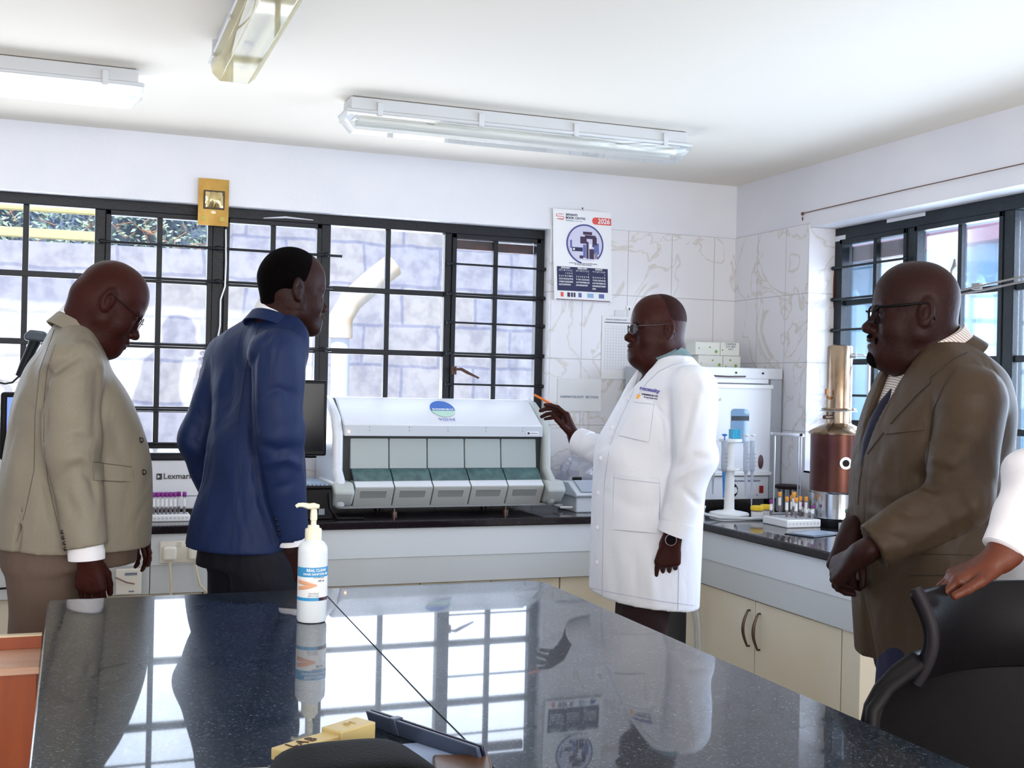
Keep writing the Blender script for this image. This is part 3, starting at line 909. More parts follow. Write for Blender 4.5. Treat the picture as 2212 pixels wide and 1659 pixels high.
# ================================================================== SOCKETS AND LEADS
ivory = mat('ivory_plastic', '#e6e1d6', .4)
def socket(label, c, w, h, axis='x', plugs=(), red=False, cat='socket'):
    t = thing('wall_socket', label, cat, c)
    MB().box((-w / 2, -.012, -h / 2), (w / 2, 0, h / 2)).build('plate', ivory, t, bevel=.004)
    return t
s1 = socket('double white wall socket with two plugs under the worktop', (.412, CYF + .0195, .8), .168, .088)
s1.location[1] = CYF + .02
for k, x in enumerate((-.048, .048)):
    pl = MB().box((x - .025, -.05, -.03), (x + .025, -.0125, .025)).build('plug', ivory, s1, bevel=.01, seg=3)
    MB().box((x + .028 - .06 * k * 0, -.0145, .018), (x + .044, -.012, .038)).build('switch', mat('ivory_dark', '#cfc6b8', .4), s1, bevel=.001)
lead = mat('cream_cable', '#cfc6ae', .5)
tag(MB().tube([(.364, CYF - .012, .77), (.366, CYF - .02, .72), (.372, CYF - .01, .66), (.37, CYF - .005, .55), (.365, CYF, .3)], .005, 8).build('power_lead', lead), 'cream power lead hanging straight down from the left plug', 'cable')
tag(MB().tube([(.46, CYF - .012, .77), (.465, CYF - .02, .73), (.48, CYF - .015, .67), (.52, CYF - .01, .63), (.56, CYF, .6), (.6, CYF + .01, .45)], .005, 8).build('power_lead', lead), 'cream power lead curving right from the right plug', 'cable')
s2 = socket('small square white socket with a thin plugged wire beside the grey jacket', (.215, CYF + .02, .69), .095, .1)
MB().tube([(-.05, -.02, .02), (-.01, -.025, 0), (.02, -.02, -.008)], .003, 6).build('wire', mat('brown_thin_wire', '#8a6a58', .5), s2)
MB().box((-.015, -.014, .025), (.03, -.012, .035)).box((.0, -.014, -.04), (.02, -.012, -.035)).build('marks', ink_grey, s2)
s3 = socket('wall socket with red rocker switches in the corner under the worktop', (2.48, CYF + .02, .8), .15, .09)
s3.location = (2.47, CYF + .02, .79)
for x in (-.02, .045):
    MB().box((x - .009, -.018, -.012), (x + .009, -.012, .02), rotx(.12)).build('red_switch', mat('red_rocker', '#d5281c', .35), s3, bevel=.002)
MB().box((.05, -.014, .028), (.06, -.012, .036)).box((.06, -.014, -.01), (.064, -.012, 0)).build('marks', ink_navy, s3)
grey_lead = mat('grey_cable', '#c3c8cc', .45)
tag(MB().tube([(2.9, 4.45, .9135), (2.78, 4.46, .9135), (2.68, 4.49, .916), (2.6, 4.5, .935), (2.55, 4.49, .932), (2.53, 4.485, .905), (2.525, 4.48, .84), (2.53, 4.47, .7), (2.545, 4.45, .6), (2.56, 4.44, .45), (2.565, 4.42, .2)], .0075, 10).build('power_lead', grey_lead), 'thick grey lead looping over the worktop edge beside the pipette stand', 'cable')
tag(MB().tube([(2.545, 4.69, .78), (2.56, 4.66, .74), (2.55, 4.6, .66), (2.548, 4.52, .6), (2.57, 4.5, .45), (2.58, 4.49, .2)], .005, 8).build('power_lead', grey_lead), 'thin grey lead hanging from the red-switched socket', 'cable')
tag(MB().tube([(-.9, CYF + .01, .67), (-.5, CYF + .008, .69), (-.25, CYF + .006, .682), (-.05, CYF + .005, .69)], .004, 6).build('black_wire', black_m), 'black wire along the board behind the grey suit trousers', 'wire')

# ================================================================== THE ANALYSER
an_w = mat('analyser_white', '#dfe3ec', .35)
an_g = mat('analyser_grey', '#b9bfbf', .4)
an_p = mat('analyser_panel', '#a3acad', .35)
an_d = mat('analyser_drawer', '#aeb0ae', .42)
an = thing('blood_analyser', 'large grey and white five-bay laboratory analyser on the worktop under the window', 'machine', (1.565, 4.9, ZC))
def prof_yz(pts, x0, x1): return MB().prism([(y, z) for y, z in pts], x0, x1, 'x')
# main shell under the lid and behind the doors (profile ccw in y,z)
shell = [(.06, .045), (.42, .045), (.42, .44), (.3, .5), (.25, .505), (.075, .36), (.085, .2)]
prof_yz(shell, -.475, .455).build('body', mat('analyser_gap_dark', '#2a2e2e', .6), an, bevel=.004)
lid = [(.055, .395), (.1, .435), (.235, .51), (.33, .512), (.42, .45), (.42, .43), (.31, .496), (.235, .49), (.08, .40), (.06, .35), (.052, .352)]
lido = MB().prism([(.052, .345), (.08, .345), (.3, .49), (.42, .43), (.42, .455), (.33, .508), (.245, .508), (.055, .392)], -.472, .452, 'x').build('lid', an_w, an, bevel=.006, seg=3)
# printed oval on the sloping lid
lid_n = Vector((0, -.116, .19)).normalized()
def lidpt(x, t, off=.0012):   # t 0..1 up the slope
    p = Vector((x, .055 + .19 * t, .392 + .116 * t)); return p + Vector((0, -.116, .19)).normalized() * off
def oval(name, rx, t0, t1, m, off):
    n = 32; vs = []
    for k in range(n):
        a = 2 * pi * k / n; tt = .6 + .3 * sin(a)
        tt = min(max(tt, t0), t1); 
        vs.append(lidpt(.005 + rx * cos(a), tt, off))
    MB().add(vs, [tuple(range(n))]).build(name, m, an, smooth=0)
oval('round_emblem', .058, .3, .9, mat('emblem_blue', '#3e6fc4', .4), .0014)
oval('round_emblem', .058, .3, .53, mat('emblem_green', '#b9dccb', .4), .0018)
nm = (0, -.52, .85)
for t_, txt, sz, m_ in ((.57, 'BIOMERIEUX', .0165, paper_m), (.2, 'VIDAS', .026, mat('emblem_purple', '#9a9fd0', .4))):
    p = lidpt(.005, t_, .003); place_text('lettering', txt, sz, m_, an, facing(p, nm), bold=.0004, spacing=1.1)
# header band
MB().box((-.47, .048, .343), (.45, .075, .39)).build('header_band', mat('analyser_band', '#c3c9d2', .35), an, bevel=.002)
for i, ch in enumerate('ABCDE'):
    x = -.36 + i * .178
    place_text('bay_letter', ch, .009, ink_grey, an, facing((x, .0475, .382), (0, -1, 0)))
    MB().cyl((x, .048, .368), (x, .0465, .368), .0022, n=10).build('indicator', ink_grey, an)
MB().sphere((-.452, .047, .362), .005, 10, 8).build('power_light', mat('amber_light', '#ffd0a0', .3, emit=('#ffb070', 6)), an)
MB().box((.37, .0465, .35), (.43, .048, .368)).build('maker_label', paper_m, an, bevel=.001)
MB().box((.375, .0455, .354), (.385, .0466, .364)).build('label_mark', ink_navy, an)
place_text('label_text', 'bioMerieux', .008, ink_grey, an, facing((.408, .0462, .359), (0, -1, 0)))
# five bays
x0s = -.44; bw = .174
for i in range(5):
    a = x0s + i * bw + .002; b = a + bw - .004
    MB().prism([(.062, .2), (.1, .2), (.1, .342), (.078, .342)], a, b, 'x').build('bay_door', an_p, an, bevel=.003)
    # lower parts step outwards to the right following the casing
    MB().prism([(.0, .152), (.02, .15), (.075, .197), (.055, .2)], a + .004, b + .004, 'x').build('tinted_window', mat('tinted_green', '#3a5557', .12, noise=('#567375', 25, 2)), an, bevel=.002)
    dr = MB().prism([(.02, .04), (.1, .04), (.1, .15), (.0, .15), (-.03, .128), (-.028, .118)], a + .003, b + .003, 'x')
    d = dr.build('drawer', an_d, an, bevel=.003)
    MB().prism([(-.03, .1285), (.0, .1505), (.006, .152), (-.024, .1295)], a + .004, b + .002, 'x').build('drawer_lip', an_w, an, bevel=.001)
    xm = (a + b) / 2
    tz = lambda z: (-.028 + (.118 - z) * .048 / .078)
    MB().prism([(tz(.108) - .002, .108), (tz(.112) - .004, .112), (tz(.112) + .004, .112), (tz(.078) + .004, .078), (tz(.078), .078)], xm - .058, xm + .058, 'x').build('grip_recess', mat('analyser_shadowless_grip', '#9a9d9c', .45), an, bevel=.002)
# cheeks either side
ch = [(.035, .03), (.42, .03), (.42, .46), (.33, .53), (.24, .515), (.1, .44), (.03, .36), (.012, .21), (-.03, .17), (-.055, .12), (-.03, .06)]
chs = [(.05, .03), (.42, .03), (.42, .45), (.33, .515), (.24, .5), (.1, .43), (.045, .36), (.04, .2), (-.01, .165), (-.045, .12), (-.01, .04)]
for s_, a, b in ((-1, -.52, -.474), (1, .454, .495)):
    mb = MB(); mb.prism(chs, a, b, 'x')
    mb.build('side_cheek', an_w if s_ < 0 else an_g, an, bevel=.016, seg=4)
lowc = [(.0, .045), (.3, .045), (.3, .15), (-.02, .15), (-.06, .115), (-.055, .1)]
for a, b in ((-.535, -.442), (.438, .53)):
    MB().prism(lowc, a, b, 'x').build('lower_corner', an_g, an, bevel=.014, seg=4)
MB().box((-.5, .02, .032), (.49, .4, .045)).build('base_plate', mat('analyser_base', '#8c8f92', .4), an, bevel=.002)
for x in (-.24, .28):
    for y in (.06, .36):
        MB().cyl((x, y, 0), (x, y, .014), .016, n=16).cyl((x, y, .014), (x, y, .033), .007, n=12).build('foot', metal, an)

# ================================================================== LEFT SIDE OF THE WORKTOP
cream_m = mat('cream_machine', '#d5d6cf', .4)
t = thing('desktop_machine', 'tall cream laboratory machine at the left end of the worktop', 'machine', (-.47, 5.1, ZC))
MB().box((-.25, -.2, .0), (.2, .2, .53)).build('body', cream_m, t, bevel=.02, seg=3)
MB().box((-.22, -.203, .05), (.16, -.2, .2)).build('front_door', mat('cream_machine_door', '#c4c5be', .4), t, bevel=.001)
MB().tube([(.12, -.12, .53), (.15, -.12, .545), (.17, -.1, .53)], .006, 6).build('top_handle', black_m, t)
t = thing('touch_screen', 'narrow dark-framed touch screen glowing blue behind the grey jacket', 'screen', (-.1, 4.86, ZC), .25)
MB().box((-.16, 0, .25), (.16, .03, .51)).build('frame', black_m, t, bevel=.012, seg=3)
MB().box((-.14, -.001, .27), (.14, .001, .49)).build('display', mat('blue_display', '#5e7fe0', .3, emit=('#8fa6ff', .7)), t)
MB().box((-.02, .02, .01), (.02, .05, .3)).box((-.09, -.04, 0), (.09, .1, .012)).build('stand', black_m, t, bevel=.003)
# barcode scanner on its stand
t = thing('barcode_scanner', 'dark grey handheld barcode scanner on a stand above the grey shoulder', 'scanner', (-.17, 5.07, ZC))
gm = mat('scanner_grey', '#3a4450', .35); gm2 = mat('scanner_black', '#15181d', .4)
MB().prism([(-.04, .0), (.045, .0), (.05, .02), (.03, .045), (-.03, .045), (-.045, .02)], -.032, .032, 'x').xf(Matrix.Translation((.03, -.02, .71)) @ Matrix.Rotation(radians(80), 4, 'Z') @ Matrix.Rotation(.1, 4, 'X')).build('head', gm, t, bevel=.01, seg=3)
MB().tube([(.025, -.02, .72), (.005, -.02, .67), (-.015, -.02, .62), (-.035, -.02, .57)], [.024, .02, .019, .015], 14).build('grip', gm2, t)
MB().tube([(-.035, -.02, .57), (-.06, -.02, .545), (-.085, -.02, .54), (-.15, -.03, .55), (-.25, -.05, .545), (-.4, -.03, .545)], .004, 6).build('cable', gm2, t)
MB().tube([(.04, .03, .0), (.04, .03, .62), (.035, .0, .66)], .009, 8).box((-.05, -.03, 0), (.13, .1, .014)).build('stand', gm2, t)
# printer
t = thing('printer', 'low white printer with a black lid edge behind the purple tubes', 'printer', (.45, 5.18, ZC))
pw = mat('printer_white', '#dfe0e6', .4)
MB().box((-.21, -.15, .03), (.21, .13, .235)).build('body', pw, t, bevel=.008, seg=3)
MB().box((-.205, -.155, .235), (.205, .13, .262)).build('lid', mat('printer_dark', '#1c1e26', .35), t, bevel=.006)
MB().box((-.2, -.15, .2635), (.2, .125, .268)).build('lid_glass', mat('printer_lid_top', '#cfd3dc', .25), t, bevel=.002)
MB().box((-.205, -.145, 0), (.205, .12, .03)).build('paper_tray', black_m, t, bevel=.003)
MB().box((-.2, -.151, .085), (.2, -.149, .087)).build('front_gap', black_m, t)
place_text('brand_lettering', 'Lexmark', .034, mat('print_dark', '#2b2d33', .5), t, facing((-.035, -.1512, .168), (0, -1, 0)), bold=.0003)
MB().box((-.122, -.1518, .155), (-.1, -.1505, .18)).build('brand_emblem', mat('print_dark', '#2b2d33', .5), t)
MB().prism([(.16, -.118), (.1675, -.107), (.175, -.118)], -.1522, -.1517, 'y').build('brand_emblem', pw, t)
# sample tubes
clear = glassy('clear_tube', '#f4f4f4', .08, .25, '#f0eef2')
purple = mat('purple_cap', '#8e2b93', .45)
orange = mat('orange_cap', '#e59a3e', .45)
labelm = mat('tube_label', '#f2f2f4', .6)
bloodm = mat('blood', '#4a1018', .25)
def tube_proto(name, label, cap, cat='tube', blood=.35, group=None):
    t = thing(name, label, cat, (0, 0, 0), 0, group)
    MB().lathe([(.001, -.001), (.004, .0005), (.0058, .004), (.0062, .01), (.0062, .072)], n=14).build('glass', clear, t)
    MB().lathe([(.0075, .068), (.0082, .069), (.0082, .084), (.007, .087), (.002, .087)], n=16).build('cap', cap, t)
    MB().lathe([(.0064, .03), (.0064, .062)], n=14).build('label', labelm, t)
    MB().lathe([(.001, .0), (.0045, .003), (.0053, .008), (.0053, .072 * blood), (.001, .072 * blood)], n=12).build('contents', bloodm, t)
    return t
def rack(label, loc, rz, nx, ny, px, py, group=None, h=.03, name='tube_rack'):
    t = thing(name, label, 'rack', loc, rz, group)
    w, d = nx * px + .012, ny * py + .012
    MB().box((-w / 2, -d / 2, .0), (w / 2, d / 2, h)).build('block', mat('rack_white', '#f0f1f4', .4), t, bevel=.005, seg=3)
    mb = MB()
    for i in range(nx):
        for j in range(ny):
            x = (i - (nx - 1) / 2) * px; y = (j - (ny - 1) / 2) * py
            mb.cyl((x, y, h + .0002), (x, y, h + .0008), .0066, n=12)
    mb.build('holes', mat('rack_hole', '#b9bcc6', .6), t)
    mb = MB()
    for i in range(nx): mb.cyl(((i - (nx - 1) / 2) * px, -d / 2 - .0006, h * .5), ((i - (nx - 1) / 2) * px, -d / 2 + .0004, h * .5), .005, n=12)
    mb.build('side_slots', mat('rack_slot', '#cfd2da', .5), t)
    return t
rack('white tube rack holding purple-capped tubes in front of the printer', (.352, 4.9, ZC), 0, 12, 5, .0155, .016, h=.028)
ptube = None
ords = ['first', 'second', 'third', 'fourth', 'fifth', 'sixth', 'seventh']
for i in range(8):
    x = .3095 + i * .0165 + (.004 if i == 7 else 0)
    lab = 'slim purple-capped tube standing in the left rack, %s' % ['leftmost beside the grey jacket', 'second from the grey jacket', 'third from the grey jacket', 'fourth from the grey jacket', 'fourth from its right end', 'third from its right end', 'second from its right end', 'rightmost with a darker cap'][i]
    if ptube is None:
        ptube = tube_proto('sample_tube', lab, purple, group='purple tubes in the left rack'); o = ptube
    else:
        o = dup(ptube, label=lab)
    o.location = (x, 4.884 + (.016 if i == 6 else 0), ZC + .0295); o.rotation_euler = (0, 0, i * .7)

# ================================================================== MONITOR, UPS BOX, KEYBOARD
t = thing('computer_monitor', 'black computer monitor between the blue suit and the analyser', 'monitor', (.785, 4.985, ZC), 0)
MB().box((-.24, 0, .255), (.24, .028, .58)).build('bezel', black_m, t, bevel=.008, seg=3)
MB().box((-.225, -.001, .275), (.225, .001, .565)).build('display', mat('dark_screen', '#16151c', .12), t)
MB().box((-.03, .03, .01), (.03, .05, .4)).build('neck', black_m, t, bevel=.004)
MB().box((-.1, -.07, .0), (.1, .1, .014)).build('foot', black_m, t, bevel=.004)
t = thing('power_supply_box', 'black boxy power supply unit on the worktop left of the analyser', 'box', (.86, 4.885, ZC))
MB().box((.035, -.06, 0), (.165, .3, .125)).build('case', mat('ups_black', '#100d12', .45), t, bevel=.004)
MB().box((.105, -.0615, .02), (.13, -.06, .045)).build('sticker', mat('ups_sticker', '#8a949c', .5), t)
t = thing('keyboard', 'thin black keyboard with pale keys lying on the black power box', 'keyboard', (.895, 4.93, ZC + .1265), 0)
MB().box((-.01, -.085, .0), (.13, .24, .012)).build('tray', black_m, t, bevel=.003)
mb = MB()
for i in range(7):
    for j in range(14):
        x = -.002 + i * .0172; y = -.075 + j * .022
        mb.box((x, y, .0122), (x + .014, y + .018, .019))
mb.build('keys', mat('key_blue_grey', '#8fa0b8', .5), t)
tag(MB().tube([(1.005, 4.817, ZC + .11), (1.01, 4.812, ZC + .05), (1.04, 4.8, ZC + .006), (1.15, 4.79, ZC + .006)], .005, 8).build('black_cable', black_m), 'black cable falling between the power box and the analyser', 'cable')

# ================================================================== SMALL DEVICE AND PLASTIC BAG
t = thing('small_centrifuge', 'small white bench device with sloping lid right of the analyser', 'machine', (2.26, 4.98, ZC))
MB().prism([(-.1, .0), (.12, .0), (.12, .13), (.0, .135), (-.1, .085)], -.1, .13, 'x').build('case', mat('device_white', '#ccd2da', .35), t, bevel=.006, seg=3)
MB().prism([(-.09, .093), (0, .139), (-.004, .141), (-.094, .095)], -.07, .115, 'x').build('glass_lid', mat('device_glass', '#aab4c4', .12), t)
MB().box((-.11, -.11, .07), (.14, .12, .078)).build('seam', mat('device_seam', '#7f8791', .5), t, bevel=.002)
MB().box((.0, -.103, .05), (.02, -.1, .054)).build('slot', black_m, t)
MB().box((-.05, .04, .135), (-.01, .07, .15)).build('catch', black_m, t, bevel=.004)
MB().tube([(-.1, -.06, .02), (-.15, -.04, .02), (-.15, .04, .02), (-.1, .06, .02)], .006, 8).build('front_handle', white_m, t)
bagm = glassy('clear_bag', '#f2f4fa', .12, .45, '#eef0fb')
rb = random.Random(4)
def crumple(c, r, seed, amp=.3, flat=1.0):
    rr = random.Random(seed); mb = MB().sphere((0, 0, 0), 1, 28, 18)
    fold = [(Vector((rr.gauss(0, 1), rr.gauss(0, 1), rr.gauss(0, 1))).normalized(), rr.uniform(.3, .9)) for _ in range(16)]
    vs = []
    for v in mb.v:
        v = Vector(v); f = 1.0
        for d, th in fold:
            k = abs(v.dot(d) - th); f -= amp * .35 * max(0, 1 - k / .12)
        v = v * f
        z = max(v.z, -.55)
        vs.append((c[0] + v.x * r[0], c[1] + v.y * r[1], c[2] + z * r[2]))
    mb.v = vs; return mb
tag(crumple((2.35, 5.22, ZC + .12), (.15, .09, .15), 3).build('plastic_bag', bagm, smooth=25), 'crumpled clear plastic bag on the worktop behind the white sleeve', 'bag')
tag(crumple((2.15, 5.27, ZC + .19), (.04, .05, .16), 9).build('plastic_bag', bagm, smooth=25), 'small upright plastic bag wedged between analyser and tiled wall', 'bag')

# ================================================================== INCUBATOR WITH BOXES
iw = mat('incubator_white', '#e6e9f0', .35); ie = mat('incubator_edge', '#bcc3cb', .4)
ic = thing('incubator', 'white laboratory incubator with small window and dial in the corner', 'incubator', (2.93, 4.87, ZC))
x0, x1 = -.325, .315
MB().box((x0, .02, .05), (x1, .44, .685)).build('case', ie, ic, bevel=.006, seg=3)
MB().box((x0, -.0, .63), (x1, .03, .685)).build('top_rail', iw, ic, bevel=.006)
MB().box((x0, .0, .05), (x1 - .07, .02, .16)).build('control_panel', iw, ic, bevel=.003)
MB().box((x1 - .065, .005, .05), (x1, .022, .63)).build('side_rail', ie, ic, bevel=.003)
d = MB().box((x0 + .005, -.012, .18), (x1 - .07, .012, .6)).build('door', iw, ic, bevel=.005, seg=3)
MB().box((x0, -.014, .61), (x1 - .09, .004, .632)).build('upper_rail', iw, ic, bevel=.003)
MB().box((x0 + .005, -.02, .585), (x1 - .065, -.012, .605)).build('door_lip', white_m, ic, bevel=.002)
MB().box((x0 + .005, -.02, .166), (x1 - .065, -.01, .184)).build('door_lip', white_m, ic, bevel=.002)
wp = [( -.005 + .055 * sx, .398 + .09 * sz) for sx, sz in ((-1, -1), (1, -1), (1, 1), (-1, 1))]
rp = []
cx, cz, hw, hh, r = .07, .405, .05, .082, .018
for ax, az, a0 in ((hw - r, hh - r, 0), (-(hw - r), hh - r, 90), (-(hw - r), -(hh - r), 180), (hw - r, -(hh - r), 270)):
    for k in range(6):
        a = radians(a0 + 18 * k); rp.append((cz + az + r * sin(a), cx + ax + r * cos(a)))
MB().prism([(z, x) for z, x in rp], -.0145, -.011, 'y').build('window', mat('incubator_window', '#7f9fc0', .06, spec=.9), d)
MB().box((cx - hw + .001, -.0155, .43), (cx + hw - .001, -.0143, .452)).build('dark_band', mat('dark_band', '#1b2230', .2), d)
MB().sphere((.19, -.014, .232), (.015, .004, .034), 16, 10).build('door_catch', mat('brown_oval', '#5b3d3e', .3), d)
MB().prism([(.54, -.04), (.52, -.06), (.525, -.035)], -.0135, -.012, 'y').build('worn_sticker', mat('sticker_grey', '#b9b5bd', .6), d)
k = MB().cyl((.035, 0, .095), (.035, -.006, .095), .036, n=32).build('dial', black_m, ic)
MB().cyl((.042, -.006, .095), (.042, -.024, .095), .016, n=24).build('dial_knob', white_m, k, bevel=.002)
mb = MB()
for a in range(0, 300, 30): mb.cyl((.035 + .029 * cos(radians(a)), -.0062, .095 + .029 * sin(radians(a))), (.035 + .029 * cos(radians(a)), -.007, .095 + .029 * sin(radians(a))), .0022, n=8)
mb.build('dial_marks', white_m, k)
MB().box((.192, -.006, .08), (.214, 0, .115)).build('red_switch', mat('red_dark', '#9a1f1c', .35), ic, bevel=.002)
place_text('lettering', 'Laboratory Incubator', .018, mat('ink_slate', '#56688a', .6), ic, facing((.12, -.0012, .14), (0, -1, 0)))
place_text('lettering', 'ON', .007, ink_grey, ic, facing((.18, -.0012, .07), (0, -1, 0)))
for x in (-.2, .05, .2): MB().cyl((x, -.001, .66), (x, -.004, .66), .005, n=12).build('screw', black_m, ic)
MB().tube([(-.1, -.006, .643), (.0, -.016, .64), (.1, -.006, .643)], .0035, 8).build('top_handle', metal, ic)
for x in (x0 + .04, x1 - .04):
    for y in (.05, .4): MB().cyl((x, y, 0), (x, y, .05), .018, n=16).build('foot', black_m, ic)
bm = mat('white_carton', '#e8eae4', .6); gd = mat('green_dot', '#7fae4e', .5); gd2 = mat('dark_dot', '#4a3a34', .5)
def carton(label, x, y, z, w, h, dots, text=False):
    t = thing('carton', label, 'box', (x, y, z), 0, 'small white cartons with green dots on the incubator')
    MB().box((-w / 2, -.05, 0), (w / 2, .05, h)).build('box', bm, t, bevel=.0015)
    for dx, dz, r in dots: MB().cyl((dx * w, -.0502, dz * h), (dx * w, -.0512, dz * h), r, n=16).build('green_dot', gd, t)
    MB().box((-w / 2, -.0504, h * .97), (w / 2, -.0500, h * .985)).build('lid_edge', mat('lid_line', '#a7ab9f', .6), t)
    if text: place_text('printed_text', 'CONTROL\nLOT 4821\n2-8 C', .013, ink_grey, t, facing((.005, -.0506, h * .66), (0, -1, 0)))
    return t
yy = 5.17; zz = ZC + .6855
carton('white carton, lower left of four on the incubator', 2.985, yy, zz, .14, .063, ((-.38, .35, .003), (.08, .6, .0045), (.36, .25, .008)))
carton('white carton, lower right of four on the incubator', 3.108, yy, zz, .1, .063, ((-.1, .65, .005), (.22, .22, .008), (-.35, .15, .004)))
carton('white carton, upper left of four on the incubator', 2.968, yy, zz + .0637, .14, .066, ((-.36, .5, .004), (.08, .6, .0045), (.34, .28, .008)))
carton('white carton with printed text, upper right of four on the incubator', 3.095, yy, zz + .0637, .108, .068, ((-.4, .4, .004),), True)

# ================================================================== PIPETTE STAND
st = thing('pipette_stand', 'white carousel pipette stand on the right worktop', 'stand', (2.83, 4.66, ZC))
MB().lathe([(.09, 0), (.092, .006), (.088, .014), (.06, .02), (.03, .024), (.024, .03)], n=40).build('base', white_m, st)
MB().lathe([(.024, .03), (.021, .2), (.02, .345)], n=24).build('pole', white_m, st)
MB().lathe([(.02, .335), (.052, .338), (.054, .345), (.052, .352), (.02, .354)], n=32).build('upper_disc', white_m, st)
MB().lathe([(.02, .205), (.052, .207), (.054, .212), (.052, .217), (.02, .219)], n=32).build('lower_disc', white_m, st)
tipb = thing('tip_box', 'small turquoise ribbed box on top of the pipette stand', 'box', (2.845, 4.65, ZC + .3545))
mb = MB()
for i in range(5): mb.box((-.02 + i * .0082, -.018, 0), (-.0133 + i * .0082, .018, .042))
mb.box((-.019, -.016, .0), (.02, .016, .039)); mb.build('ribbed_case', mat('turquoise', '#38a5c8', .35), tipb)
pg = glassy('pipette_grey', '#eef0f4', .08, .7, '#d3d8e0')
def pipette(label, x, y, tipcol, knob, lean=0.0, tipmat=None, tl=.1):
    t = thing('pipette', label, 'pipette', (x, y, ZC), 0, 'pipettes hanging on the carousel stand')
    MB().lathe([(.006, .2), (.0125, .21), (.0135, .25), (.0125, .31), (.0145, .335), (.013, .345), (.004, .347)], n=16, sx=1, sy=1.2).build('barrel', pg, t)
    MB().lathe([(.003, .347), (.003, .365), (.012, .369), (.013, .374), (.004, .377)], n=16).build('plunger', knob, t)
    MB().lathe([(.0025, .205 - tl - .06), (.005, .205 - tl), (.0078, .2), (.0078, .212)], n=14).build('tip_cone', tipmat or pg, t)
    mb = MB()
    for k in range(4): mb.box((-.009, -.0175, .23 + k * .018), (.009, -.0155, .234 + k * .018))
    mb.build('volume_marks', mat('mark_grey', '#9aa0aa', .5), t)
    return t
blue_m = mat('pipette_blue', '#2f7fd0', .35)
o = pipette('pipette with bright blue tip and plunger, leftmost on the carousel', 2.772, 4.615, None, blue_m, tipmat=blue_m, tl=.06)
o.rotation_euler = (0, 0, 0)
pipette('white pipette in the middle of the carousel', 2.86, 4.572, None, white_m, tl=.05)
pipette('pale grey pipette with a long clear tip, rightmost on the carousel', 2.917, 4.61, None, white_m, tl=.095)
pipette('pipette at the back of the carousel behind the blue-tipped one', 2.76, 4.69, None, white_m, tl=.05)
# specimen cups and jar
yl = mat('yellow_lid', '#f0c81e', .4)
cupb = glassy('cup_clear', '#f6f6f4', .06, .4, '#eeeeea')
def cup(label, x, y):
    t = thing('specimen_cup', label, 'cup', (x, y, ZC), 0, 'yellow-lidded specimen cups')
    MB().lathe([(.022, 0), (.025, .004), (.026, .042)], n=28).build('pot', cupb, t)
    MB().lathe([(.026, .04), (.029, .042), (.029, .056), (.026, .06), (.004, .06)], n=32).build('lid', yl, t)
    MB().lathe([(.0255, .01), (.0262, .034)], n=28).build('label', labelm, t)
    return t
cup('yellow-lidded specimen cup nearer the pipette stand', 2.877, 4.5); cup('yellow-lidded specimen cup nearer the orange-capped tubes', 2.948, 4.535)
t = thing('white_jar', 'small open white jar behind the base of the pipette stand', 'jar', (2.69, 4.68, ZC))
MB().lathe([(.02, 0), (.022, .003), (.022, .03), (.026, .034), (.027, .045), (.024, .046), (.022, .036), (.001, .036)], n=28).build('pot', white_m, t)

# ================================================================== TUBE RACK ON THE RIGHT
rk = rack('white foam tube rack holding orange-capped tubes on the right worktop', (2.903, 4.27, ZC), 0, 9, 10, .0175, .0175, h=.034)
ot = None
spots = [(2.862, 4.3), (2.878, 4.27), (2.894, 4.225), (2.92, 4.295), (2.937, 4.3), (2.953, 4.28), (2.97, 4.262), (2.906, 4.262), (2.945, 4.33)]
olab = ['leftmost', 'second from the left', 'nearest the camera', 'in the back row left of centre', 'in the back row right of centre', 'second from the right', 'rightmost', 'in the very middle', 'farthest back']
for i, (x, y) in enumerate(spots):
    lab = 'orange-capped sample tube in the white rack, %s' % olab[i]
    if ot is None: ot = tube_proto('sample_tube', lab, orange, group='orange-capped tubes in the right rack'); o = ot
    else: o = dup(ot, label=lab)
    o.location = (x, y, ZC + .036 + (.018 if i in (0, 4, 7) else 0)); o.rotation_euler = (0, 0, i)
for i, (x, y, lab) in enumerate(((2.842, 4.335, 'single purple-capped tube at the left end of the right rack'), (2.976, 4.22, 'purple-capped tube right of the orange ones, nearer of two'), (2.975, 4.3, 'purple-capped tube right of the orange ones, farther of two'))):
    o = dup(ptube, label=lab); o['group'] = 'purple tubes in the right rack'; o.location = (x, y, ZC + .03 - (.0 if i == 0 else .012)); o.location[2] = ZC + .0355
    o.scale = (1, 1, .62 if i else .8)
for i, (x, y) in enumerate(((2.958, 4.2), (2.972, 4.245), (2.94, 4.215), (2.955, 4.245))):
    t = thing('cuvette', ['short white capless vial at the front right of the rack', 'short white vial beside the purple tubes', 'short white vial left of the front right one', 'short white vial second from the front right'][i], 'vial', (x, y, ZC + .035), 0, 'short white vials in the rack')
    MB().lathe([(.005, 0), (.006, .004), (.006, .026)], n=14).build('body', clear, t)
    MB().lathe([(.0065, .024), (.007, .026), (.007, .038), (.003, .038)], n=14).build('cap', white_m, t)
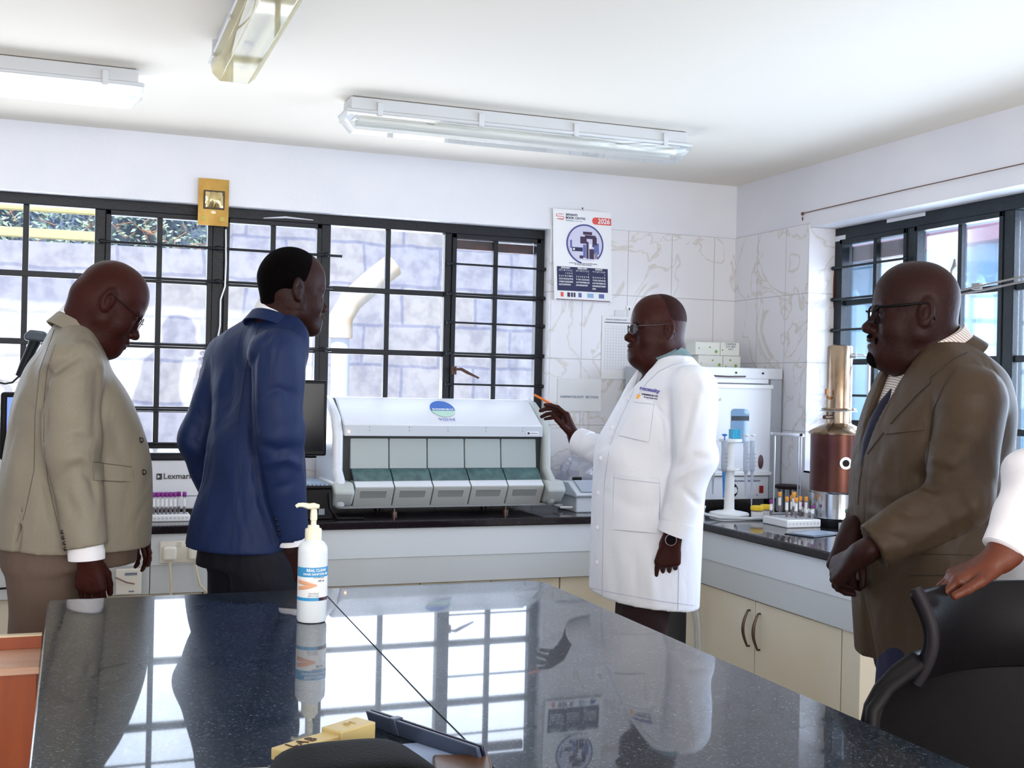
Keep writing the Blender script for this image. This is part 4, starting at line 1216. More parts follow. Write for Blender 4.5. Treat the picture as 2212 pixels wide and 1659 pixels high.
# sedimentation stand
es = thing('sedimentation_stand', 'tall thin-rodded sedimentation stand behind the tube rack', 'stand', (3.07, 4.56, ZC), radians(-8))
alu = mat('aluminium', '#c8ccd4', .3, metal=.7)
MB().box((-.075, -.02, 0), (.075, .02, .02)).build('foot_bar', alu, es, bevel=.003)
MB().box((-.08, -.01, .37), (.08, .01, .384), roty(.05)).build('top_bar', alu, es, bevel=.002)
for x in (-.062, .056, .068): MB().cyl((x, 0, .018), (x, 0, .372), .0035, n=10).build('rod', alu, es)
MB().cyl((.062, -.01, .377), (.062, -.014, .377), .006, n=12).build('knob', black_m, es)
gr = thing('glass_tube_holder', 'dark holder full of upright glass tubes behind the sedimentation stand', 'rack', (3.17, 4.7, ZC))
MB().lathe([(.05, .115), (.062, .118), (.063, .13), (.05, .135), (.003, .135)], n=28).build('top', mat('holder_black', '#241a1c', .5), gr)
for k in range(9):
    a = 2 * pi * k / 9
    MB().cyl((.045 * cos(a), .045 * sin(a), .004), (.045 * cos(a), .045 * sin(a), .116), .007, n=10).build('glass_tube', mat('smoky_glass', '#8f97a0', .1), gr)
MB().lathe([(.055, 0), (.056, .01), (.003, .01)], n=28).build('base', mat('holder_black', '#241a1c', .5), gr)

# ================================================================== WATER DISTILLER
inox = mat('distiller_steel', '#b9a68e', .22, metal=.95, noise=('#8f7763', 9, 5))
copper = mat('distiller_stained', '#6b4438', .3, metal=.8, noise=('#4a2a2c', 6, 4))
dt = thing('water_distiller', 'tall stainless steel water distiller with brown stained boiler by the right window', 'distiller', (3.12, 4.25, ZC))
dz = .04
MB().box((-.11, -.1, 0), (.11, .1, .03)).build('wood_block', mat('dark_block', '#16171c', .5), dt, bevel=.002)
MB().lathe([(.1, .03), (.116, .034), (.117, .14), (.119, .142), (.12, .148), (.117, .15)], n=48).build('foot_drum', mat('distiller_clean', '#c9cdd2', .18, metal=.95), dt)
MB().lathe([(.117, .15), (.1175, .39), (.1175, .395)], n=48).build('boiler', copper, dt)
MB().lathe([(.1175, .392), (.126, .394), (.127, .402), (.12, .408), (.09, .424), (.056, .44), (.054, .445)], n=48).build('boiler_lid', inox, dt)
MB().lathe([(.054, .44), (.054, .498), (.072, .499), (.074, .503), (.072, .507), (.054, .508)], n=40).build('collar', inox, dt)
MB().lathe([(.054, .508), (.054, .77), (.05, .778), (.035, .782), (.003, .783)], n=40).build('condenser', inox, dt)
MB().lathe([(.052, .5), (.077, .501), (.078, .505), (.052, .5055)], (0, 0, -.008), n=40).build('flange', alu, dt)
MB().tube([(.03, -.05, .735), (.06, -.068, .738), (.09, -.07, .735), (.1, -.07, .72), (.1, -.07, .6), (.098, -.07, .44)], .006, 10).cyl((.025, -.045, .735), (.04, -.06, .736), .011, n=14).build('outlet_pipe', alu, dt)
MB().cyl((-.05, -.02, .47), (-.1, -.035, .468), .009, n=12).cyl((-.075, -.027, .47), (-.075, -.027, .492), .006, n=10).build('side_valve', mat('brass_dark', '#5f4a3e', .4, metal=.7), dt)
MB().cyl((-.054, -.01, .55), (-.075, -.02, .555), .006, n=10).box((-.085, -.03, .565), (-.072, -.015, .59)).build('small_tap', mat('tap_orange', '#a9703a', .5), dt)
v = Vector((-.35, -.94, 0)).normalized()
p = Vector((0, 0, .275)) + v * .118
MB().cyl(p, p + v * .006, .026, n=28).build('sight_ring', alu, dt)
MB().cyl(p + v * .006, p + v * .0065, .015, n=24).build('sight_hole', mat('dark_hole', '#1d1414', .5), dt)
v = Vector((.1, -.99, 0)).normalized(); sd = Vector((.99, .1, 0))
b0 = Vector((0, 0, 0)) + v * .126
mb = MB().tube([b0 + Vector((0, 0, .4)) - sd * .012, b0 + Vector((0, 0, .34)) - sd * .012, b0 + Vector((0, 0, .33)), b0 + Vector((0, 0, .34)) + sd * .012, b0 + Vector((0, 0, .4)) + sd * .012], .0022, 6)
mb.build('latch', alu, dt)
MB().box((b0.x - .009, b0.y - .003, .352), (b0.x + .009, b0.y + .006, .376)).build('latch_plate', alu, dt, bevel=.002)
# curved paper label on the foot drum
def lblf(a0, a1, z0, z1, r):
    def f(u, w):
        a = a0 + (a1 - a0) * u; return (r * cos(a), r * sin(a), z0 + (z1 - z0) * w)
    return f
MB().sheet(lblf(radians(255), radians(300), .09, .135, .1185), 12, 2, .0006).build('label', mat('label_bluewhite', '#c3d4e6', .5), dt)
MB().sphere((-.03, -.118, .07), (.009, .002, .01), 12, 8).build('green_mark', mat('green_mark', '#2f8a6a', .5), dt)
# small boxes and tray by the clasped hands
tag(MB().box((3.02, 4.05, ZC), (3.1, 4.1, ZC + .028)).build('small_carton', mat('carton_pale', '#cfd6dc', .6), bevel=.001), 'small pale carton on the worktop in front of the distiller', 'box')
t = thing('clipboard', 'flat dark tray with a pale sheet on the worktop beside the clasped hands', 'tray', (2.82, 3.98, ZC), radians(20))
MB().box((-.11, -.07, 0), (.11, .07, .005)).build('board', mat('tray_dark', '#3a4350', .2), t, bevel=.002)
MB().box((-.09, -.055, .0052), (.09, .05, .0062)).build('sheet', mat('tray_sheet', '#8fa0b4', .25), t)

# ================================================================== ON THE ISLAND TABLE
TZ = .92
sb = thing('hand_sanitizer_bottle', 'white pump bottle of hand sanitizer standing on the granite table', 'bottle', (.531, 2.71, TZ))
bw = mat('bottle_white', '#e4ecf4', .3, trans=0)
MB().lathe([(.026, 0), (.032, .002), (.0345, .008), (.0345, .165), (.0335, .175), (.027, .184), (.019, .189), (.0185, .196)], n=48).build('bottle', bw, sb)
MB().lathe([(.0185, .19), (.0195, .191), (.0195, .214), (.018, .2165), (.014, .218), (.013, .224), (.003, .224)], n=32).build('collar', mat('pump_cream', '#f0ecd6', .35), sb)
pc = mat('pump_cream', '#f0ecd6', .35)
MB().lathe([(.0065, .222), (.0065, .235), (.0082, .237), (.0082, .25), (.007, .262), (.003, .262)], n=20).build('stem', pc, sb)
MB().tube([(.012, -.004, .268), (0, 0, .269), (-.012, .0, .2685), (-.026, .0, .272), (-.036, .0, .272), (-.042, 0, .268)], [.0045, .0075, .007, .0055, .005, .0042], 12).build('nozzle', pc, sb)
def wrap(name, a0, a1, z0, z1, m, r=.0350):
    return MB().sheet(lblf(a0, a1, z0, z1, r), 28, 1, .0003).build(name, m, sb)
A0, A1 = radians(180), radians(385)
lb = wrap('label', A0, A1, .055, .125, mat('label_white', '#eef1f4', .45))
wrap('label_header', A0, A1, .108, .13, mat('label_blue', '#3596cf', .45), .0353)
wrap('label_footer', A0, radians(285), .053, .0605, mat('label_blue', '#3596cf', .45), .0353)
wrap('label_footer', radians(285), A1, .053, .0605, mat('label_maroon', '#3c1f33', .45), .0353)
def wraptext(name, txt, size, ang, z, m, **k):
    me = lettering(txt, size, depth=.0002, **k)
    for v in me.vertices:
        a = ang + v.co.x / .0356; r = .0356 + v.co.z
        v.co = Vector((r * cos(a), r * sin(a), z + v.co.y))
    me.materials.clear()
    o = link_mesh(name, me, m, sb); return o
front = radians(270 - 11)
wraptext('lettering', 'REAL CLEAN', .0088, front + .3, .1235, paper_m, bold=.0003)
wraptext('lettering', 'HAND SANITIZER GEL', .0066, front + .3, .1145, paper_m, bold=.0002)
wraptext('lettering', 'Kills 99.9% germs', .004, front + .45, .1065, ink_grey)
wraptext('lettering', '500 ml', .0062, front + .6, .099, mat('print_dark', '#2b2d33', .5))
wraptext('lettering', 'Moisturizing and\ngentle on hands\nkeep out of reach', .0036, front + .1, .0675, ink_grey)
skinp = mat('print_hand_skin', '#e3a988', .5)
def onb(a, z, r=.0356): return (r * cos(a), r * sin(a), z)
for zc, dz_ in ((.097, -.004), (.081, .004)):
    mb = MB()
    mb.tube([onb(front - 1.1 + .2 * k, zc + dz_ * k * .25, .0352) for k in range(8)], [.0045, .0046, .0048, .0048, .0042, .0032, .0022, .0012], 8)
    # flatten the tube against the bottle so it reads as print
    vs = []
    for v in mb.v:
        v = Vector(v); a = atan2(v.y, v.x); r = .0354 + .12 * (sqrt(v.x ** 2 + v.y ** 2) - .0352); vs.append((r * cos(a), r * sin(a), v.z))
    mb.v = vs; mb.build('printed_hand', skinp, sb)
# LAB key block
kb = thing('wooden_key_block', 'pale wooden key tag marked LAB lying across the black pouch', 'key tag', (.372, 1.765, TZ), radians(0))
wm = mat('pale_wood', '#d8c48c', .5, noise=('#c9b277', 20, 3))
dirv = Vector((.155, .098, 0)).normalized(); ang = atan2(.098, .155)
kb.rotation_euler = (0, 0, ang)
kb.location = (.366, 1.752, TZ + .005)
MB().box((-.09, -.017, .0), (.09, .017, .018)).build('block', wm, kb, bevel=.002)
MB().box((.015, -.022, -.004), (.09, .022, .024)).build('sleeve', mat('pale_wood_sleeve', '#cbb77e', .45), kb, bevel=.002)
place_text('lettering', 'LAB', .026, mat('ink_brown', '#4a3326', .6), kb, facing((-.045, 0, .0185), (0, 0, 1), (0, 1, 0)), spacing=1.3)
place_text('lettering', '01', .02, mat('ink_faded', '#b09a62', .6), kb, facing((.055, 0, .0245), (0, 0, 1), (0, 1, 0)), spacing=1.2)
# black pouch
pch = thing('black_pouch', 'black zipped pouch at the bottom edge of the table', 'pouch', (.37, 1.62, TZ))
def pouchf(u, v):
    x = -.125 + .25 * u; y = -.13 + .205 * v
    h = .045 * (max(0, 1 - (2 * u - 1) ** 4)) ** .5 * (max(0, 1 - (2 * v - 1) ** 4)) ** .5
    return (x * (1 - .25 * v * v), y, h + .002)
MB().sheet(pouchf, 20, 16, .002).build('shell', mat('pouch_black', '#050406', .6, spec=.1, bump=(250, .2)), pch)
rim = [Vector(pouchf(i / 20, 1)) for i in range(21)] + [Vector(pouchf(1, 1 - i / 16)) for i in range(1, 17)] + [Vector(pouchf(1 - i / 20, 0)) for i in range(1, 21)] + [Vector(pouchf(0, i / 16)) for i in range(1, 16)]
MB().tube([p + Vector((0, 0, .001)) for p in rim], .0022, 6, closed=True).build('piping', mat('pouch_piping', '#4d5663', .3), pch)
# standing navy case
nc = thing('tablet_case', 'open navy blue case standing at an angle on the table', 'case', (.5, 1.7, TZ))
ncm = mat('navy_leather', '#15152e', .3, bump=(200, .1))
nc2 = mat('navy_edge', '#3c465c', .35)
a, b = Vector((-.025, .155, .002)), Vector((.085, -.08, .002))
dv = (b - a); L_ = dv.length; dn = dv.normalized(); up = Vector((0, 0, 1)); nn = dn.cross(up)
def slab(x0, x1, z0, z1, t0, t1, tilt=.35):
    vs = []
    for t_ in (t0, t1):
        for x, z in ((x0, z0), (x1, z0), (x1, z1), (x0, z1)):
            vs.append(a + dn * x + up * (z * cos(tilt) + (t_) * sin(tilt) * 0) + nn * (t_ + z * sin(tilt)))
    return MB().add(vs, [(3, 2, 1, 0), (4, 5, 6, 7), (0, 1, 5, 4), (1, 2, 6, 5), (2, 3, 7, 6), (3, 0, 4, 7)])
slab(0, L_, 0, .03, 0, .006).build('cover', ncm, nc, bevel=.002)
slab(0, L_, .0, .03, .009, .016).build('cover', nc2, nc, bevel=.002)
slab(.06, .075, .001, .032, -.002, .018).build('hinge', nc2, nc, bevel=.002)
MB().tube([a + dn * .2 + nn * (-.002) + up * .012, a + dn * .2 + nn * .001 + up * .012], .003, 8).build('stud', alu, nc)
wal = thing('brown_wallet', 'brown leather wallet beside the navy case at the bottom edge', 'wallet', (.535, 1.6, TZ), radians(-15))
MB().box((-.04, -.06, .0), (.045, .04, .014)).build('cover', mat('brown_leather', '#5a3a22', .35, noise=('#3c2614', 12, 3)), wal, bevel=.005, seg=3)
clo = thing('blue_cloth', 'pale blue folded cloth under the navy case', 'cloth', (.5, 1.69, TZ), radians(15))
MB().sheet(lambda u, v: (-.06 + .12 * u, -.06 + .11 * v, .003 + .0015 * sin(9 * u + 4 * v)), 12, 12, .0025).build('fold', mat('pale_blue_cloth', '#9fb4dc', .8), clo)
pp = thing('paper_sheet', 'corner of a cream paper sheet at the bottom edge of the table', 'paper', (.225, 1.62, TZ), radians(-6))
MB().sheet(lambda u, v: (-.05 + .12 * u, -.06 + .14 * v, .0015 + .004 * (1 - u) ** 2 * v), 8, 8, .0006).build('sheet', mat('cream_paper', '#e6e2cf', .6), pp)

# ================================================================== WOODEN UNIT AND BLUE SEAT AT LEFT
wu = thing('wooden_cabinet', 'orange wooden cabinet with raised back edge left of the granite table', 'cabinet', (-.6, 2.97, 0))
wood_o = mat('orange_wood', '#8f3d16', .4, grain=('#a9521f', (3, 3, .35)), noise=('#a84f1e', 9, 4))
wood_p = mat('pink_wood_top', '#d9b199', .35, grain=('#cfa187', (.4, 3, 3)), noise=('#cb9c82', 9, 4))
MB().box((-.55, -.1, 0), (.535, .1, .8)).build('body', wood_o, wu, bevel=.002)
MB().box((-.56, -.11, .8), (.54, .1, .818)).build('top', wood_p, wu, bevel=.002)
MB().box((-.56, .08, .818), (.54, .1, .848)).build('back_edge', wood_o, wu, bevel=.001)
MB().box((-.56, .079, .848), (.54, .101, .852)).build('edge_strip', mat('edge_strip', '#e6d3b4', .4), wu)
t = thing('blue_stool', 'dark blue padded stool seat at the bottom left corner', 'stool', (-.32, 2.45, 0))
MB().lathe([(.17, .5), (.19, .51), (.195, .54), (.18, .565), (.1, .572), (.003, .574)], n=32).build('seat', mat('navy_vinyl', '#1f2f5c', .5), t)
for k in range(4):
    a = pi / 4 + k * pi / 2
    MB().cyl((.1 * cos(a), .1 * sin(a), .5), (.18 * cos(a), .18 * sin(a), 0), .012, n=10).build('leg', metal, t)

# ================================================================== OFFICE CHAIR AT RIGHT
oc = thing('office_chair', 'black office chair with curved backrest at the right edge', 'chair', (1.628, 1.767, 0), radians(2.5))
cb = mat('chair_black', '#08070a', .5, bump=(300, .1)); ce = mat('chair_edge_grey', '#1f1c22', .55)
def backf(x0, x1, z0, z1, curve, off=0):
    def f(u, v):
        z = z0 + (z1 - z0) * v
        x = (x0(v) * (1 - u) + x1(v) * u)
        y = curve * (2 * u - 1) ** 2 + off - .025 * sin(pi * v)
        return (x, y, z)
    return f
ul = lambda v: -.19 + .02 * sin(pi * (1 - v) * .9)
ur = lambda v: .19 - .02 * sin(pi * (1 - v) * .9)
MB().sheet(backf(ul, ur, .955, 1.128, -.05), 24, 12, .03).build('upper_backrest', cb, oc, bevel=.008, seg=3)
MB().tube([(ul(v / 12) - .002, -.05 - .025 * sin(pi * v / 12) + .012, .955 + .173 * v / 12) for v in range(13)], .011, 10).build('edge_trim', ce, oc)
ll = lambda v: -.305 + .12 * (max(0, v - .8) / .2) ** 2.2 + .1 * max(0, .25 - v)
lr = lambda v: -ll(v)
MB().sheet(backf(ll, lr, .5, .99, -.07, .01), 28, 22, .035).build('lower_backrest', cb, oc, bevel=.01, seg=3)
MB().tube([(ll(v / 14) - .002, -.07 + .01 - .025 * sin(pi * v / 14) + .015, .5 + .49 * v / 14) for v in range(15)], .013, 10).build('edge_trim', mat('chair_edge_dark', '#0d0c0f', .5), oc)
MB().box((-.26, -.5, .44), (.26, .0, .52)).build('seat', cb, oc, bevel=.03, seg=4)
MB().cyl((0, -.22, .12), (0, -.22, .44), .03, n=16).build('gas_lift', metal, oc)
for k in range(5):
    a = 2 * pi * k / 5
    l_ = MB().tube([(0, -.22, .12), (.28 * cos(a), -.22 + .28 * sin(a), .075)], [.025, .016], 8).build('leg', cb, oc)
    MB().cyl((.28 * cos(a) - .012, -.22 + .28 * sin(a), .03), (.28 * cos(a) + .012, -.22 + .28 * sin(a), .03), .028, n=14).build('castor', cb, l_)
MB().tube([(0, -.02, .5), (0, .03, .6), (0, .03, .8)], .025, 8).build('back_spine', cb, oc)
# ================================================================== PEOPLE: implicit surfaces turned into meshes
def V(*a): return np.array(a, dtype=np.float64)
def nrm(v): v = np.asarray(v, float); return v / (np.linalg.norm(v) + 1e-12)

class Sdf:
    def __init__(s, lo, hi, step, fine=()):
        s.ax = []
        for i in range(3):
            x = lo[i]; L = []
            while x < hi[i]:
                L.append(x)
                st = step
                for f in fine:
                    if f[0][i] - 1e-6 <= x < f[1][i]: st = min(st, f[2])
                x += st
            s.ax.append(np.array(L, dtype=np.float32))
        s.F = np.full([len(a) for a in s.ax], .2, dtype=np.float32)
    def reg(s, lo, hi):
        sl = []
        for i in range(3):
            a = max(0, int(np.searchsorted(s.ax[i], lo[i])) - 1)
            b = min(len(s.ax[i]), int(np.searchsorted(s.ax[i], hi[i])) + 1)
            sl.append(slice(a, max(b, a)))
        sl = tuple(sl)
        X = s.ax[0][sl[0]][:, None, None]; Y = s.ax[1][sl[1]][None, :, None]; Z = s.ax[2][sl[2]][None, None, :]
        return sl, X, Y, Z
    def op(s, sl, d, k, mode):
        A = s.F[sl]
        d = d.astype(np.float32)
        if mode == 'sub': d = -d
        if k <= 0:
            s.F[sl] = np.minimum(A, d) if mode == 'add' else np.maximum(A, d)
            return
        h = np.maximum(k - np.abs(A - d), 0) / k
        if mode == 'add': s.F[sl] = np.minimum(A, d) - h * h * k * .25
        else: s.F[sl] = np.maximum(A, d) + h * h * k * .25
    def cap(s, a, b, ra, rb=None, k=.02, mode='add', sq=None, flat=False, flat0=False):
        a = V(*a); b = V(*b)
        if rb is None: rb = ra
        m = max(ra, rb) * 1.6 + k + .01
        sl, X, Y, Z = s.reg(np.minimum(a, b) - m, np.maximum(a, b) + m)
        if 0 in s.F[sl].shape: return s
        ba = b - a; L2 = ba @ ba + 1e-12
        dx, dy, dz = X - a[0], Y - a[1], Z - a[2]
        t = (dx * ba[0] + dy * ba[1] + dz * ba[2]) / L2
        h = np.clip(t, 0, 1)
        ex, ey, ez = dx - h * ba[0], dy - h * ba[1], dz - h * ba[2]
        if sq is not None:
            n = nrm(sq[0]); q = (ex * n[0] + ey * n[1] + ez * n[2]) * (sq[1] - 1)
            ex, ey, ez = ex + n[0] * q, ey + n[1] * q, ez + n[2] * q
        d = np.sqrt(ex * ex + ey * ey + ez * ez) - (ra + (rb - ra) * h)
        L = sqrt(L2)
        if flat: d = np.maximum(d, (t - 1) * L)
        if flat0: d = np.maximum(d, -t * L)
        s.op(sl, d, k, mode)
        return s
    def ell(s, c, r, R=None, k=.02, mode='add'):
        c = V(*c); m = max(r) + k + .01
        sl, X, Y, Z = s.reg(c - m, c + m)
        if 0 in s.F[sl].shape: return s
        dx, dy, dz = X - c[0], Y - c[1], Z - c[2]
        if R is not None:   # rows of R: local axes
            lx = dx * R[0][0] + dy * R[0][1] + dz * R[0][2]
            ly = dx * R[1][0] + dy * R[1][1] + dz * R[1][2]
            lz = dx * R[2][0] + dy * R[2][1] + dz * R[2][2]
        else: lx, ly, lz = dx + 0 * dy, dy + 0 * dx, dz + 0 * dx
        k0 = np.sqrt((lx / r[0]) ** 2 + (ly / r[1]) ** 2 + (lz / r[2]) ** 2)
        k1 = np.sqrt((lx / r[0] ** 2) ** 2 + (ly / r[1] ** 2) ** 2 + (lz / r[2] ** 2) ** 2) + 1e-6
        s.op(sl, k0 * (k0 - 1) / k1, k, mode)
        return s
    def loft(s, st, fwd, k=.02, n=2.3, zbot=None, ztop=None, hem=None, mode='add', grow=0):
        """st rows: z, x, y, radius along fwd, radius sideways; hem=(z0, slope_x, slope_y)"""
        st = sorted(st); st = np.array(st, float)
        fx, fy = nrm(V(*fwd)[:2]); 
        zb = st[0, 0] if zbot is None else zbot; zt = st[-1, 0] if ztop is None else ztop
        R = st[:, 3:].max() + .06
        sl, X, Y, Z = s.reg(V(st[:, 1].min() - R, st[:, 2].min() - R, zb - .05), V(st[:, 1].max() + R, st[:, 2].max() + R, zt + .05))
        z1 = Z.ravel()
        # smooth interpolation between the stations
        def itp(col):
            x = st[:, 0]; y = st[:, col]; m_ = np.gradient(y, x)
            i = np.clip(np.searchsorted(x, z1) - 1, 0, len(x) - 2); h = x[i + 1] - x[i]; t = np.clip((z1 - x[i]) / h, 0, 1)
            return ((2*t**3-3*t**2+1)*y[i] + (t**3-2*t**2+t)*h*m_[i] + (-2*t**3+3*t**2)*y[i+1] + (t**3-t**2)*h*m_[i+1]).astype(np.float32)[None, None, :]
        cx, cy, rf, rs = itp(1), itp(2), np.maximum(itp(3) + grow, .012), np.maximum(itp(4) + grow, .012)
        dx, dy = X - cx, Y - cy
        a = np.abs(dx * fx + dy * fy) / rf; b = np.abs(dx * -fy + dy * fx) / rs
        q = (a ** n + b ** n + 1e-9) ** (1 / n)
        d = (q - 1) * np.minimum(rf, rs) * .9
        top = Z - zt; d = np.maximum(d, top + 0 * d)
        if hem is None: d = np.maximum(d, zb - Z + 0 * d)
        else: d = np.maximum(d, hem[0] + hem[1] * X + hem[2] * Y - Z)
        s.op(sl, d, k, mode)
        return s
    def ripple(s, lo, hi, amp, fn):
        """shallow cloth ripples: adds amp*fn(X,Y,Z) fading out at the edges of the box"""
        sl, X, Y, Z = s.reg(lo, hi)
        w = 1.0
        for P, a, b in ((X, lo[0], hi[0]), (Y, lo[1], hi[1]), (Z, lo[2], hi[2])):
            t = np.clip((P - a) / (b - a), 0, 1); w = w * np.sin(pi * t)
        s.F[sl] += (amp * w * fn(X, Y, Z)).astype(np.float32)
        return s
    def mesh(s, name):
        F = s.F; ax = s.ax
        S_ = F < 0
        def c(o): return S_[o[0]:S_.shape[0] - 1 + o[0], o[1]:S_.shape[1] - 1 + o[1], o[2]:S_.shape[2] - 1 + o[2]]
        offs = [(i, j, k) for i in (0, 1) for j in (0, 1) for k in (0, 1)]
        cnt = sum(c(o).astype(np.int8) for o in offs)
        I, J, K = np.nonzero((cnt > 0) & (cnt < 8))
        n = len(I)
        P = np.zeros((n, 3)); C_ = np.zeros(n)
        for a in range(3):
            for p in (0, 1):
                for q in (0, 1):
                    o0 = [0, 0, 0]; b_, c_ = [x for x in range(3) if x != a]
                    o0[b_] = p; o0[c_] = q
                    o1 = list(o0); o1[a] = 1
                    i0 = (I + o0[0], J + o0[1], K + o0[2]); i1 = (I + o1[0], J + o1[1], K + o1[2])
                    f0 = F[i0]; f1 = F[i1]; m_ = (f0 < 0) != (f1 < 0)
                    t = np.where(m_, f0 / np.where(m_, f0 - f1, 1), 0)
                    for x in range(3):
                        v0 = ax[x][i0[x]]; v1 = ax[x][i1[x]]
                        P[:, x] += np.where(m_, v0 + t * (v1 - v0), 0)
                    C_ += m_
        P /= C_[:, None]
        idx = np.full([d - 1 for d in F.shape], -1, dtype=np.int64); idx[I, J, K] = np.arange(n)
        faces = []
        for a in range(3):
            b_, c_ = (a + 1) % 3, (a + 2) % 3
            sa = [slice(None)] * 3; sb = [slice(None)] * 3
            sa[a] = slice(0, -1); sb[a] = slice(1, None)
            A = S_[tuple(sa)]; B = S_[tuple(sb)]
            ii = np.array(np.nonzero(A != B))
            ok = (ii[b_] > 0) & (ii[c_] > 0) & (ii[b_] < F.shape[b_] - 1) & (ii[c_] < F.shape[c_] - 1)
            ii = ii[:, ok]; inside = A[tuple(ii)]
            def g(db, dc):
                q = ii.copy(); q[b_] += db; q[c_] += dc; return idx[tuple(q)]
            Q = np.stack([g(-1, -1), g(0, -1), g(0, 0), g(-1, 0)], 1)
            Q[~inside] = Q[~inside][:, ::-1]
            faces.append(Q)
        Q = np.concatenate(faces)
        Q = Q[(Q >= 0).all(1)]
        me = bpy.data.meshes.new(name)
        me.vertices.add(n); me.vertices.foreach_set('co', P.astype(np.float32).ravel())
        m = len(Q)
        me.loops.add(m * 4); me.loops.foreach_set('vertex_index', Q.ravel().astype(np.int32))
        me.polygons.add(m); me.polygons.foreach_set('loop_start', np.arange(0, m * 4, 4, dtype=np.int32))
        try: me.polygons.foreach_set('loop_total', np.full(m, 4, dtype=np.int32))
        except Exception: pass
        me.update(calc_edges=True)
        me.polygons.foreach_set('use_smooth', np.ones(m, dtype=bool))
        return me

def frame(fwd, up):
    f = nrm(fwd); l = nrm(np.cross(nrm(up), f)); u = np.cross(f, l)
    return np.array([f, l, u])

def add_head(S_, o, R, sc=1.0, jowl=0.0, goatee=False):
    """o: point between the ears; rows of R: forward, left, up"""
    def T(x, y, z): return V(*o) + sc * (x * R[0] + y * R[1] + z * R[2])
    def E(c, r, k=.015, mode='add', RR=None): S_.ell(T(*c), [q * sc for q in r], R if RR is None else RR, k, mode)
    def Cp(a, b, r0, r1, k=.015, mode='add'): S_.cap(T(*a), T(*b), r0 * sc, r1 * sc, k, mode)
    E((-.008, 0, .040), (.094, .0765, .088), 0)
    E((.025, 0, .035), (.066, .066, .078), .03)
    E((.032, 0, -.03), (.054, .060, .07), .03)
    for s_ in (1, -1):
        Cp((.0, s_ * .048, -.045), (.066, s_ * .02, -.09), .024 + jowl, .02 + jowl, .035)
        E((.05, s_ * .042, -.03), (.032, .026, .034), .02)
        Cp((.079, s_ * .012, .022), (.066, s_ * .048, .02), .012, .011, .02)
    E((.0795, 0, -.096), (.022, .026, .019), .025)
    if jowl: E((.03, 0, -.105), (.05, .05, .03 + jowl), .04)
    # sockets, nose, mouth
    for s_ in (1, -1):
        E((.088, s_ * .032, .003), (.014, .019, .013), .014, 'sub')
        E((.068, s_ * .032, .002), (.0155, .0175, .0135), .006)
        E((.0745, s_ * .032, .0075), (.0105, .0165, .006), .004)
        E((.073, s_ * .032, -.006), (.010, .016, .0045), .004)
    Cp((.078, 0, .014), (.106, 0, -.026), .0085, .0125, .014)
    E((.109, 0, -.030), (.0135, .0145, .0115), .008)
    for s_ in (1, -1):
        E((.099, s_ * .0145, -.034), (.0115, .0088, .0088), .006)
        E((.104, s_ * .0085, -.0425), (.006, .0042, .004), .003, 'sub')
    E((.078, 0, -.064), (.024, .03, .026), .02)
    E((.0985, 0, -.0575), (.0125, .0245, .0075), .005)
    E((.0965, 0, -.0735), (.0125, .0215, .0085), .005)
    E((.111, 0, -.0655), (.013, .026, .0018), .003, 'sub')
    if goatee: E((.078, 0, -.098), (.028, .026, .022), .012)
    # ears
    for s_ in (1, -1):
        er = frame(R[0] * .95 + R[2] * .12 - R[1] * s_ * .25, R[2] - R[0] * .16)
        c = T(-.018, s_ * .0785, .004)
        S_.ell(c, (.0185 * sc, .0085 * sc, .0325 * sc), er, .006)
        S_.ell(c + (er[0] * .003 + R[1] * s_ * .0095) * sc, (.0115 * sc, .0075 * sc, .0215 * sc), er, .004, 'sub')
        S_.ell(c + (er[0] * .0035 + R[1] * s_ * .003 - er[2] * .004) * sc, (.0055 * sc, .006 * sc, .012 * sc), er, .004)
        S_.ell(c + (-er[2] * .027 + er[0] * .004) * sc, (.010 * sc, .0065 * sc, .0105 * sc), er, .005)
        S_.cap(c + er[0] * .014 * sc + er[2] * .004 * sc, c + er[0] * .013 * sc - er[2] * .012 * sc, .005 * sc, .005 * sc, .005)
    return T

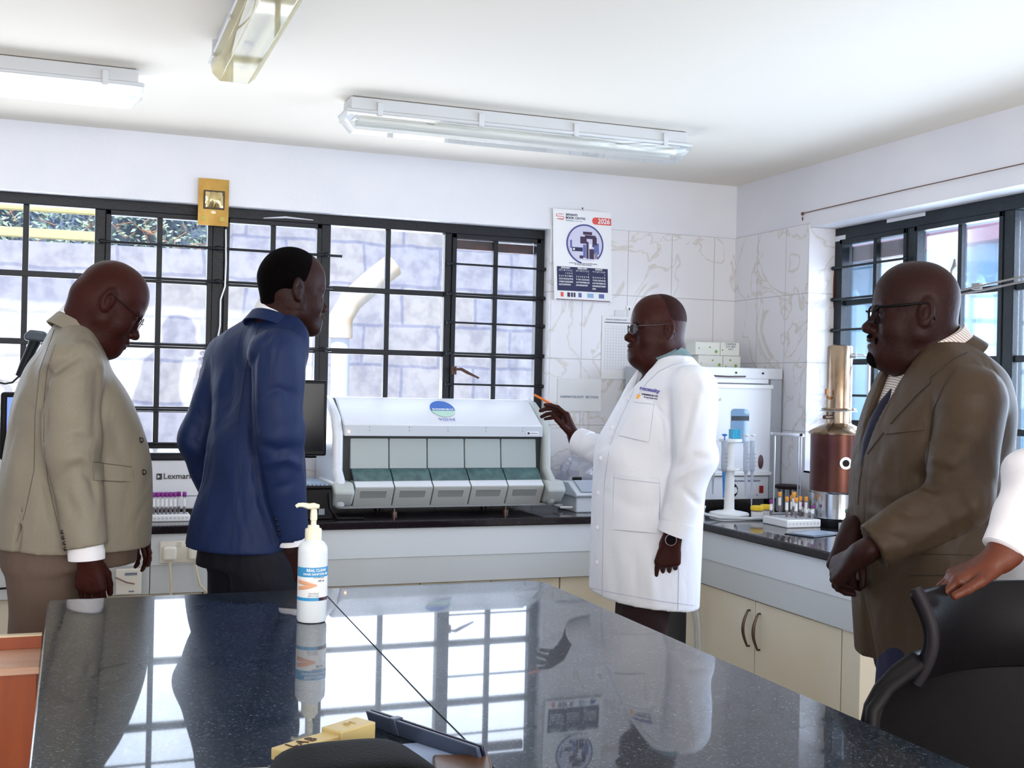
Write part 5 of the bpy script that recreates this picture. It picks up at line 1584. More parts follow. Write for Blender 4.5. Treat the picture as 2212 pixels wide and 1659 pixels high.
def add_hand(S_, w, d, n, side, curls, thumb=None, sc=1.0, spread=.0):
    """w wrist, d along the fingers, n out of the palm, side=+1/-1 gives thumb side; curls per finger (3 angles)"""
    w = V(*w); d = nrm(d); n = nrm(V(*n) - d * (V(*n) @ d)); s_ = np.cross(d, n) * side
    def rot(v, a): # bend towards the palm normal
        return None
    kx = (.029, .0105, -.0095, -.028); kl = (.088, .092, .087, .078)
    bx = (.014, .005, -.005, -.014)
    seg = ((.043, .026, .021), (.047, .029, .022), (.043, .027, .021), (.034, .021, .019))
    rr = ((.0088, .0082, .0076), (.009, .0083, .0076), (.0086, .008, .0073), (.0078, .007, .0065))
    S_.cap(w - d * .03, w + d * .012, .024 * sc, .023 * sc, .02, sq=(n, 1.25))
    for i in range(4):
        b0 = w + (d * .012 + s_ * bx[i]) * sc; kn = w + (d * kl[i] + s_ * kx[i]) * sc
        S_.cap(b0, kn, .0155 * sc, .0115 * sc, .014)
        S_.cap(b0 * .4 + kn * .6 + n * .006 * sc, kn + n * .003 * sc, .012 * sc, .0095 * sc, .01)
        ang = 0; p = kn; fs = s_ * spread * (1.5 - i) * .35
        for j in range(3):
            ang += curls[i][j]
            dd = nrm((d + fs) * cos(ang) + n * sin(ang))
            q = p + dd * seg[i][j] * sc
            S_.cap(p, q, rr[i][j] * sc, (rr[i][j] - .0006) * sc, .0035)
            p = q
    # thumb
    t0 = w + (d * .02 + s_ * .017 + n * .008) * sc
    if thumb is None: thumb = ((.55, .75, .35), (.9, .3, .3), (.95, .0, .3))
    L_ = (.046, .032, .026); R3 = ((.0165, .0115), (.0112, .0098), (.0096, .0082))
    p = t0
    for j in range(3):
        v = nrm(d * thumb[j][0] + s_ * thumb[j][1] + n * thumb[j][2]); q = p + v * L_[j] * sc
        S_.cap(p, q, R3[j][0] * sc, R3[j][1] * sc, .008 if j == 0 else .004)
        p = q
    return p

class Person:
    """local frame: x to the right of the view, y away from it, z up; origin on the floor below the figure"""
    def __init__(s, label, d0, px0, facing_deg, cat='person'):
        s.d0 = d0; s.px0 = px0
        u0 = (px0 - 1106) / 2518 * d0
        s.u0 = u0
        f = Vector((sin(YAW), cos(YAW), 0)); r = Vector((cos(YAW), -sin(YAW), 0))
        loc = f * d0 + r * u0
        s.root = thing('person', label, cat, (loc.x, loc.y, 0), -YAW)
        EYE[0] = Vector((-u0, -d0, 1.48))
        a = radians(facing_deg)
        s.f = V(cos(a), sin(a), 0); s.l = V(-sin(a), cos(a), 0)
        s.cosa = abs(cos(a)); s.sina = abs(sin(a))
    def pt(s, h, v, w=0.0):
        k = (s.d0 + w) / 2518
        return V((h - 1106 + .0213 * (v - 833)) * k - s.u0, w, 1.48 - (v - 833 - .02126 * (h - 1106)) * k)
    def sta(s, v, hl, hr, rs, w=0.0):
        a = s.pt(hl, v, w); b = s.pt(hr, v, w); hw = (b[0] - a[0]) / 2
        rf = sqrt(max(hw * hw - (rs * s.sina) ** 2, (.3 * hw) ** 2)) / max(s.cosa, .35)
        return (a[2], (a[0] + b[0]) / 2, w, min(rf, hw * 1.35), rs)
    def add(s, name, me, m, label=None):
        me.name = name
        o = link_mesh(name, me, m, s.root)
        if label: o['label'] = label
        return o
    def skin(s, me): 
        return BVHTree.FromPolygons([v.co[:] for v in me.vertices], [tuple(p.vertices) for p in me.polygons])

EYE = [Vector((0, -4, 1.48))]
def hit(bv, x, z, off=.002):
    """the point of the garment seen at (x, z) of the figure's own plane"""
    o = EYE[0]; d = (Vector((x, 0, z)) - o).normalized()
    r = bv.ray_cast(o, d)
    if r[0] is None: return None
    n = r[1]
    if n.dot(d) > 0: n = -n
    return r[0] + n * off

def decal(P, bv, name, quad, m, off=.0015, n=10, th=.0012, label=None, parent=None):
    """patch of cloth lying on the surface; quad = four (h,v) photo corners, ordered tl,tr,br,bl"""
    q = [P.pt(*c) for c in quad]
    def f(u, v):
        a = q[0] * (1 - u) + q[1] * u; b = q[3] * (1 - u) + q[2] * u; c = a * (1 - v) + b * v
        r = hit(bv, c[0], c[2], off + .0006)
        return r if r is not None else Vector((c[0], 0, c[2]))
    pts = [f(i / 3, j / 3) for i in range(4) for j in range(4)]
    mb = MB().sheet(f, n, n, -th)
    return mb.build(name, m, parent or P.root, label=label)

def seam(P, bv, name, path, m, r=.0014, off=.0004, n=24, parent=None):
    pts = [P.pt(*c) for c in path]; out = []
    for i in range(len(pts) - 1):
        k = max(2, int(n / (len(pts) - 1)))
        for j in range(k + (1 if i == len(pts) - 2 else 0)):
            c = pts[i] + (pts[i + 1] - pts[i]) * j / k
            h_ = hit(bv, c[0], c[2], off)
            if h_ is not None: out.append(h_)
    if len(out) < 2: return None
    return MB().tube(out, r, 6).build(name, m, parent or P.root)

def surf_text(P, bv, name, txt, size, h, v, m, ang=0.0, sx=1.0, off=.0018, **k):
    me = lettering(txt, size, depth=.0003, **k)
    c = P.pt(h, v)
    for q in me.vertices:
        x, z = q.co.x * sx, q.co.y
        X = c[0] + x * cos(ang) - z * sin(ang); Z = c[2] + x * sin(ang) + z * cos(ang)
        r = hit(bv, X, Z, off + q.co.z)
        if r is not None: q.co = r
        else: q.co = (X, 0, Z)
    me.materials.clear()
    me.name = name
    return link_mesh(name, me, m, P.root)

def glasses(P, T, R, sc, frame_m, lens_m, rx=.026, rz=.018, half_rim=False, thick=.0018, name='glasses', temple_z=.012):
    """spectacles sitting on the nose; T maps head coordinates"""
    root = bpy.data.objects.new(name, None); S.collection.objects.link(root); root.parent = P.root; root.empty_display_size = .02
    mb = MB()
    for s_ in (1, -1):
        loop = []
        for k in range(28):
            a = 2 * pi * k / 28; ca, sa = cos(a), sin(a)
            y = rx * (abs(ca) ** .7) * (1 if ca > 0 else -1); z = rz * (abs(sa) ** .7) * (1 if sa > 0 else -1)
            loop.append(Vector(T(.099 - .25 * abs(y + s_ * 0) * 0 - .006 * ((y * s_) / rx), s_ * .034 + y, .001 + z)))
        if half_rim: mb.tube([p for p in loop if True][0:15], thick, 6)
        else: mb.tube(loop, thick, 6, closed=True)
        ln = MB(); ln.add([sum(loop, Vector()) / 28] + loop, [(0, 1 + k, 1 + (k + 1) % 28) for k in range(28)])
        ln.build('lens', lens_m, root, smooth=0)
        mb.tube([Vector(T(.094, s_ * (.034 + rx), temple_z * .5)), Vector(T(.086, s_ * .072, temple_z)), Vector(T(.03, s_ * .079, temple_z + .003)), Vector(T(-.022, s_ * .083, temple_z + .008)), Vector(T(-.034, s_ * .081, -.005)), Vector(T(-.037, s_ * .079, -.016))], [thick * 1.3] * 3 + [thick] * 3, 8)
    mb.tube([Vector(T(.105, .009, .008)), Vector(T(.111, 0, .011)), Vector(T(.105, -.009, .008))], thick, 6)
    mb.build('frame', frame_m, root)
    return root

def eyes(P, T, sc):
    for s_ in (1, -1):
        c = T(.0715, s_ * .032, .001)
        o = MB().sphere(tuple(c), .0125 * sc, 18, 12).build('eyeball', mat('eye_white', '#cfc4bc', .2), P.root)
        c2 = T(.0805, s_ * .032, .001)
        MB().sphere(tuple(c2), (.0045 * sc,) * 3, 12, 8).build('iris', mat('iris_dark', '#1c0f0c', .1), o)

skin_a = mat('skin_deep_brown', '#2e110d', .5, noise=('#381510', 7, 4), bump=(90, .12), spec=.16)
skin_b = mat('skin_dark_brown', '#220e0c', .5, noise=('#2c1310', 7, 4), bump=(90, .12), spec=.16)
skin_w = mat('skin_warm_brown', '#522718', .48, spec=.3, noise=('#5f3020', 9, 4), bump=(90, .15))
hair_m = mat('hair_black', '#080506', .9, spec=.05, bump=(420, .9))
hair_s = mat('hair_shaved', '#2a0f0c', .6, spec=.1, bump=(420, .5))
nail_m = mat('finger_nail', '#8a5a4c', .35)

def legs(S_, P, hips, feet, r=(.095, .065, .055), cut=None):
    for hp, ft in zip(hips, feet):
        kn = (hp + ft) / 2 + P.f * .02
        S_.cap(hp, kn, r[0], r[1], .03); S_.cap(kn, ft, r[1], r[2], .02, flat=True)

def shoe_pair(P, feet, m):
    for ft in feet:
        S_ = Sdf((ft[0] - .32, ft[1] - .32, -.01), (ft[0] + .32, ft[1] + .32, .16), .008)
        b = V(ft[0], ft[1], .045)
        S_.cap(b - P.f * .06, b + P.f * .07, .042, .043, 0); S_.cap(b + P.f * .05 - V(0, 0, .008), b + P.f * .16 - V(0, 0, .012), .04, .034, .02)
        S_.cap(b - P.f * .04, b + V(0, 0, .06) - P.f * .02, .04, .042, .02)
        sl, X, Y, Z = S_.reg((-9, -9, -9), (9, 9, 9)); S_.F[sl] = np.maximum(S_.F[sl], (.002 - Z) + 0 * S_.F[sl])
        P.add('shoe', S_.mesh('shoe'), m)

def fabric(name, c1, c2, rough=.8, sc=450, check=None, rumple=.45):
    """woven cloth: fine weave bump, faint colour flecks, optional window check"""
    if name in MATS: return MATS[name]
    m = bpy.data.materials.new(name); m.use_nodes = True
    nt = m.node_tree; b = nt.nodes['Principled BSDF']
    b.inputs['Roughness'].default_value = rough
    b.inputs['Specular IOR Level'].default_value = .25
    tc = nt.nodes.new('ShaderNodeTexCoord')
    n = nt.nodes.new('ShaderNodeTexNoise'); n.inputs['Scale'].default_value = sc; n.inputs['Detail'].default_value = 2
    mp = nt.nodes.new('ShaderNodeMapping'); mp.inputs['Scale'].default_value = (1, 1, .25)
    nt.links.new(tc.outputs['Object'], mp.inputs[0]); nt.links.new(mp.outputs[0], n.inputs['Vector'])
    mx = nt.nodes.new('ShaderNodeMixRGB'); mx.inputs[1].default_value = lin(c1); mx.inputs[2].default_value = lin(c2)
    nt.links.new(n.outputs['Fac'], mx.inputs[0])
    last = mx.outputs[0]
    if check:
        for ax_, per in ((0, .055), (2, .075)):
            sp = nt.nodes.new('ShaderNodeSeparateXYZ'); nt.links.new(tc.outputs['Object'], sp.inputs[0])
            mo = nt.nodes.new('ShaderNodeMath'); mo.operation = 'PINGPONG'; mo.inputs[1].default_value = per / 2
            nt.links.new(sp.outputs[ax_], mo.inputs[0])
            lt = nt.nodes.new('ShaderNodeMath'); lt.operation = 'LESS_THAN'; lt.inputs[1].default_value = .0012
            nt.links.new(mo.outputs[0], lt.inputs[0])
            m2 = nt.nodes.new('ShaderNodeMath'); m2.operation = 'MULTIPLY'; m2.inputs[1].default_value = .14
            nt.links.new(lt.outputs[0], m2.inputs[0])
            mm = nt.nodes.new('ShaderNodeMixRGB'); nt.links.new(m2.outputs[0], mm.inputs[0]); nt.links.new(last, mm.inputs[1]); mm.inputs[2].default_value = lin(check)
            last = mm.outputs[0]
    nt.links.new(last, b.inputs['Base Color'])
    bp = nt.nodes.new('ShaderNodeBump'); bp.inputs['Strength'].default_value = .12; bp.inputs['Distance'].default_value = .002
    nt.links.new(n.outputs['Fac'], bp.inputs['Height'])
    # soft rumples in the cloth
    w_ = nt.nodes.new('ShaderNodeTexNoise'); w_.inputs['Scale'].default_value = 7; w_.inputs['Detail'].default_value = 1.5; w_.inputs['Distortion'].default_value = 1.6
    mp2 = nt.nodes.new('ShaderNodeMapping'); mp2.inputs['Scale'].default_value = (1, 1, .55); mp2.inputs['Rotation'].default_value = (.3, .5, 0)
    nt.links.new(tc.outputs['Object'], mp2.inputs[0]); nt.links.new(mp2.outputs[0], w_.inputs['Vector'])
    b2 = nt.nodes.new('ShaderNodeBump'); b2.inputs['Strength'].default_value = rumple; b2.inputs['Distance'].default_value = .03
    nt.links.new(w_.outputs['Fac'], b2.inputs['Height']); nt.links.new(bp.outputs[0], b2.inputs['Normal']); nt.links.new(b2.outputs[0], b.inputs['Normal'])
    MATS[name] = m
    return m

def press(me, P, lines):
    """creases pushed into (amp<0) or pulled out of (amp>0) the side of a garment seen in the photo; lines: (path of (h,v), amp, width)"""
    n = len(me.vertices)
    co = np.empty(n * 3, dtype=np.float32); me.vertices.foreach_get('co', co); co = co.reshape(-1, 3).astype(float)
    no = np.empty(n * 3, dtype=np.float32); me.vertex_normals.foreach_get('vector', no); no = no.reshape(-1, 3)
    front = np.clip(-no[:, 1] * 2 + .2, 0, 1)
    tot = np.zeros(n)
    for path, amp, w in lines:
        pp = [P.pt(a, b)[[0, 2]] for a, b in path]
        best = np.full(n, 9.0); tt = np.zeros(n); m_ = len(pp) - 1
        ey = np.array(EYE[0]); q = (ey + (co - ey) * (P.d0 / np.maximum(co[:, 1] + P.d0, .3))[:, None])[:, [0, 2]]
        for i in range(m_):
            a, b = pp[i], pp[i + 1]; ba = b - a
            t = np.clip(((q - a) @ ba) / (ba @ ba + 1e-9), 0, 1)
            d = np.linalg.norm(q - a - t[:, None] * ba, axis=1)
            k = d < best; best = np.where(k, d, best); tt = np.where(k, (i + t) / m_, tt)
        tot += amp * np.exp(-(best / w) ** 2) * np.sin(pi * np.clip(tt * .86 + .07, 0, 1)) ** .6
    co += no * (tot * front)[:, None]
    me.vertices.foreach_set('co', co.astype(np.float32).ravel()); me.update()

def ring_around(P, c, R, r0, r1, h, th, m, name, a0=0, a1=360, dip=0.0, n=40, label=None):
    """collar band: an open strip around the neck; R rows forward,left,up; a measured from the front"""
    def f(u, v):
        a = radians(a0 + (a1 - a0) * u)
        fr = (1 + cos(a)) / 2
        rr = V(*r0) + (V(*r1) - V(*r0)) * v
        p = V(*c) + R[0] * rr[0] * cos(a) + R[1] * rr[1] * sin(a) + R[2] * (h * v - dip * fr ** 2)
        return tuple(p)
    return MB().sheet(f, n, 6, th).build(name, m, P.root, label=label)

# folds: little ridge lines pressed into cloth
def folds(S_, P, L_):
    for q in L_:
        (h0, v0, w0), (h1, v1, w1), r, mode = q
        S_.cap(P.pt(h0, v0, w0), P.pt(h1, v1, w1), r, r * .6, .012 if mode == 'sub' else .02, mode)
UP = (0, 0, 1)
def hdir(yaw, pitch):
    a, p = radians(yaw), radians(pitch)
    f = V(cos(p) * cos(a), cos(p) * sin(a), -sin(p)); u = V(sin(p) * cos(a), sin(p) * sin(a), cos(p))
    return frame(f, u)
def vset(P, rows, w=0.0): return [P.sta(*r, w) if len(r) == 4 else P.sta(*r) for r in rows]
def wav(fx, fy, fz, ph=0, sharp=1.0):
    def fn(X, Y, Z):
        t = X * fx + Y * fy + Z * fz + .6 * np.sin(Z * 11 + X * 7 + ph) + ph
        q = np.sin(t)
        return np.sign(q) * np.abs(q) ** sharp
    return fn
REST = ((.35, .45, .3), (.4, .5, .35), (.45, .55, .4), (.5, .55, .4))
FIST = ((.9, 1.1, .7), (1.15, 1.3, .8), (1.2, 1.35, .8), (1.25, 1.3, .8))

# ================================================================== MAN IN THE WHITE COAT
def man_white_coat():
    P = Person('person in a white lab coat and glasses, raising one hand with an orange pen', 4.05, 1400, 200)
    R = hdir(190, 0); o = P.pt(1421, 714); sc = .98
    nb = P.pt(1450, 800)
    shL = P.pt(1497, 842, -.19); elL = P.pt(1501, 990, -.22); wrL = P.pt(1454, 1150, -.21)
    shR = P.pt(1405, 842, .18); elR = P.pt(1338, 992, .19); wrR = P.pt(1244, 950, .33)
    coat = [(775, 1405, 1492, .075), (797, 1383, 1515, .12), (822, 1365, 1532, .175), (860, 1346, 1540, .2), (910, 1314, 1532, .2), (960, 1291, 1526, .195), (1040, 1283, 1520, .2), (1120, 1281, 1514, .2), (1220, 1278, 1508, .2), (1345, 1274, 1503, .205)]
    st = vset(P, coat)
    feet = [V(-.03, -.1, .06), V(.02, .1, .06)]
    hips = [P.pt(1400, 1200, -.09), P.pt(1395, 1200, .1)]
    # body
    hL0 = wrL + V(0, 0, -.005)
    lo = (-.42, -.42, 0); hi = (.3, .62, 1.86)
    S_ = Sdf(lo, hi, .013, [((o[0] - .14, o[1] - .11, o[2] - .14), (o[0] + .13, o[1] + .11, o[2] + .14), .0032),
                            ((wrL[0] - .07, wrL[1] - .05, wrL[2] - .18), (wrL[0] + .06, wrL[1] + .09, wrL[2] + .02), .003),
                            ((wrR[0] - .19, wrR[1] - .09, wrR[2] - .05), (wrR[0] + .04, wrR[1] + .1, wrR[2] + .17), .003)])
    S_.loft([q for q in st if q[0] > .75], P.f, 0, grow=-.035, zbot=.78)
    T = add_head(S_, o, R, sc, jowl=.009)
    S_.cap(o - R[0] * .03 - V(0, 0, .03), nb, .06, .068, .03)
    S_.cap(o + R[0] * .02 - V(0, 0, .085), nb + P.f * .03, .05, .055, .03)
    for a, b, c in ((shL, elL, wrL), (shR, elR, wrR)):
        S_.cap(a, b, .05, .042, .02); S_.cap(b, c, .042, .027, .02)
    legs(S_, P, hips, feet, (.08, .055, .045))
    add_hand(S_, wrL + V(-.002, 0, -.012), (-.16, .02, -1), (.12, 1, 0), -1, ((.2, .45, .4), (.6, .95, .7), (.75, 1.05, .7), (.85, 1.05, .7)), thumb=((.75, .5, .5), (.9, .15, .4), (.95, .0, .3)), sc=1.05)
    add_hand(S_, wrR + V(-.004, .002, .006), (-.42, .1, .92), (-.9, -.2, -.4), 1, ((.5, .4, .2), (.7, .5, .3), (.85, .5, .3), (.95, .3, .1)), thumb=((.8, .45, .5), (.95, -.05, .35), (.95, -.2, .25)), sc=1.03, spread=.2)
    P.add('body', S_.mesh('body'), skin_a)
    eyes(P, T, sc)
    S2 = Sdf((o[0] - .13, o[1] - .1, o[2] + .03), (o[0] + .12, o[1] + .1, o[2] + .14), .004)
    S2.ell(T(-.010, 0, .0415), (.0935 * sc, .0768 * sc, .0885 * sc), R, 0)
    S2.ell(T(.10, 0, .03), (.07, .09, .085), R, .01, 'sub'); S2.ell(T(-.01, 0, -.1), (.2, .2, .125), R, .01, 'sub')
    P.add('hair', S2.mesh('hair'), hair_s)
    # coat
    cm = fabric('white_coat_cloth', '#eceef6', '#e4e7f2', .75, rumple=.3)
    C_ = Sdf((-.45, -.45, .6), (.34, .62, 1.62), .0068)
    hz0 = P.pt(1274, 1283, -.1); hz1 = P.pt(1503, 1322, -.15)
    sl_ = (hz1[2] - hz0[2]) / (hz1[0] - hz0[0])
    C_.loft(st, P.f, 0, n=2.2, zbot=.62, hem=(hz0[2] - sl_ * hz0[0], sl_, 0.03))
    C_.cap(nb - V(0, 0, .02), shL + V(-.01, .03, .0), .07, .075, .05); C_.cap(nb - V(0, 0, .02), shR, .07, .07, .05)
    C_.ripple((-.3, -.35, .7), (.3, .35, 1.15), .004, wav(22, 9, 3))
    C_.ripple((-.25, -.35, 1.15), (.15, .2, 1.5), .0045, wav(30, 0, 26, 1))
    A = C_
    A.cap(shL, elL, .083, .071, .012, flat=False); A.cap(elL, P.pt(1462, 1132, -.215), .07, .056, .02, flat=True)
    A.cap(shR, elR, .076, .064, .02); A.cap(elR, wrR + (elR - wrR) * .1, .064, .047, .02, flat=True)
    A.ripple((elL[0] - .12, elL[1] - .14, elL[2] - .13), (elL[0] + .12, elL[1] + .1, elL[2] + .2), .007, wav(-24, 8, 44, 0, .8))
    A.ripple((wrR[0] - .02, wrR[1] - .12, wrR[2] - .1), (elR[0] + .05, elR[1] + .1, elR[2] + .12), .006, wav(55, 10, 20, 1))
    # neck opening
    A.cap(nb + V(0, 0, .0) + P.f * .0, nb + V(0, 0, .12), .056, .07, .008, 'sub')
    A.cap(P.pt(1402, 792, -.02), P.pt(1352, 858, -.0) + P.f * .02, .05, .008, .012, 'sub')
    A.ripple((-.1, -.3, 1.42), (.2, .2, 1.58), .003, wav(20, 10, 60))
    me = A.mesh('lab_coat')
    press(me, P, [([(1444, 845), (1440, 900), (1450, 985)], -.012, .012), ([(1412, 872), (1440, 910)], -.01, .01), ([(1520, 815), (1500, 900), (1478, 990)], .006, .014), ([(1500, 860), (1475, 960)], -.006, .012), ([(1462, 1010), (1500, 985), (1530, 990)], -.01, .014), ([(1455, 1040), (1500, 1010)], .007, .012), ([(1478, 1060), (1510, 1090)], -.007, .012), ([(1380, 820), (1400, 870)], -.004, .01), ([(1500, 805), (1530, 850)], .005, .014), ([(1290, 970), (1330, 940)], -.008, .012), ([(1262, 985), (1290, 955)], -.007, .01), ([(1300, 1060), (1380, 1100), (1440, 1090)], -.004, .02), ([(1320, 1190), (1330, 1290)], -.006, .018), ([(1400, 1190), (1412, 1300)], .006, .02), ([(1370, 1200), (1375, 1290)], -.005, .015)])
    coat_o = P.add('lab_coat', me, cm)
    bv = P.skin(me)
    # collar of the coat: folded band, rising at the nape
    nk = P.pt(1440, 785)
    RN = frame(P.f * .9 + V(0, 0, -.42), V(0, 0, 1) + P.f * .42)
    ring_around(P, nk + P.f * .004, RN, (.064, .069), (.09, .1), -.042, .004, cm, 'coat_collar', 28, 332, dip=-.0, n=48)
    ring_around(P, nk + P.f * .004, RN, (.062, .066), (.066, .071), .004, .004, cm, 'coat_collar', 28, 332, n=48)
    gs = fabric('grey_shirt_cloth', '#6f8488', '#62777c', .7)
    ring_around(P, nk + P.f * .012 + V(0, 0, .012), RN, (.066, .066), (.069, .07), .028, .003, gs, 'shirt_collar', 12, 348, n=48)
    ring_around(P, nk + P.f * .014 + V(0, 0, .036), RN, (.069, .07), (.086, .082), -.045, .0025, gs, 'shirt_collar', 14, 180, n=30)
    SH = Sdf((-.2, -.2, 1.3), (.2, .2, 1.6), .01)
    SH.loft([q for q in st if q[0] > 1.3], P.f, 0, grow=-.03, zbot=1.35); SH.cap(nb, nb + V(0, 0, .08), .05, .06, .01, 'sub')
    P.add('shirt', SH.mesh('shirt'), fabric('maroon_shirt_cloth', '#4b2a3c', '#3d2030', .7))
    # cuffs
    c0, c1 = P.pt(1466, 1124, -.215), P.pt(1455, 1154, -.213)
    MB().tube([c0, c0 * .5 + c1 * .5, c1, c1 + (c0 - c1) * .02], [.0575, .058, .057, .05], 28).build('sleeve_cuff', cm, P.root, bevel=0)
    c0, c1 = wrR + (elR - wrR) * .28, wrR + (elR - wrR) * .06
    MB().tube([c0, c0 * .5 + c1 * .5, c1, c1 + (c0 - c1) * .02], [.0535, .052, .0505, .044], 28).build('sleeve_cuff', cm, P.root)
    # pockets, placket, buttons, hem, lettering
    pk = cm
    decal(P, bv, 'chest_pocket', ((1373, 862), (1413, 867), (1402, 955), (1339, 941)), pk, .0035, th=.003)
    decal(P, bv, 'side_pocket', ((1329, 1023), (1424, 1035), (1425, 1152), (1325, 1143)), pk, .0035, th=.003, n=14)
    sm = mat('coat_seam', '#b9bfd4', .8)
    seam(P, bv, 'seam', ((1372, 870), (1412, 875)), sm, .0009, .0048); seam(P, bv, 'seam', ((1328, 1032), (1424, 1044)), sm, .0009, .0048)
    seam(P, bv, 'seam', ((1373, 864), (1356, 902), (1339, 941), (1370, 949), (1402, 955), (1408, 910), (1413, 868)), sm, .0011, .0012, 36)
    seam(P, bv, 'seam', ((1328, 1023), (1326, 1085), (1325, 1143), (1375, 1149), (1425, 1152), (1426, 1090), (1424, 1035), (1376, 1030), (1328, 1023)), sm, .0011, .0012, 48)
    seam(P, bv, 'collar_edge', ((1492, 782), (1455, 788), (1424, 802), (1400, 824), (1380, 852)), sm, .0014, .0008, 24)
    seam(P, bv, 'front_placket', ((1382, 800), (1366, 850), (1340, 905), (1318, 960), (1306, 1040), (1303, 1150), (1301, 1285)), sm, .0012, .0006)
    seam(P, bv, 'hem_line', ((1277, 1270), (1340, 1283), (1420, 1297), (1500, 1308)), sm, .001, .0006)
    seam(P, bv, 'seam', ((1462, 1160), (1466, 1240), (1464, 1318)), sm, .001, .0006)
    for q in ((1357, 862), (1321, 925), (1297, 990), (1291, 1065), (1290, 1140), (1289, 1215)):
        c = P.pt(*q); r = hit(bv, c[0] + .004, c[2], .0015)
        if r is not None:
            MB().sphere(tuple(r), (.0085, .003, .0085), 16, 8).build('button', mat('coat_button', '#dcdde8', .3), P.root)
    surf_text(P, bv, 'lettering', 'necessity', .019, 1404, 842, mat('embroidery_violet', '#4d4ba8', .6), -.16, bold=.0005)
    surf_text(P, bv, 'lettering', 'CHEMPEACE LTD', .0075, 1404, 854, ink_navy, -.12, bold=.0003)
    surf_text(P, bv, 'lettering', 'for your health needs', .0055, 1406, 860, ink_navy, -.12, bold=.0002)
    c = P.pt(1380, 858); r = hit(bv, c[0], c[2], .002)
    if r is not None: MB().box((r.x - .006, r.y - .001, r.z - .008), (r.x + .006, r.y + .001, r.z + .008), roty(.3)).build('emblem', mat('embroidery_orange', '#f0a52c', .6), P.root)
    # spectacles
    glasses(P, T, R, sc, mat('frame_dark_red', '#2a1218', .3), glassy('spectacle_lens', '#f4f6fa', .25), rx=.024, rz=.0165)
    # watch
    wd = V(-.1, -.97, -.1); wc = wrL + V(-.012, -.03, -.02)
    MB().cyl(wc, wc - V(0, .008, 0), .0175, n=28).build('wristwatch', mat('watch_black', '#120d14', .15), P.root)
    MB().tube([wc + V(.018 * cos(2 * pi * k / 24), -.008, .018 * sin(2 * pi * k / 24)) for k in range(24)], .0014, 6, closed=True).build('watch_rim', mat('watch_rim', '#a89aa6', .25, metal=.9), P.root)
    # trousers and shoes
    tr = fabric('dark_brown_trousers', '#2c1a1d', '#241518', .8)
    Q = Sdf((-.35, -.35, .02), (.35, .35, 1.0), .011)
    legs(Q, P, hips, [f + V(0, 0, .02) for f in feet], (.1, .085, .095))
    Q.loft([q for q in st if .6 < q[0] < 1.1], P.f, .03, grow=-.045, zbot=.8)
    P.add('trousers', Q.mesh('trousers'), tr)
    shoe_pair(P, feet, mat('black_leather', '#0d0a0b', .3))
    # pen held in the raised hand: an object of its own
    a = P.pt(1154, 853, .36); b = P.pt(1190, 872, .33)
    pen = MB().tube([a, a * .97 + b * .03, a * .2 + b * .8, b * 1.25 - a * .25], [.003, .0048, .0045, .003], 12)
    Mx = P.root.matrix_basis
    pen.xf(Mx)
    tag(pen.build('pen', mat('orange_pen', '#e8762a', .35)), 'orange pen held in the raised hand of the white-coated man', 'pen')
    return P

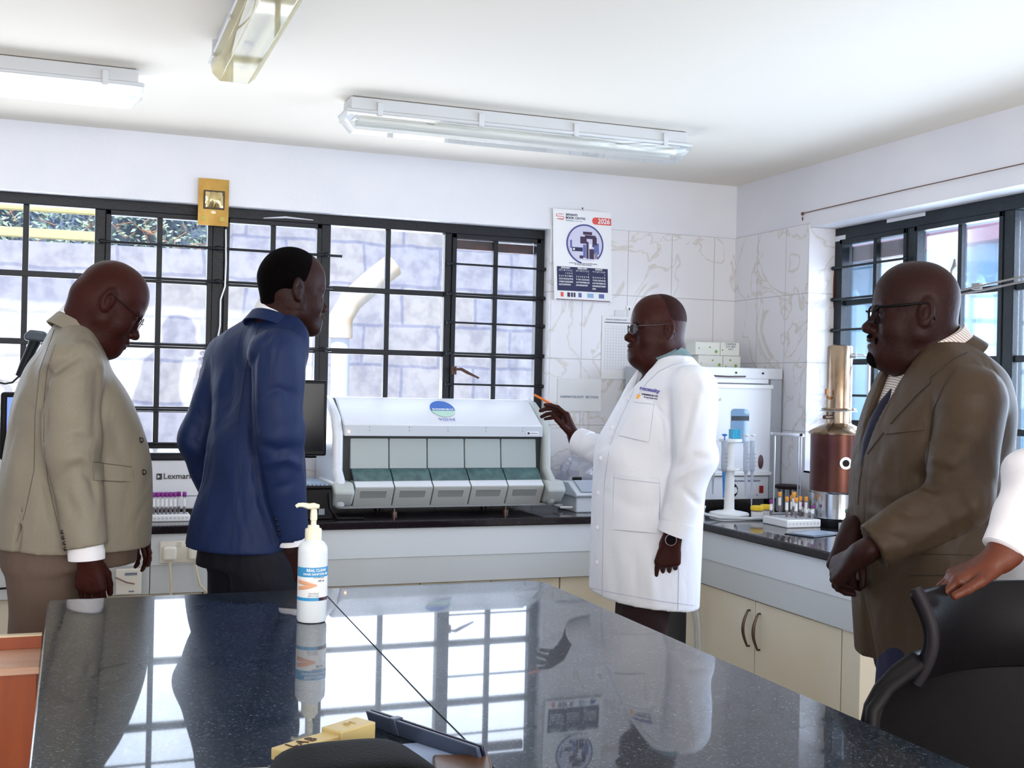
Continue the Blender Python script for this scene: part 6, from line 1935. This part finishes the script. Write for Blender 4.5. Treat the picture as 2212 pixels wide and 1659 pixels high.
# ================================================================== MAN IN THE BLUE SUIT
def man_blue():
    P = Person('person in a navy blue suit seen from behind, looking right at the analyser', 3.45, 560, 50)
    R = hdir(35, 7); o = P.pt(631, 632); sc = 1.0
    nb = P.pt(592, 712)
    shR = P.pt(600, 768, -.15); elR = P.pt(601, 935, -.17); wrR = P.pt(630, 1165, -.1)
    shL = P.pt(500, 778, .17); elL = P.pt(428, 955, .16); wrL = P.pt(470, 1080, .24)
    rows = [(672, 553, 632, .07), (690, 532, 642, .12), (715, 508, 646, .175), (750, 484, 646, .2), (800, 462, 650, .19), (880, 448, 652, .17), (960, 447, 655, .155), (1040, 437, 658, .16), (1120, 415, 658, .175), (1215, 398, 655, .19)]
    st = vset(P, rows)
    feet = [V(.05, -.1, .06), V(-.1, .06, .06)]
    hips = [P.pt(572, 1210, -.06), P.pt(522, 1210, .07)]
    S_ = Sdf((-.36, -.4, 0), (.34, .46, 1.93), .013, [((o[0] - .13, o[1] - .13, o[2] - .14), (o[0] + .14, o[1] + .13, o[2] + .14), .0032),
                            ((wrR[0] - .07, wrR[1] - .06, wrR[2] - .19), (wrR[0] + .08, wrR[1] + .08, wrR[2] + .02), .0035)])
    S_.loft([q for q in st if q[0] > .95], P.f, 0, grow=-.035, zbot=1.0)
    T = add_head(S_, o, R, sc)
    S_.cap(o - R[0] * .03 - V(0, 0, .02), nb, .056, .064, .03)
    for a, b, c in ((shL, elL, wrL), (shR, elR, wrR)):
        S_.cap(a, b, .05, .042, .02); S_.cap(b, c, .042, .027, .02)
    legs(S_, P, hips, feet, (.08, .055, .045))
    add_hand(S_, wrR + V(.002, 0, -.02), (.0, .15, -1), (-.5, .9, 0), 1, REST, thumb=((.7, .5, .4), (.9, .2, .3), (.95, .05, .2)))
    add_hand(S_, wrL, (.7, .5, -.4), (-.4, .8, 0), -1, FIST)
    P.add('body', S_.mesh('body'), skin_b)
    eyes(P, T, sc)
    H = Sdf((o[0] - .13, o[1] - .13, o[2] - .08), (o[0] + .13, o[1] + .13, o[2] + .15), .0038)
    H.ell(T(-.010, 0, .042), (.0975 * sc, .0795 * sc, .092 * sc), R, 0)
    H.cap(T(-.055, 0, .03), T(-.05, 0, -.03), .05, .043, .02)
    H.ell(T(.105, 0, -.0), (.075, .12, .085), R, .012, 'sub')
    H.ell(T(.02, .09, -.035), (.055, .045, .06), R, .012, 'sub'); H.ell(T(.02, -.09, -.035), (.055, .045, .06), R, .012, 'sub')
    H.ell(T(-.01, 0, -.16), (.2, .2, .115), R, .01, 'sub')
    P.add('hair', H.mesh('hair'), hair_m)
    sm = fabric('navy_suit_cloth', '#172a58', '#101e40', .6, 500)
    J = Sdf((-.42, -.42, .9), (.36, .48, 1.76), .0068)
    hz0 = P.pt(401, 1176, 0); hz1 = P.pt(622, 1190, -.12)
    sl_ = (hz1[2] - hz0[2]) / (hz1[0] - hz0[0])
    J.loft(st, P.f, 0, n=2.3, zbot=.93, hem=(hz0[2] - sl_ * hz0[0], sl_, .04))
    J.cap(nb - V(0, 0, .03), shR + V(-.02, .02, .0), .06, .072, .045); J.cap(nb - V(0, 0, .03), shL, .06, .07, .045)
    J.ripple((-.3, -.4, 1.0), (.3, .3, 1.35), .004, wav(20, 14, 5)); J.ripple((-.3, -.4, 1.3), (.1, .3, 1.62), .0035, wav(24, 0, -16, 2))
    J.cap(shR, elR, .079, .07, .008); J.cap(elR, wrR + (elR - wrR) * .02, .068, .05, .02, flat=True)
    J.cap(shL, elL, .075, .062, .02); J.cap(elL, wrL, .06, .045, .02, flat=True)
    J.ripple((elR[0] - .12, elR[1] - .12, elR[2] - .16), (elR[0] + .12, elR[1] + .12, elR[2] + .18), .006, wav(-22, 6, 40, 0, .8))
    J.ripple((elL[0] - .1, elL[1] - .12, elL[2] - .16), (elL[0] + .1, elL[1] + .12, elL[2] + .14), .006, wav(30, 6, 36, 1))
    J.cap(nb, nb + V(.02, 0, .12), .056, .068, .006, 'sub')
    # centre vent
    v0 = P.pt(520, 1030, -.19); v1 = P.pt(496, 1215, -.22)
    J.cap(v0, v1, .002, .007, .006, 'sub')
    me = J.mesh('suit_jacket')
    press(me, P, [([(545, 775), (540, 830), (541, 900), (548, 980), (565, 1080), (598, 1170)], -.015, .012), ([(600, 712), (560, 745), (545, 780)], -.006, .012), ([(560, 860), (600, 840), (640, 855)], -.008, .015), ([(560, 960), (600, 975), (640, 965)], -.009, .015), ([(575, 1000), (620, 990), (655, 1010)], .008, .014), ([(480, 800), (470, 870), (462, 960)], .008, .016), ([(500, 790), (495, 880)], -.006, .016), ([(455, 900), (452, 1000), (440, 1080)], -.006, .015), ([(590, 1060), (630, 1045)], -.006, .014), ([(430, 920), (415, 950), (440, 975)], -.007, .012)])
    P.add('suit_jacket', me, sm)
    bv = P.skin(me)
    RN = frame(P.f + V(0, 0, -.45), V(0, 0, 1) + P.f * .45)
    nk = P.pt(598, 694)
    ring_around(P, nk, RN, (.0755, .077), (.087, .091), -.036, .004, sm, 'jacket_collar', 30, 330, n=44)
    ring_around(P, nk, RN, (.0745, .076), (.076, .078), .004, .004, sm, 'jacket_collar', 30, 330, n=44)
    wh = fabric('white_shirt_cloth', '#f0f0f4', '#e6e6ee', .7)
    ring_around(P, nk - P.f * .002 + V(0, 0, .006), RN, (.0725, .073), (.0695, .071), .034, .003, wh, 'shirt_collar', 10, 350, n=44)
    ds = mat('navy_seam', '#0f1830', .8)
    seam(P, bv, 'seam', ((545, 760), (541, 800), (540, 880), (545, 960), (556, 1040), (570, 1100), (598, 1175)), ds, .001, .0002, 30)
    seam(P, bv, 'back_seam', ((560, 700), (530, 800), (516, 900), (514, 1000), (520, 1032), (508, 1110), (497, 1190)), ds, .0011, .0002, 30)
    for k in range(4):
        c = P.pt(597 + 2.5 * k, 1122 + 11 * k); r = hit(bv, c[0], c[2], .001)
        if r is not None: MB().sphere(tuple(r), (.0055, .003, .0055), 12, 8).build('cuff_button', mat('button_navy', '#0c1020', .3), P.root)
    c1 = wrR + V(0, 0, -.012)
    MB().tube([wrR + (elR - wrR) * .1, c1, c1 + V(0, 0, .001)], [.04, .043, .036], 24).build('shirt_cuff', wh, P.root)
    tr = fabric('navy_trousers', '#11121f', '#0d0e18', .75)
    Q = Sdf((-.36, -.38, .02), (.36, .36, 1.15), .011)
    legs(Q, P, hips, [f + V(0, 0, .02) for f in feet], (.1, .085, .095))
    Q.loft([q for q in st if q[0] < 1.2], P.f, .03, grow=-.035, zbot=.93)
    P.add('trousers', Q.mesh('trousers'), tr)
    shoe_pair(P, feet, mat('black_leather', '#0d0a0b', .3))
    return P

# ================================================================== MAN IN THE GREY SUIT
def man_grey():
    P = Person('bald person in a pale grey suit and glasses at the left, bending his head down', 3.45, 160, 28)
    R = hdir(30, 32); sc = 1.05; o = P.pt(232, 660)
    nb = P.pt(175, 745)
    shR = P.pt(161, 795, -.17); elR = P.pt(152, 950, -.2); wrR = P.pt(186, 1185, -.2)
    shL = P.pt(185, 805, .16); elL = P.pt(205, 960, .2); wrL = P.pt(270, 1120, .2)
    rows = [(690, 122, 196, .07), (712, 100, 212, .12), (742, 72, 226, .175), (790, 46, 248, .2), (850, 33, 278, .205), (910, 28, 300, .2), (980, 22, 316, .195), (1060, 8, 319, .2), (1120, -2, 317, .205), (1215, -10, 312, .21)]
    st = vset(P, rows)
    feet = [V(-.05, -.1, .06), V(-.02, .1, .06)]
    hips = [P.pt(100, 1130, -.08), P.pt(115, 1130, .08)]
    S_ = Sdf((-.42, -.42, 0), (.4, .5, 1.86), .013, [((o[0] - .13, o[1] - .13, o[2] - .16), (o[0] + .14, o[1] + .13, o[2] + .16), .0033),
                            ((wrR[0] - .07, wrR[1] - .06, wrR[2] - .19), (wrR[0] + .08, wrR[1] + .08, wrR[2] + .02), .0033)])
    S_.loft([q for q in st if q[0] > .95], P.f, 0, grow=-.04, zbot=1.0)
    T = add_head(S_, o, R, sc, jowl=.004)
    S_.cap(o - R[0] * .035 - R[2] * .02, nb, .062, .07, .035)
    S_.cap(T(-.06, 0, -.01), nb - P.f * .01, .045, .06, .03)
    for a, b, c in ((shL, elL, wrL), (shR, elR, wrR)):
        S_.cap(a, b, .05, .042, .02); S_.cap(b, c, .042, .027, .02)
    legs(S_, P, hips, feet, (.08, .055, .045))
    add_hand(S_, wrR + V(.01, 0, -.02), (.05, .05, -1), (-.15, 1, 0), 1, REST, thumb=((.8, .45, .45), (.95, .1, .3), (.95, .0, .2)), sc=1.05)
    add_hand(S_, wrL, (.4, .2, -.8), (-.3, -.8, 0), -1, REST)
    P.add('body', S_.mesh('body'), skin_a)
    eyes(P, T, sc)
    sm = fabric('grey_suit_cloth', '#8c8577', '#7f786b', .55, 520, check='#77786f')
    J = Sdf((-.42, -.45, .88), (.42, .5, 1.72), .0068)
    hz0 = P.pt(0, 1169, -.05); hz1 = P.pt(290, 1190, -.1)
    sl_ = (hz1[2] - hz0[2]) / (hz1[0] - hz0[0])
    J.loft(st, P.f, 0, n=2.3, zbot=.9, hem=(hz0[2] - sl_ * hz0[0], sl_, .03))
    J.cap(nb - V(0, 0, .03), shR + V(-.01, .02, .0), .065, .075, .045); J.cap(nb - V(0, 0, .03), shL, .06, .07, .045)
    J.ripple((-.4, -.45, .95), (.35, .2, 1.3), .0045, wav(20, 6, 6)); J.ripple((-.3, -.45, 1.3), (.3, .2, 1.62), .004, wav(22, 4, -14, 2))
    J.cap(shR, elR, .08, .078, .008); J.cap(elR, wrR + (elR - wrR) * .02, .076, .06, .02, flat=True)
    J.cap(shL, elL, .07, .06, .02); J.cap(elL, wrL, .058, .045, .02, flat=True)
    J.ripple((elR[0] - .13, elR[1] - .13, elR[2] - .18), (elR[0] + .13, elR[1] + .1, elR[2] + .22), .008, wav(-26, 6, 36, 0, .8))
    J.cap(nb, nb + V(.03, 0, .12), .058, .075, .006, 'sub')
    J.cap(P.pt(236, 742, .04), P.pt(312, 945, .06), .05, .008, .01, 'sub')
    v0 = P.pt(74, 1015, -.19); v1 = P.pt(36, 1190, -.21)
    J.cap(v0, v1, .002, .009, .006, 'sub')
    me = J.mesh('suit_jacket')
    press(me, P, [([(98, 812), (115, 800), (150, 780), (180, 765)], -.015, .014), ([(110, 830), (150, 815), (190, 800)], .007, .014), ([(120, 965), (160, 945), (205, 955)], -.01, .016), ([(125, 1000), (175, 985), (205, 1005)], .008, .016), ([(175, 1010), (200, 1040), (208, 1080)], -.008, .013), ([(90, 730), (75, 790), (60, 870)], -.006, .018), ([(130, 720), (110, 790)], .006, .016), ([(97, 800), (95, 870), (96, 950)], -.014, .012), ([(215, 800), (212, 870), (208, 940)], -.012, .012), ([(140, 1060), (170, 1130)], -.006, .018), ([(90, 1000), (108, 1080), (125, 1160)], -.012, .012), ([(40, 960), (25, 1080)], .006, .02), ([(240, 900), (260, 990)], -.006, .02)])
    P.add('suit_jacket', me, sm)
    bv = P.skin(me)
    RN = frame(P.f + V(0, 0, -.6), V(0, 0, 1) + P.f * .6)
    nk = P.pt(180, 708)
    ring_around(P, nk, RN, (.081, .084), (.092, .098), -.04, .004, sm, 'jacket_collar', 30, 330, n=44)
    ring_around(P, nk, RN, (.079, .082), (.081, .084), .004, .004, sm, 'jacket_collar', 30, 330, n=44)
    wh = fabric('white_shirt_cloth', '#f0f0f4', '#e6e6ee', .7)
    ring_around(P, nk - P.f * .004 + V(0, 0, .006), RN, (.077, .08), (.075, .079), .03, .003, wh, 'shirt_collar', 10, 350, n=44)
    SH = Sdf((-.3, -.3, 1.1), (.35, .35, 1.65), .009)
    SH.loft([q for q in st if q[0] > 1.15], P.f, 0, grow=-.015, zbot=1.15)
    SH.cap(nb, nb + V(.03, 0, .12), .055, .07, .006, 'sub')
    P.add('shirt', SH.mesh('shirt'), wh)
    ds = mat('grey_seam', '#5b5850', .8); bm_ = mat('button_brown', '#2e2422', .3)
    seam(P, bv, 'seam', ((120, 745), (102, 800), (96, 860), (95, 950), (104, 1040), (120, 1110), (140, 1190)), ds, .001, .0002, 30)
    seam(P, bv, 'back_seam', ((118, 712), (86, 800), (76, 900), (74, 1016), (56, 1100), (37, 1170)), ds, .0012, .0002, 30)
    decal(P, bv, 'pocket_flap', ((201, 999), (284, 1010), (287, 1040), (203, 1037)), sm, .004, th=.003, n=12)
    seam(P, bv, 'seam', ((201, 998), (284, 1009)), ds, .0014, .003)
    seam(P, bv, 'seam', ((203, 1037), (262, 1041), (281, 1039), (288, 1028), (285, 1011)), ds, .0013, .001)
    for q in ((306, 951), (312, 1020)):
        c = P.pt(*q); r = hit(bv, c[0] - .004, c[2], .002)
        if r is not None: MB().sphere(tuple(r), (.009, .005, .009), 16, 8).build('front_button', bm_, P.root)
    for k in range(4):
        c = P.pt(136 + 2.2 * k, 1149 + 12 * k); r = hit(bv, c[0], c[2], .001)
        if r is not None: MB().sphere(tuple(r), (.0062, .0035, .0062), 14, 8).build('cuff_button', bm_, P.root)
    MB().tube([wrR + (elR - wrR) * .1, wrR + V(.002, 0, -.012), wrR + V(.003, 0, -.03), wrR + V(.003, 0, -.029)], [.045, .05, .049, .042], 28).build('shirt_cuff', wh, P.root)
    glasses(P, T, R, sc, mat('frame_thin_dark', '#1c1416', .3), glassy('spectacle_lens', '#f4f6fa', .25), rx=.026, rz=.018, thick=.0013)
    tr = fabric('taupe_trousers', '#6a5a50', '#5d4e45', .75)
    Q = Sdf((-.36, -.4, .02), (.36, .36, 1.15), .011)
    legs(Q, P, hips, [f + V(0, 0, .02) for f in feet], (.12, .09, .095))
    Q.loft([q for q in st if q[0] < 1.2], P.f, .03, grow=-.035, zbot=.93)
    Q.ripple((-.3, -.4, .5), (.3, .2, 1.0), .006, wav(10, 4, 26))
    P.add('trousers', Q.mesh('trousers'), tr)
    shoe_pair(P, feet, mat('black_leather', '#0d0a0b', .3))
    return P

# ================================================================== MAN IN THE BROWN SUIT
def man_brown():
    P = Person('bald person in a brown suit and black glasses at the right, hands clasped in front', 2.85, 2000, 193)
    R = hdir(166, 1); sc = 1.03; o = P.pt(1977, 681)
    nb = P.pt(2030, 785)
    shL = P.pt(2098, 866, -.18); elL = P.pt(2068, 1080, -.24); wrL = P.pt(1862, 1196, -.24)
    shR = P.pt(1990, 866, .2); elR = P.pt(1960, 1080, .2); wrR = P.pt(1842, 1150, -.0)
    rows = [(738, 1975, 2082, .075), (760, 1950, 2105, .12), (795, 1928, 2135, .175), (850, 1902, 2155, .205), (920, 1876, 2160, .21), (1000, 1859, 2150, .205), (1100, 1852, 2135, .2), (1200, 1856, 2122, .2), (1300, 1864, 2112, .205), (1400, 1873, 2108, .21), (1500, 1880, 2105, .215)]
    st = vset(P, rows)
    feet = [V(-.06, -.1, .06), V(.0, .1, .06)]
    hips = [P.pt(1990, 1400, -.05), P.pt(1990, 1400, .07)]
    S_ = Sdf((-.36, -.45, 0), (.32, .42, 1.86), .013, [((o[0] - .14, o[1] - .12, o[2] - .15), (o[0] + .14, o[1] + .12, o[2] + .15), .0032),
                            ((wrL[0] - .11, wrL[1] - .09, wrL[2] - .13), (wrL[0] + .06, wrL[1] + .16, wrL[2] + .1), .0032)])
    S_.loft([q for q in st if q[0] > .9], P.f, 0, grow=-.04, zbot=.95)
    T = add_head(S_, o, R, sc, jowl=.006, goatee=False)
    S_.cap(o - R[0] * .03 - V(0, 0, .03), nb, .064, .07, .035)
    S_.cap(T(.02, 0, -.085), nb + P.f * .03, .045, .058, .03)
    for a, b, c in ((shL, elL, wrL), (shR, elR, wrR)):
        S_.cap(a, b, .05, .042, .02); S_.cap(b, c, .042, .027, .02)
    legs(S_, P, hips, feet, (.08, .055, .045))
    # left hand folded over the right one
    add_hand(S_, wrL + V(-.005, .0, -.004), (-.38, .72, -.5), (.75, .25, -.45), -1, ((.5, .7, .5), (.6, .8, .5), (.65, .8, .5), (.7, .8, .5)), thumb=((.7, .5, .4), (.8, .35, .4), (.8, .2, .4)), sc=1.02)
    add_hand(S_, wrR + V(-.01, .0, -.01), (-.3, -.35, -.85), (.5, .5, -.4), 1, ((.8, 1.0, .6), (.9, 1.1, .6), (.95, 1.1, .6), (1.0, 1.0, .6)), thumb=((.8, .5, .2), (.9, .2, .2), (.9, .1, .2)), sc=.98)
    P.add('body', S_.mesh('body'), skin_b)
    eyes(P, T, sc)
    B_ = Sdf((o[0] - .14, o[1] - .1, o[2] - .16), (o[0] + .06, o[1] + .1, o[2] - .03), .0035)
    B_.ell(T(.0835, 0, -.101), (.0275 * sc, .034 * sc, .026 * sc), R, 0); B_.cap(T(.086, .027, -.06), T(.082, .026, -.09), .009, .011, .008); B_.cap(T(.086, -.027, -.06), T(.082, -.026, -.09), .009, .011, .008)
    B_.cap(T(.104, .02, -.05), T(.104, -.02, -.05), .006, .006, .008)
    P.add('goatee', B_.mesh('goatee'), hair_m)
    sm = fabric('brown_suit_cloth', '#4a3b2c', '#3d3024', .55, 520, check='#43392e')
    J = Sdf((-.38, -.46, .66), (.36, .42, 1.66), .0066)
    hz0 = P.pt(1890, 1449, -.1); hz1 = P.pt(2100, 1449, -.2)
    J.loft(st, P.f, 0, n=2.3, zbot=.7, hem=(hz0[2], 0, .02))
    J.cap(nb - V(0, 0, .03), shL + V(-.01, .03, .0), .065, .075, .045); J.cap(nb - V(0, 0, .03), shR, .06, .07, .045)
    J.ripple((-.3, -.4, .75), (.3, .2, 1.05), .004, wav(20, 6, 6))
    J.ripple((-.25, -.4, 1.15), (.2, .1, 1.5), .004, wav(18, 4, 22, 2))
    J.cap(shL, elL, .08, .073, .008); J.cap(elL, wrL + (elL - wrL) * .12, .072, .055, .02, flat=True)
    J.cap(shR, elR, .07, .062, .02); J.cap(elR, wrR + (elR - wrR) * .2, .06, .05, .02, flat=True)
    J.ripple((elL[0] - .2, elL[1] - .14, elL[2] - .14), (elL[0] + .12, elL[1] + .1, elL[2] + .22), .009, wav(34, 6, -32, 1, .8))
    J.cap(nb, nb + V(-.01, 0, .12), .058, .078, .006, 'sub')
    J.cap(P.pt(1965, 775, .0) , P.pt(1862, 975, .0) + P.f * .01, .062, .012, .01, 'sub')
    # open fronts below the hands
    fr = P.pt(1862, 1290, .0)
    J.cap(fr, P.pt(1868, 1480, .0), .006, .05, .01, 'sub')
    me = J.mesh('suit_jacket')
    press(me, P, [([(1985, 1022), (2005, 1050), (2035, 1058)], -.009, .013), ([(1985, 1062), (2015, 1078), (2050, 1074)], .009, .012), ([(1995, 955), (2040, 948), (2100, 935)], -.008, .014), ([(2000, 985), (2060, 1000)], .007, .014), ([(1920, 1085), (1960, 1110), (2000, 1115)], -.009, .013), ([(1880, 1105), (1935, 1120)], .006, .012), ([(1875, 1145), (1960, 1170)], -.006, .014), ([(2030, 870), (2090, 850), (2140, 860)], .005, .016), ([(2010, 850), (2006, 930), (2000, 1005)], -.009, .012), ([(1930, 950), (1925, 1060)], -.005, .016), ([(1900, 1300), (1905, 1430)], .008, .018), ([(1945, 1290), (1955, 1440)], -.008, .02), ([(2100, 1120), (2000, 1180), (1900, 1255)], -.006, .012), ([(2110, 930), (2120, 1040)], -.005, .015)])
    P.add('suit_jacket', me, sm)
    bv = P.skin(me)
    RN = frame(P.f + V(0, 0, -.55), V(0, 0, 1) + P.f * .55)
    nk = P.pt(2028, 748)
    ring_around(P, nk, RN, (.073, .077), (.1, .105), -.042, .004, sm, 'jacket_collar', 34, 326, n=44)
    ring_around(P, nk, RN, (.071, .075), (.074, .078), .003, .004, sm, 'jacket_collar', 34, 326, n=44)
    ws = MATS.get('striped_shirt')
    if ws is None:
        ws = bpy.data.materials.new('striped_shirt'); ws.use_nodes = True
        nt = ws.node_tree; b = nt.nodes['Principled BSDF']; b.inputs['Roughness'].default_value = .7
        tc = nt.nodes.new('ShaderNodeTexCoord'); mp = nt.nodes.new('ShaderNodeMapping'); mp.inputs['Rotation'].default_value = (0, radians(-35), 0)
        sp = nt.nodes.new('ShaderNodeSeparateXYZ'); mo = nt.nodes.new('ShaderNodeMath'); mo.operation = 'PINGPONG'; mo.inputs[1].default_value = .0032
        lt = nt.nodes.new('ShaderNodeMath'); lt.operation = 'LESS_THAN'; lt.inputs[1].default_value = .0009
        mx = nt.nodes.new('ShaderNodeMixRGB'); mx.inputs[1].default_value = lin('#dcd6d4'); mx.inputs[2].default_value = lin('#8a6f60')
        nt.links.new(tc.outputs['Object'], mp.inputs[0]); nt.links.new(mp.outputs[0], sp.inputs[0]); nt.links.new(sp.outputs[2], mo.inputs[0])
        nt.links.new(mo.outputs[0], lt.inputs[0]); nt.links.new(lt.outputs[0], mx.inputs[0]); nt.links.new(mx.outputs[0], b.inputs['Base Color'])
        MATS['striped_shirt'] = ws
    ring_around(P, nk + P.f * .008 + V(0, 0, .004), RN, (.068, .07), (.069, .073), .02, .003, ws, 'shirt_collar', 10, 350, n=44)
    ring_around(P, nk + P.f * .012 + V(0, 0, .022), RN, (.07, .074), (.088, .088), -.06, .0025, ws, 'shirt_collar', 12, 150, n=30)
    ring_around(P, nk + P.f * .012 + V(0, 0, .022), RN, (.07, .074), (.088, .088), -.06, .0025, ws, 'shirt_collar', 210, 348, n=30)
    SH = Sdf((-.3, -.3, 1.0), (.3, .3, 1.62), .008)
    SH.loft([q for q in st if q[0] > 1.1], P.f, 0, grow=-.018, zbot=1.18)
    SH.cap(nb, nb + V(-.02, 0, .12), .055, .072, .006, 'sub')
    P.add('shirt', SH.mesh('shirt'), ws)
    tk = P.pt(1953, 822) + P.f * .0
    mb = MB(); path = []
    fc = [(1958, 800), (1938, 838), (1914, 875), (1894, 915), (1880, 960), (1872, 1010), (1868, 1080)]
    MB().tube([P.pt(a, b) - P.f * .002 for a, b in fc[:6]], [.018, .013, .02, .023, .024, .02], 12).build('necktie', fabric('navy_tie', '#14152a', '#1b1d36', .5), P.root)
    ds = mat('brown_seam', '#2a211a', .8)
    seam(P, bv, 'lapel_edge', ((2088, 762), (2060, 775), (2032, 799), (2009, 817), (2010, 827), (1982, 852), (1938, 899), (1905, 940), (1874, 980)), ds, .0018, .0005, 40)
    seam(P, bv, 'front_edge', ((1866, 985), (1857, 1040), (1853, 1090)), ds, .0015, .0004)
    seam(P, bv, 'arm_seam', ((2062, 800), (2035, 840), (2015, 890), (2008, 950), (2000, 1010)), ds, .0016, .0004)
    decal(P, bv, 'breast_pocket', ((1910, 918), (1994, 912), (1996, 930), (1912, 938)), sm, .0028, th=.002)
    seam(P, bv, 'pocket_line', ((1964, 1243), (2050, 1243)), ds, .0013, .0004); seam(P, bv, 'pocket_line', ((1990, 1197), (2100, 1199)), ds, .0009, .0004)
    c = P.pt(1879, 1017); r = hit(bv, c[0], c[2], .002)
    glasses(P, T, R, sc, mat('frame_black', '#040305', .5, spec=.12), glassy('spectacle_lens', '#f4f6fa', .25), rx=.027, rz=.019, thick=.0026, temple_z=.016)
    tr = fabric('navy_trousers_b', '#232544', '#1c1e38', .75)
    Q = Sdf((-.36, -.4, .02), (.36, .4, 1.1), .011)
    legs(Q, P, hips, [f + V(0, 0, .02) for f in feet], (.1, .09, .095))
    Q.loft([q for q in st if q[0] < 1.15], P.f, .03, grow=-.05, zbot=.8)
    P.add('trousers', Q.mesh('trousers'), tr)
    shoe_pair(P, feet, mat('black_leather', '#0d0a0b', .3))
    return P

# ================================================================== MAN IN THE WHITE SHIRT (mostly outside the picture)
def man_shirt():
    P = Person('person in a white shirt at the right edge, one hand resting on the office chair', 2.2, 2500, 172)
    wr = P.pt(2156, 1206, 0); el = P.pt(2238, 1040, .05); sh = P.pt(2560, 742, .2)
    shf = sh + V(.05, -.36, 0); elf = shf + V(.05, .02, -.28); wrf = elf + V(-.03, -.02, -.25)
    c = (sh + shf) / 2
    st = []
    for dz, rf, rs in ((.1, .06, .07), (.06, .08, .12), (.0, .11, .185), (-.1, .13, .2), (-.3, .13, .18), (-.45, .13, .175), (-.62, .13, .185), (-.75, .13, .185)):
        st.append((c[2] + dz, c[0] + .0, c[1], rf, rs))
    R = hdir(172, 5); o = c + V(-.02, 0, .27)
    feet = [V(.02, .02, .06) + V(c[0], c[1] - .12, 0), V(c[0] + .02, c[1] + .12, .06)]
    hips = [V(c[0], c[1] - .09, c[2] - .6), V(c[0], c[1] + .09, c[2] - .6)]
    S_ = Sdf((-.5, -.45, 0), (.5, .5, 1.95), .013, [((o[0] - .14, o[1] - .12, o[2] - .15), (o[0] + .14, o[1] + .12, o[2] + .15), .004),
                            ((wr[0] - .12, wr[1] - .12, wr[2] - .1), (wr[0] + .06, wr[1] + .08, wr[2] + .05), .003)])
    S_.loft(st, P.f, 0, grow=-.02)
    T = add_head(S_, o, R, 1.0)
    S_.cap(o - R[0] * .03 - V(0, 0, .03), c + V(0, 0, .07), .056, .062, .03)
    for a, b, e in ((sh, el, wr), (shf, elf, wrf)):
        S_.cap(a, b, .048, .04, .02); S_.cap(b, e, .038, .028, .02)
    legs(S_, P, hips, feet, (.08, .055, .045))
    add_hand(S_, wr + V(-.004, 0, -.006), (-.92, .0, -.38), (.35, .0, -.93), 1, ((.35, .8, .6), (.35, .85, .6), (.35, .85, .6), (.4, .8, .6)), thumb=((.75, .6, .05), (.9, .2, .1), (.95, .0, .1)), sc=.98)
    add_hand(S_, wrf, (0, 0, -1), (0, -1, 0), 1, REST)
    P.add('body', S_.mesh('body'), skin_w)
    eyes(P, T, 1.0)
    H = Sdf((o[0] - .12, o[1] - .12, o[2] - .05), (o[0] + .13, o[1] + .12, o[2] + .15), .005)
    H.ell(T(-.010, 0, .042), (.097, .079, .091), R, 0); H.ell(T(.105, 0, -.0), (.075, .12, .085), R, .012, 'sub'); H.ell(T(-.01, 0, -.14), (.2, .2, .135), R, .01, 'sub')
    P.add('hair', H.mesh('hair'), hair_m)
    wh = fabric('white_shirt_sleeve', '#eceaf0', '#e2e1ea', .7)
    J = Sdf((-.5, -.45, .85), (.5, .5, 1.78), .0075)
    J.loft(st, P.f, 0, n=2.3, grow=.004)
    J.cap(c + V(0, 0, .05), sh, .06, .062, .04); J.cap(c + V(0, 0, .05), shf, .06, .06, .04)
    J.cap(sh, el, .068, .062, .015); J.cap(el, wr + (el - wr) * .14, .06, .037, .02, flat=True)
    J.cap(shf, elf, .062, .055, .02); J.cap(elf, wrf, .055, .04, .02, flat=True)
    J.ripple((el[0] - .12, el[1] - .12, el[2] - .16), (el[0] + .12, el[1] + .12, el[2] + .2), .007, wav(22, 6, 44, 0, .8))
    J.cap(c + V(0, 0, .06), c + V(0, 0, .2), .055, .06, .006, 'sub')
    P.add('shirt', J.mesh('shirt'), wh)
    ring_around(P, c + V(0, 0, .1), frame(P.f + V(0, 0, -.4), V(0, 0, 1) + P.f * .4), (.06, .062), (.075, .08), -.03, .003, wh, 'shirt_collar', 10, 350)
    cu = [wr + (el - wr) * .3, wr + (el - wr) * .12, wr + (el - wr) * .1]
    MB().tube(cu, [.0415, .0395, .034], 28).build('sleeve_cuff', wh, P.root)
    tr = fabric('charcoal_trousers', '#24252c', '#1c1d24', .75)
    Q = Sdf((c[0] - .3, c[1] - .35, .02), (c[0] + .3, c[1] + .35, 1.15), .012)
    legs(Q, P, hips, [f + V(0, 0, .02) for f in feet], (.11, .085, .09))
    Q.loft(st[-3:], P.f, .03, grow=.008)
    P.add('trousers', Q.mesh('trousers'), tr)
    shoe_pair(P, feet, mat('black_leather', '#0d0a0b', .3))
    return P

PEOPLE = [man_white_coat(), man_blue(), man_grey(), man_brown(), man_shirt()]
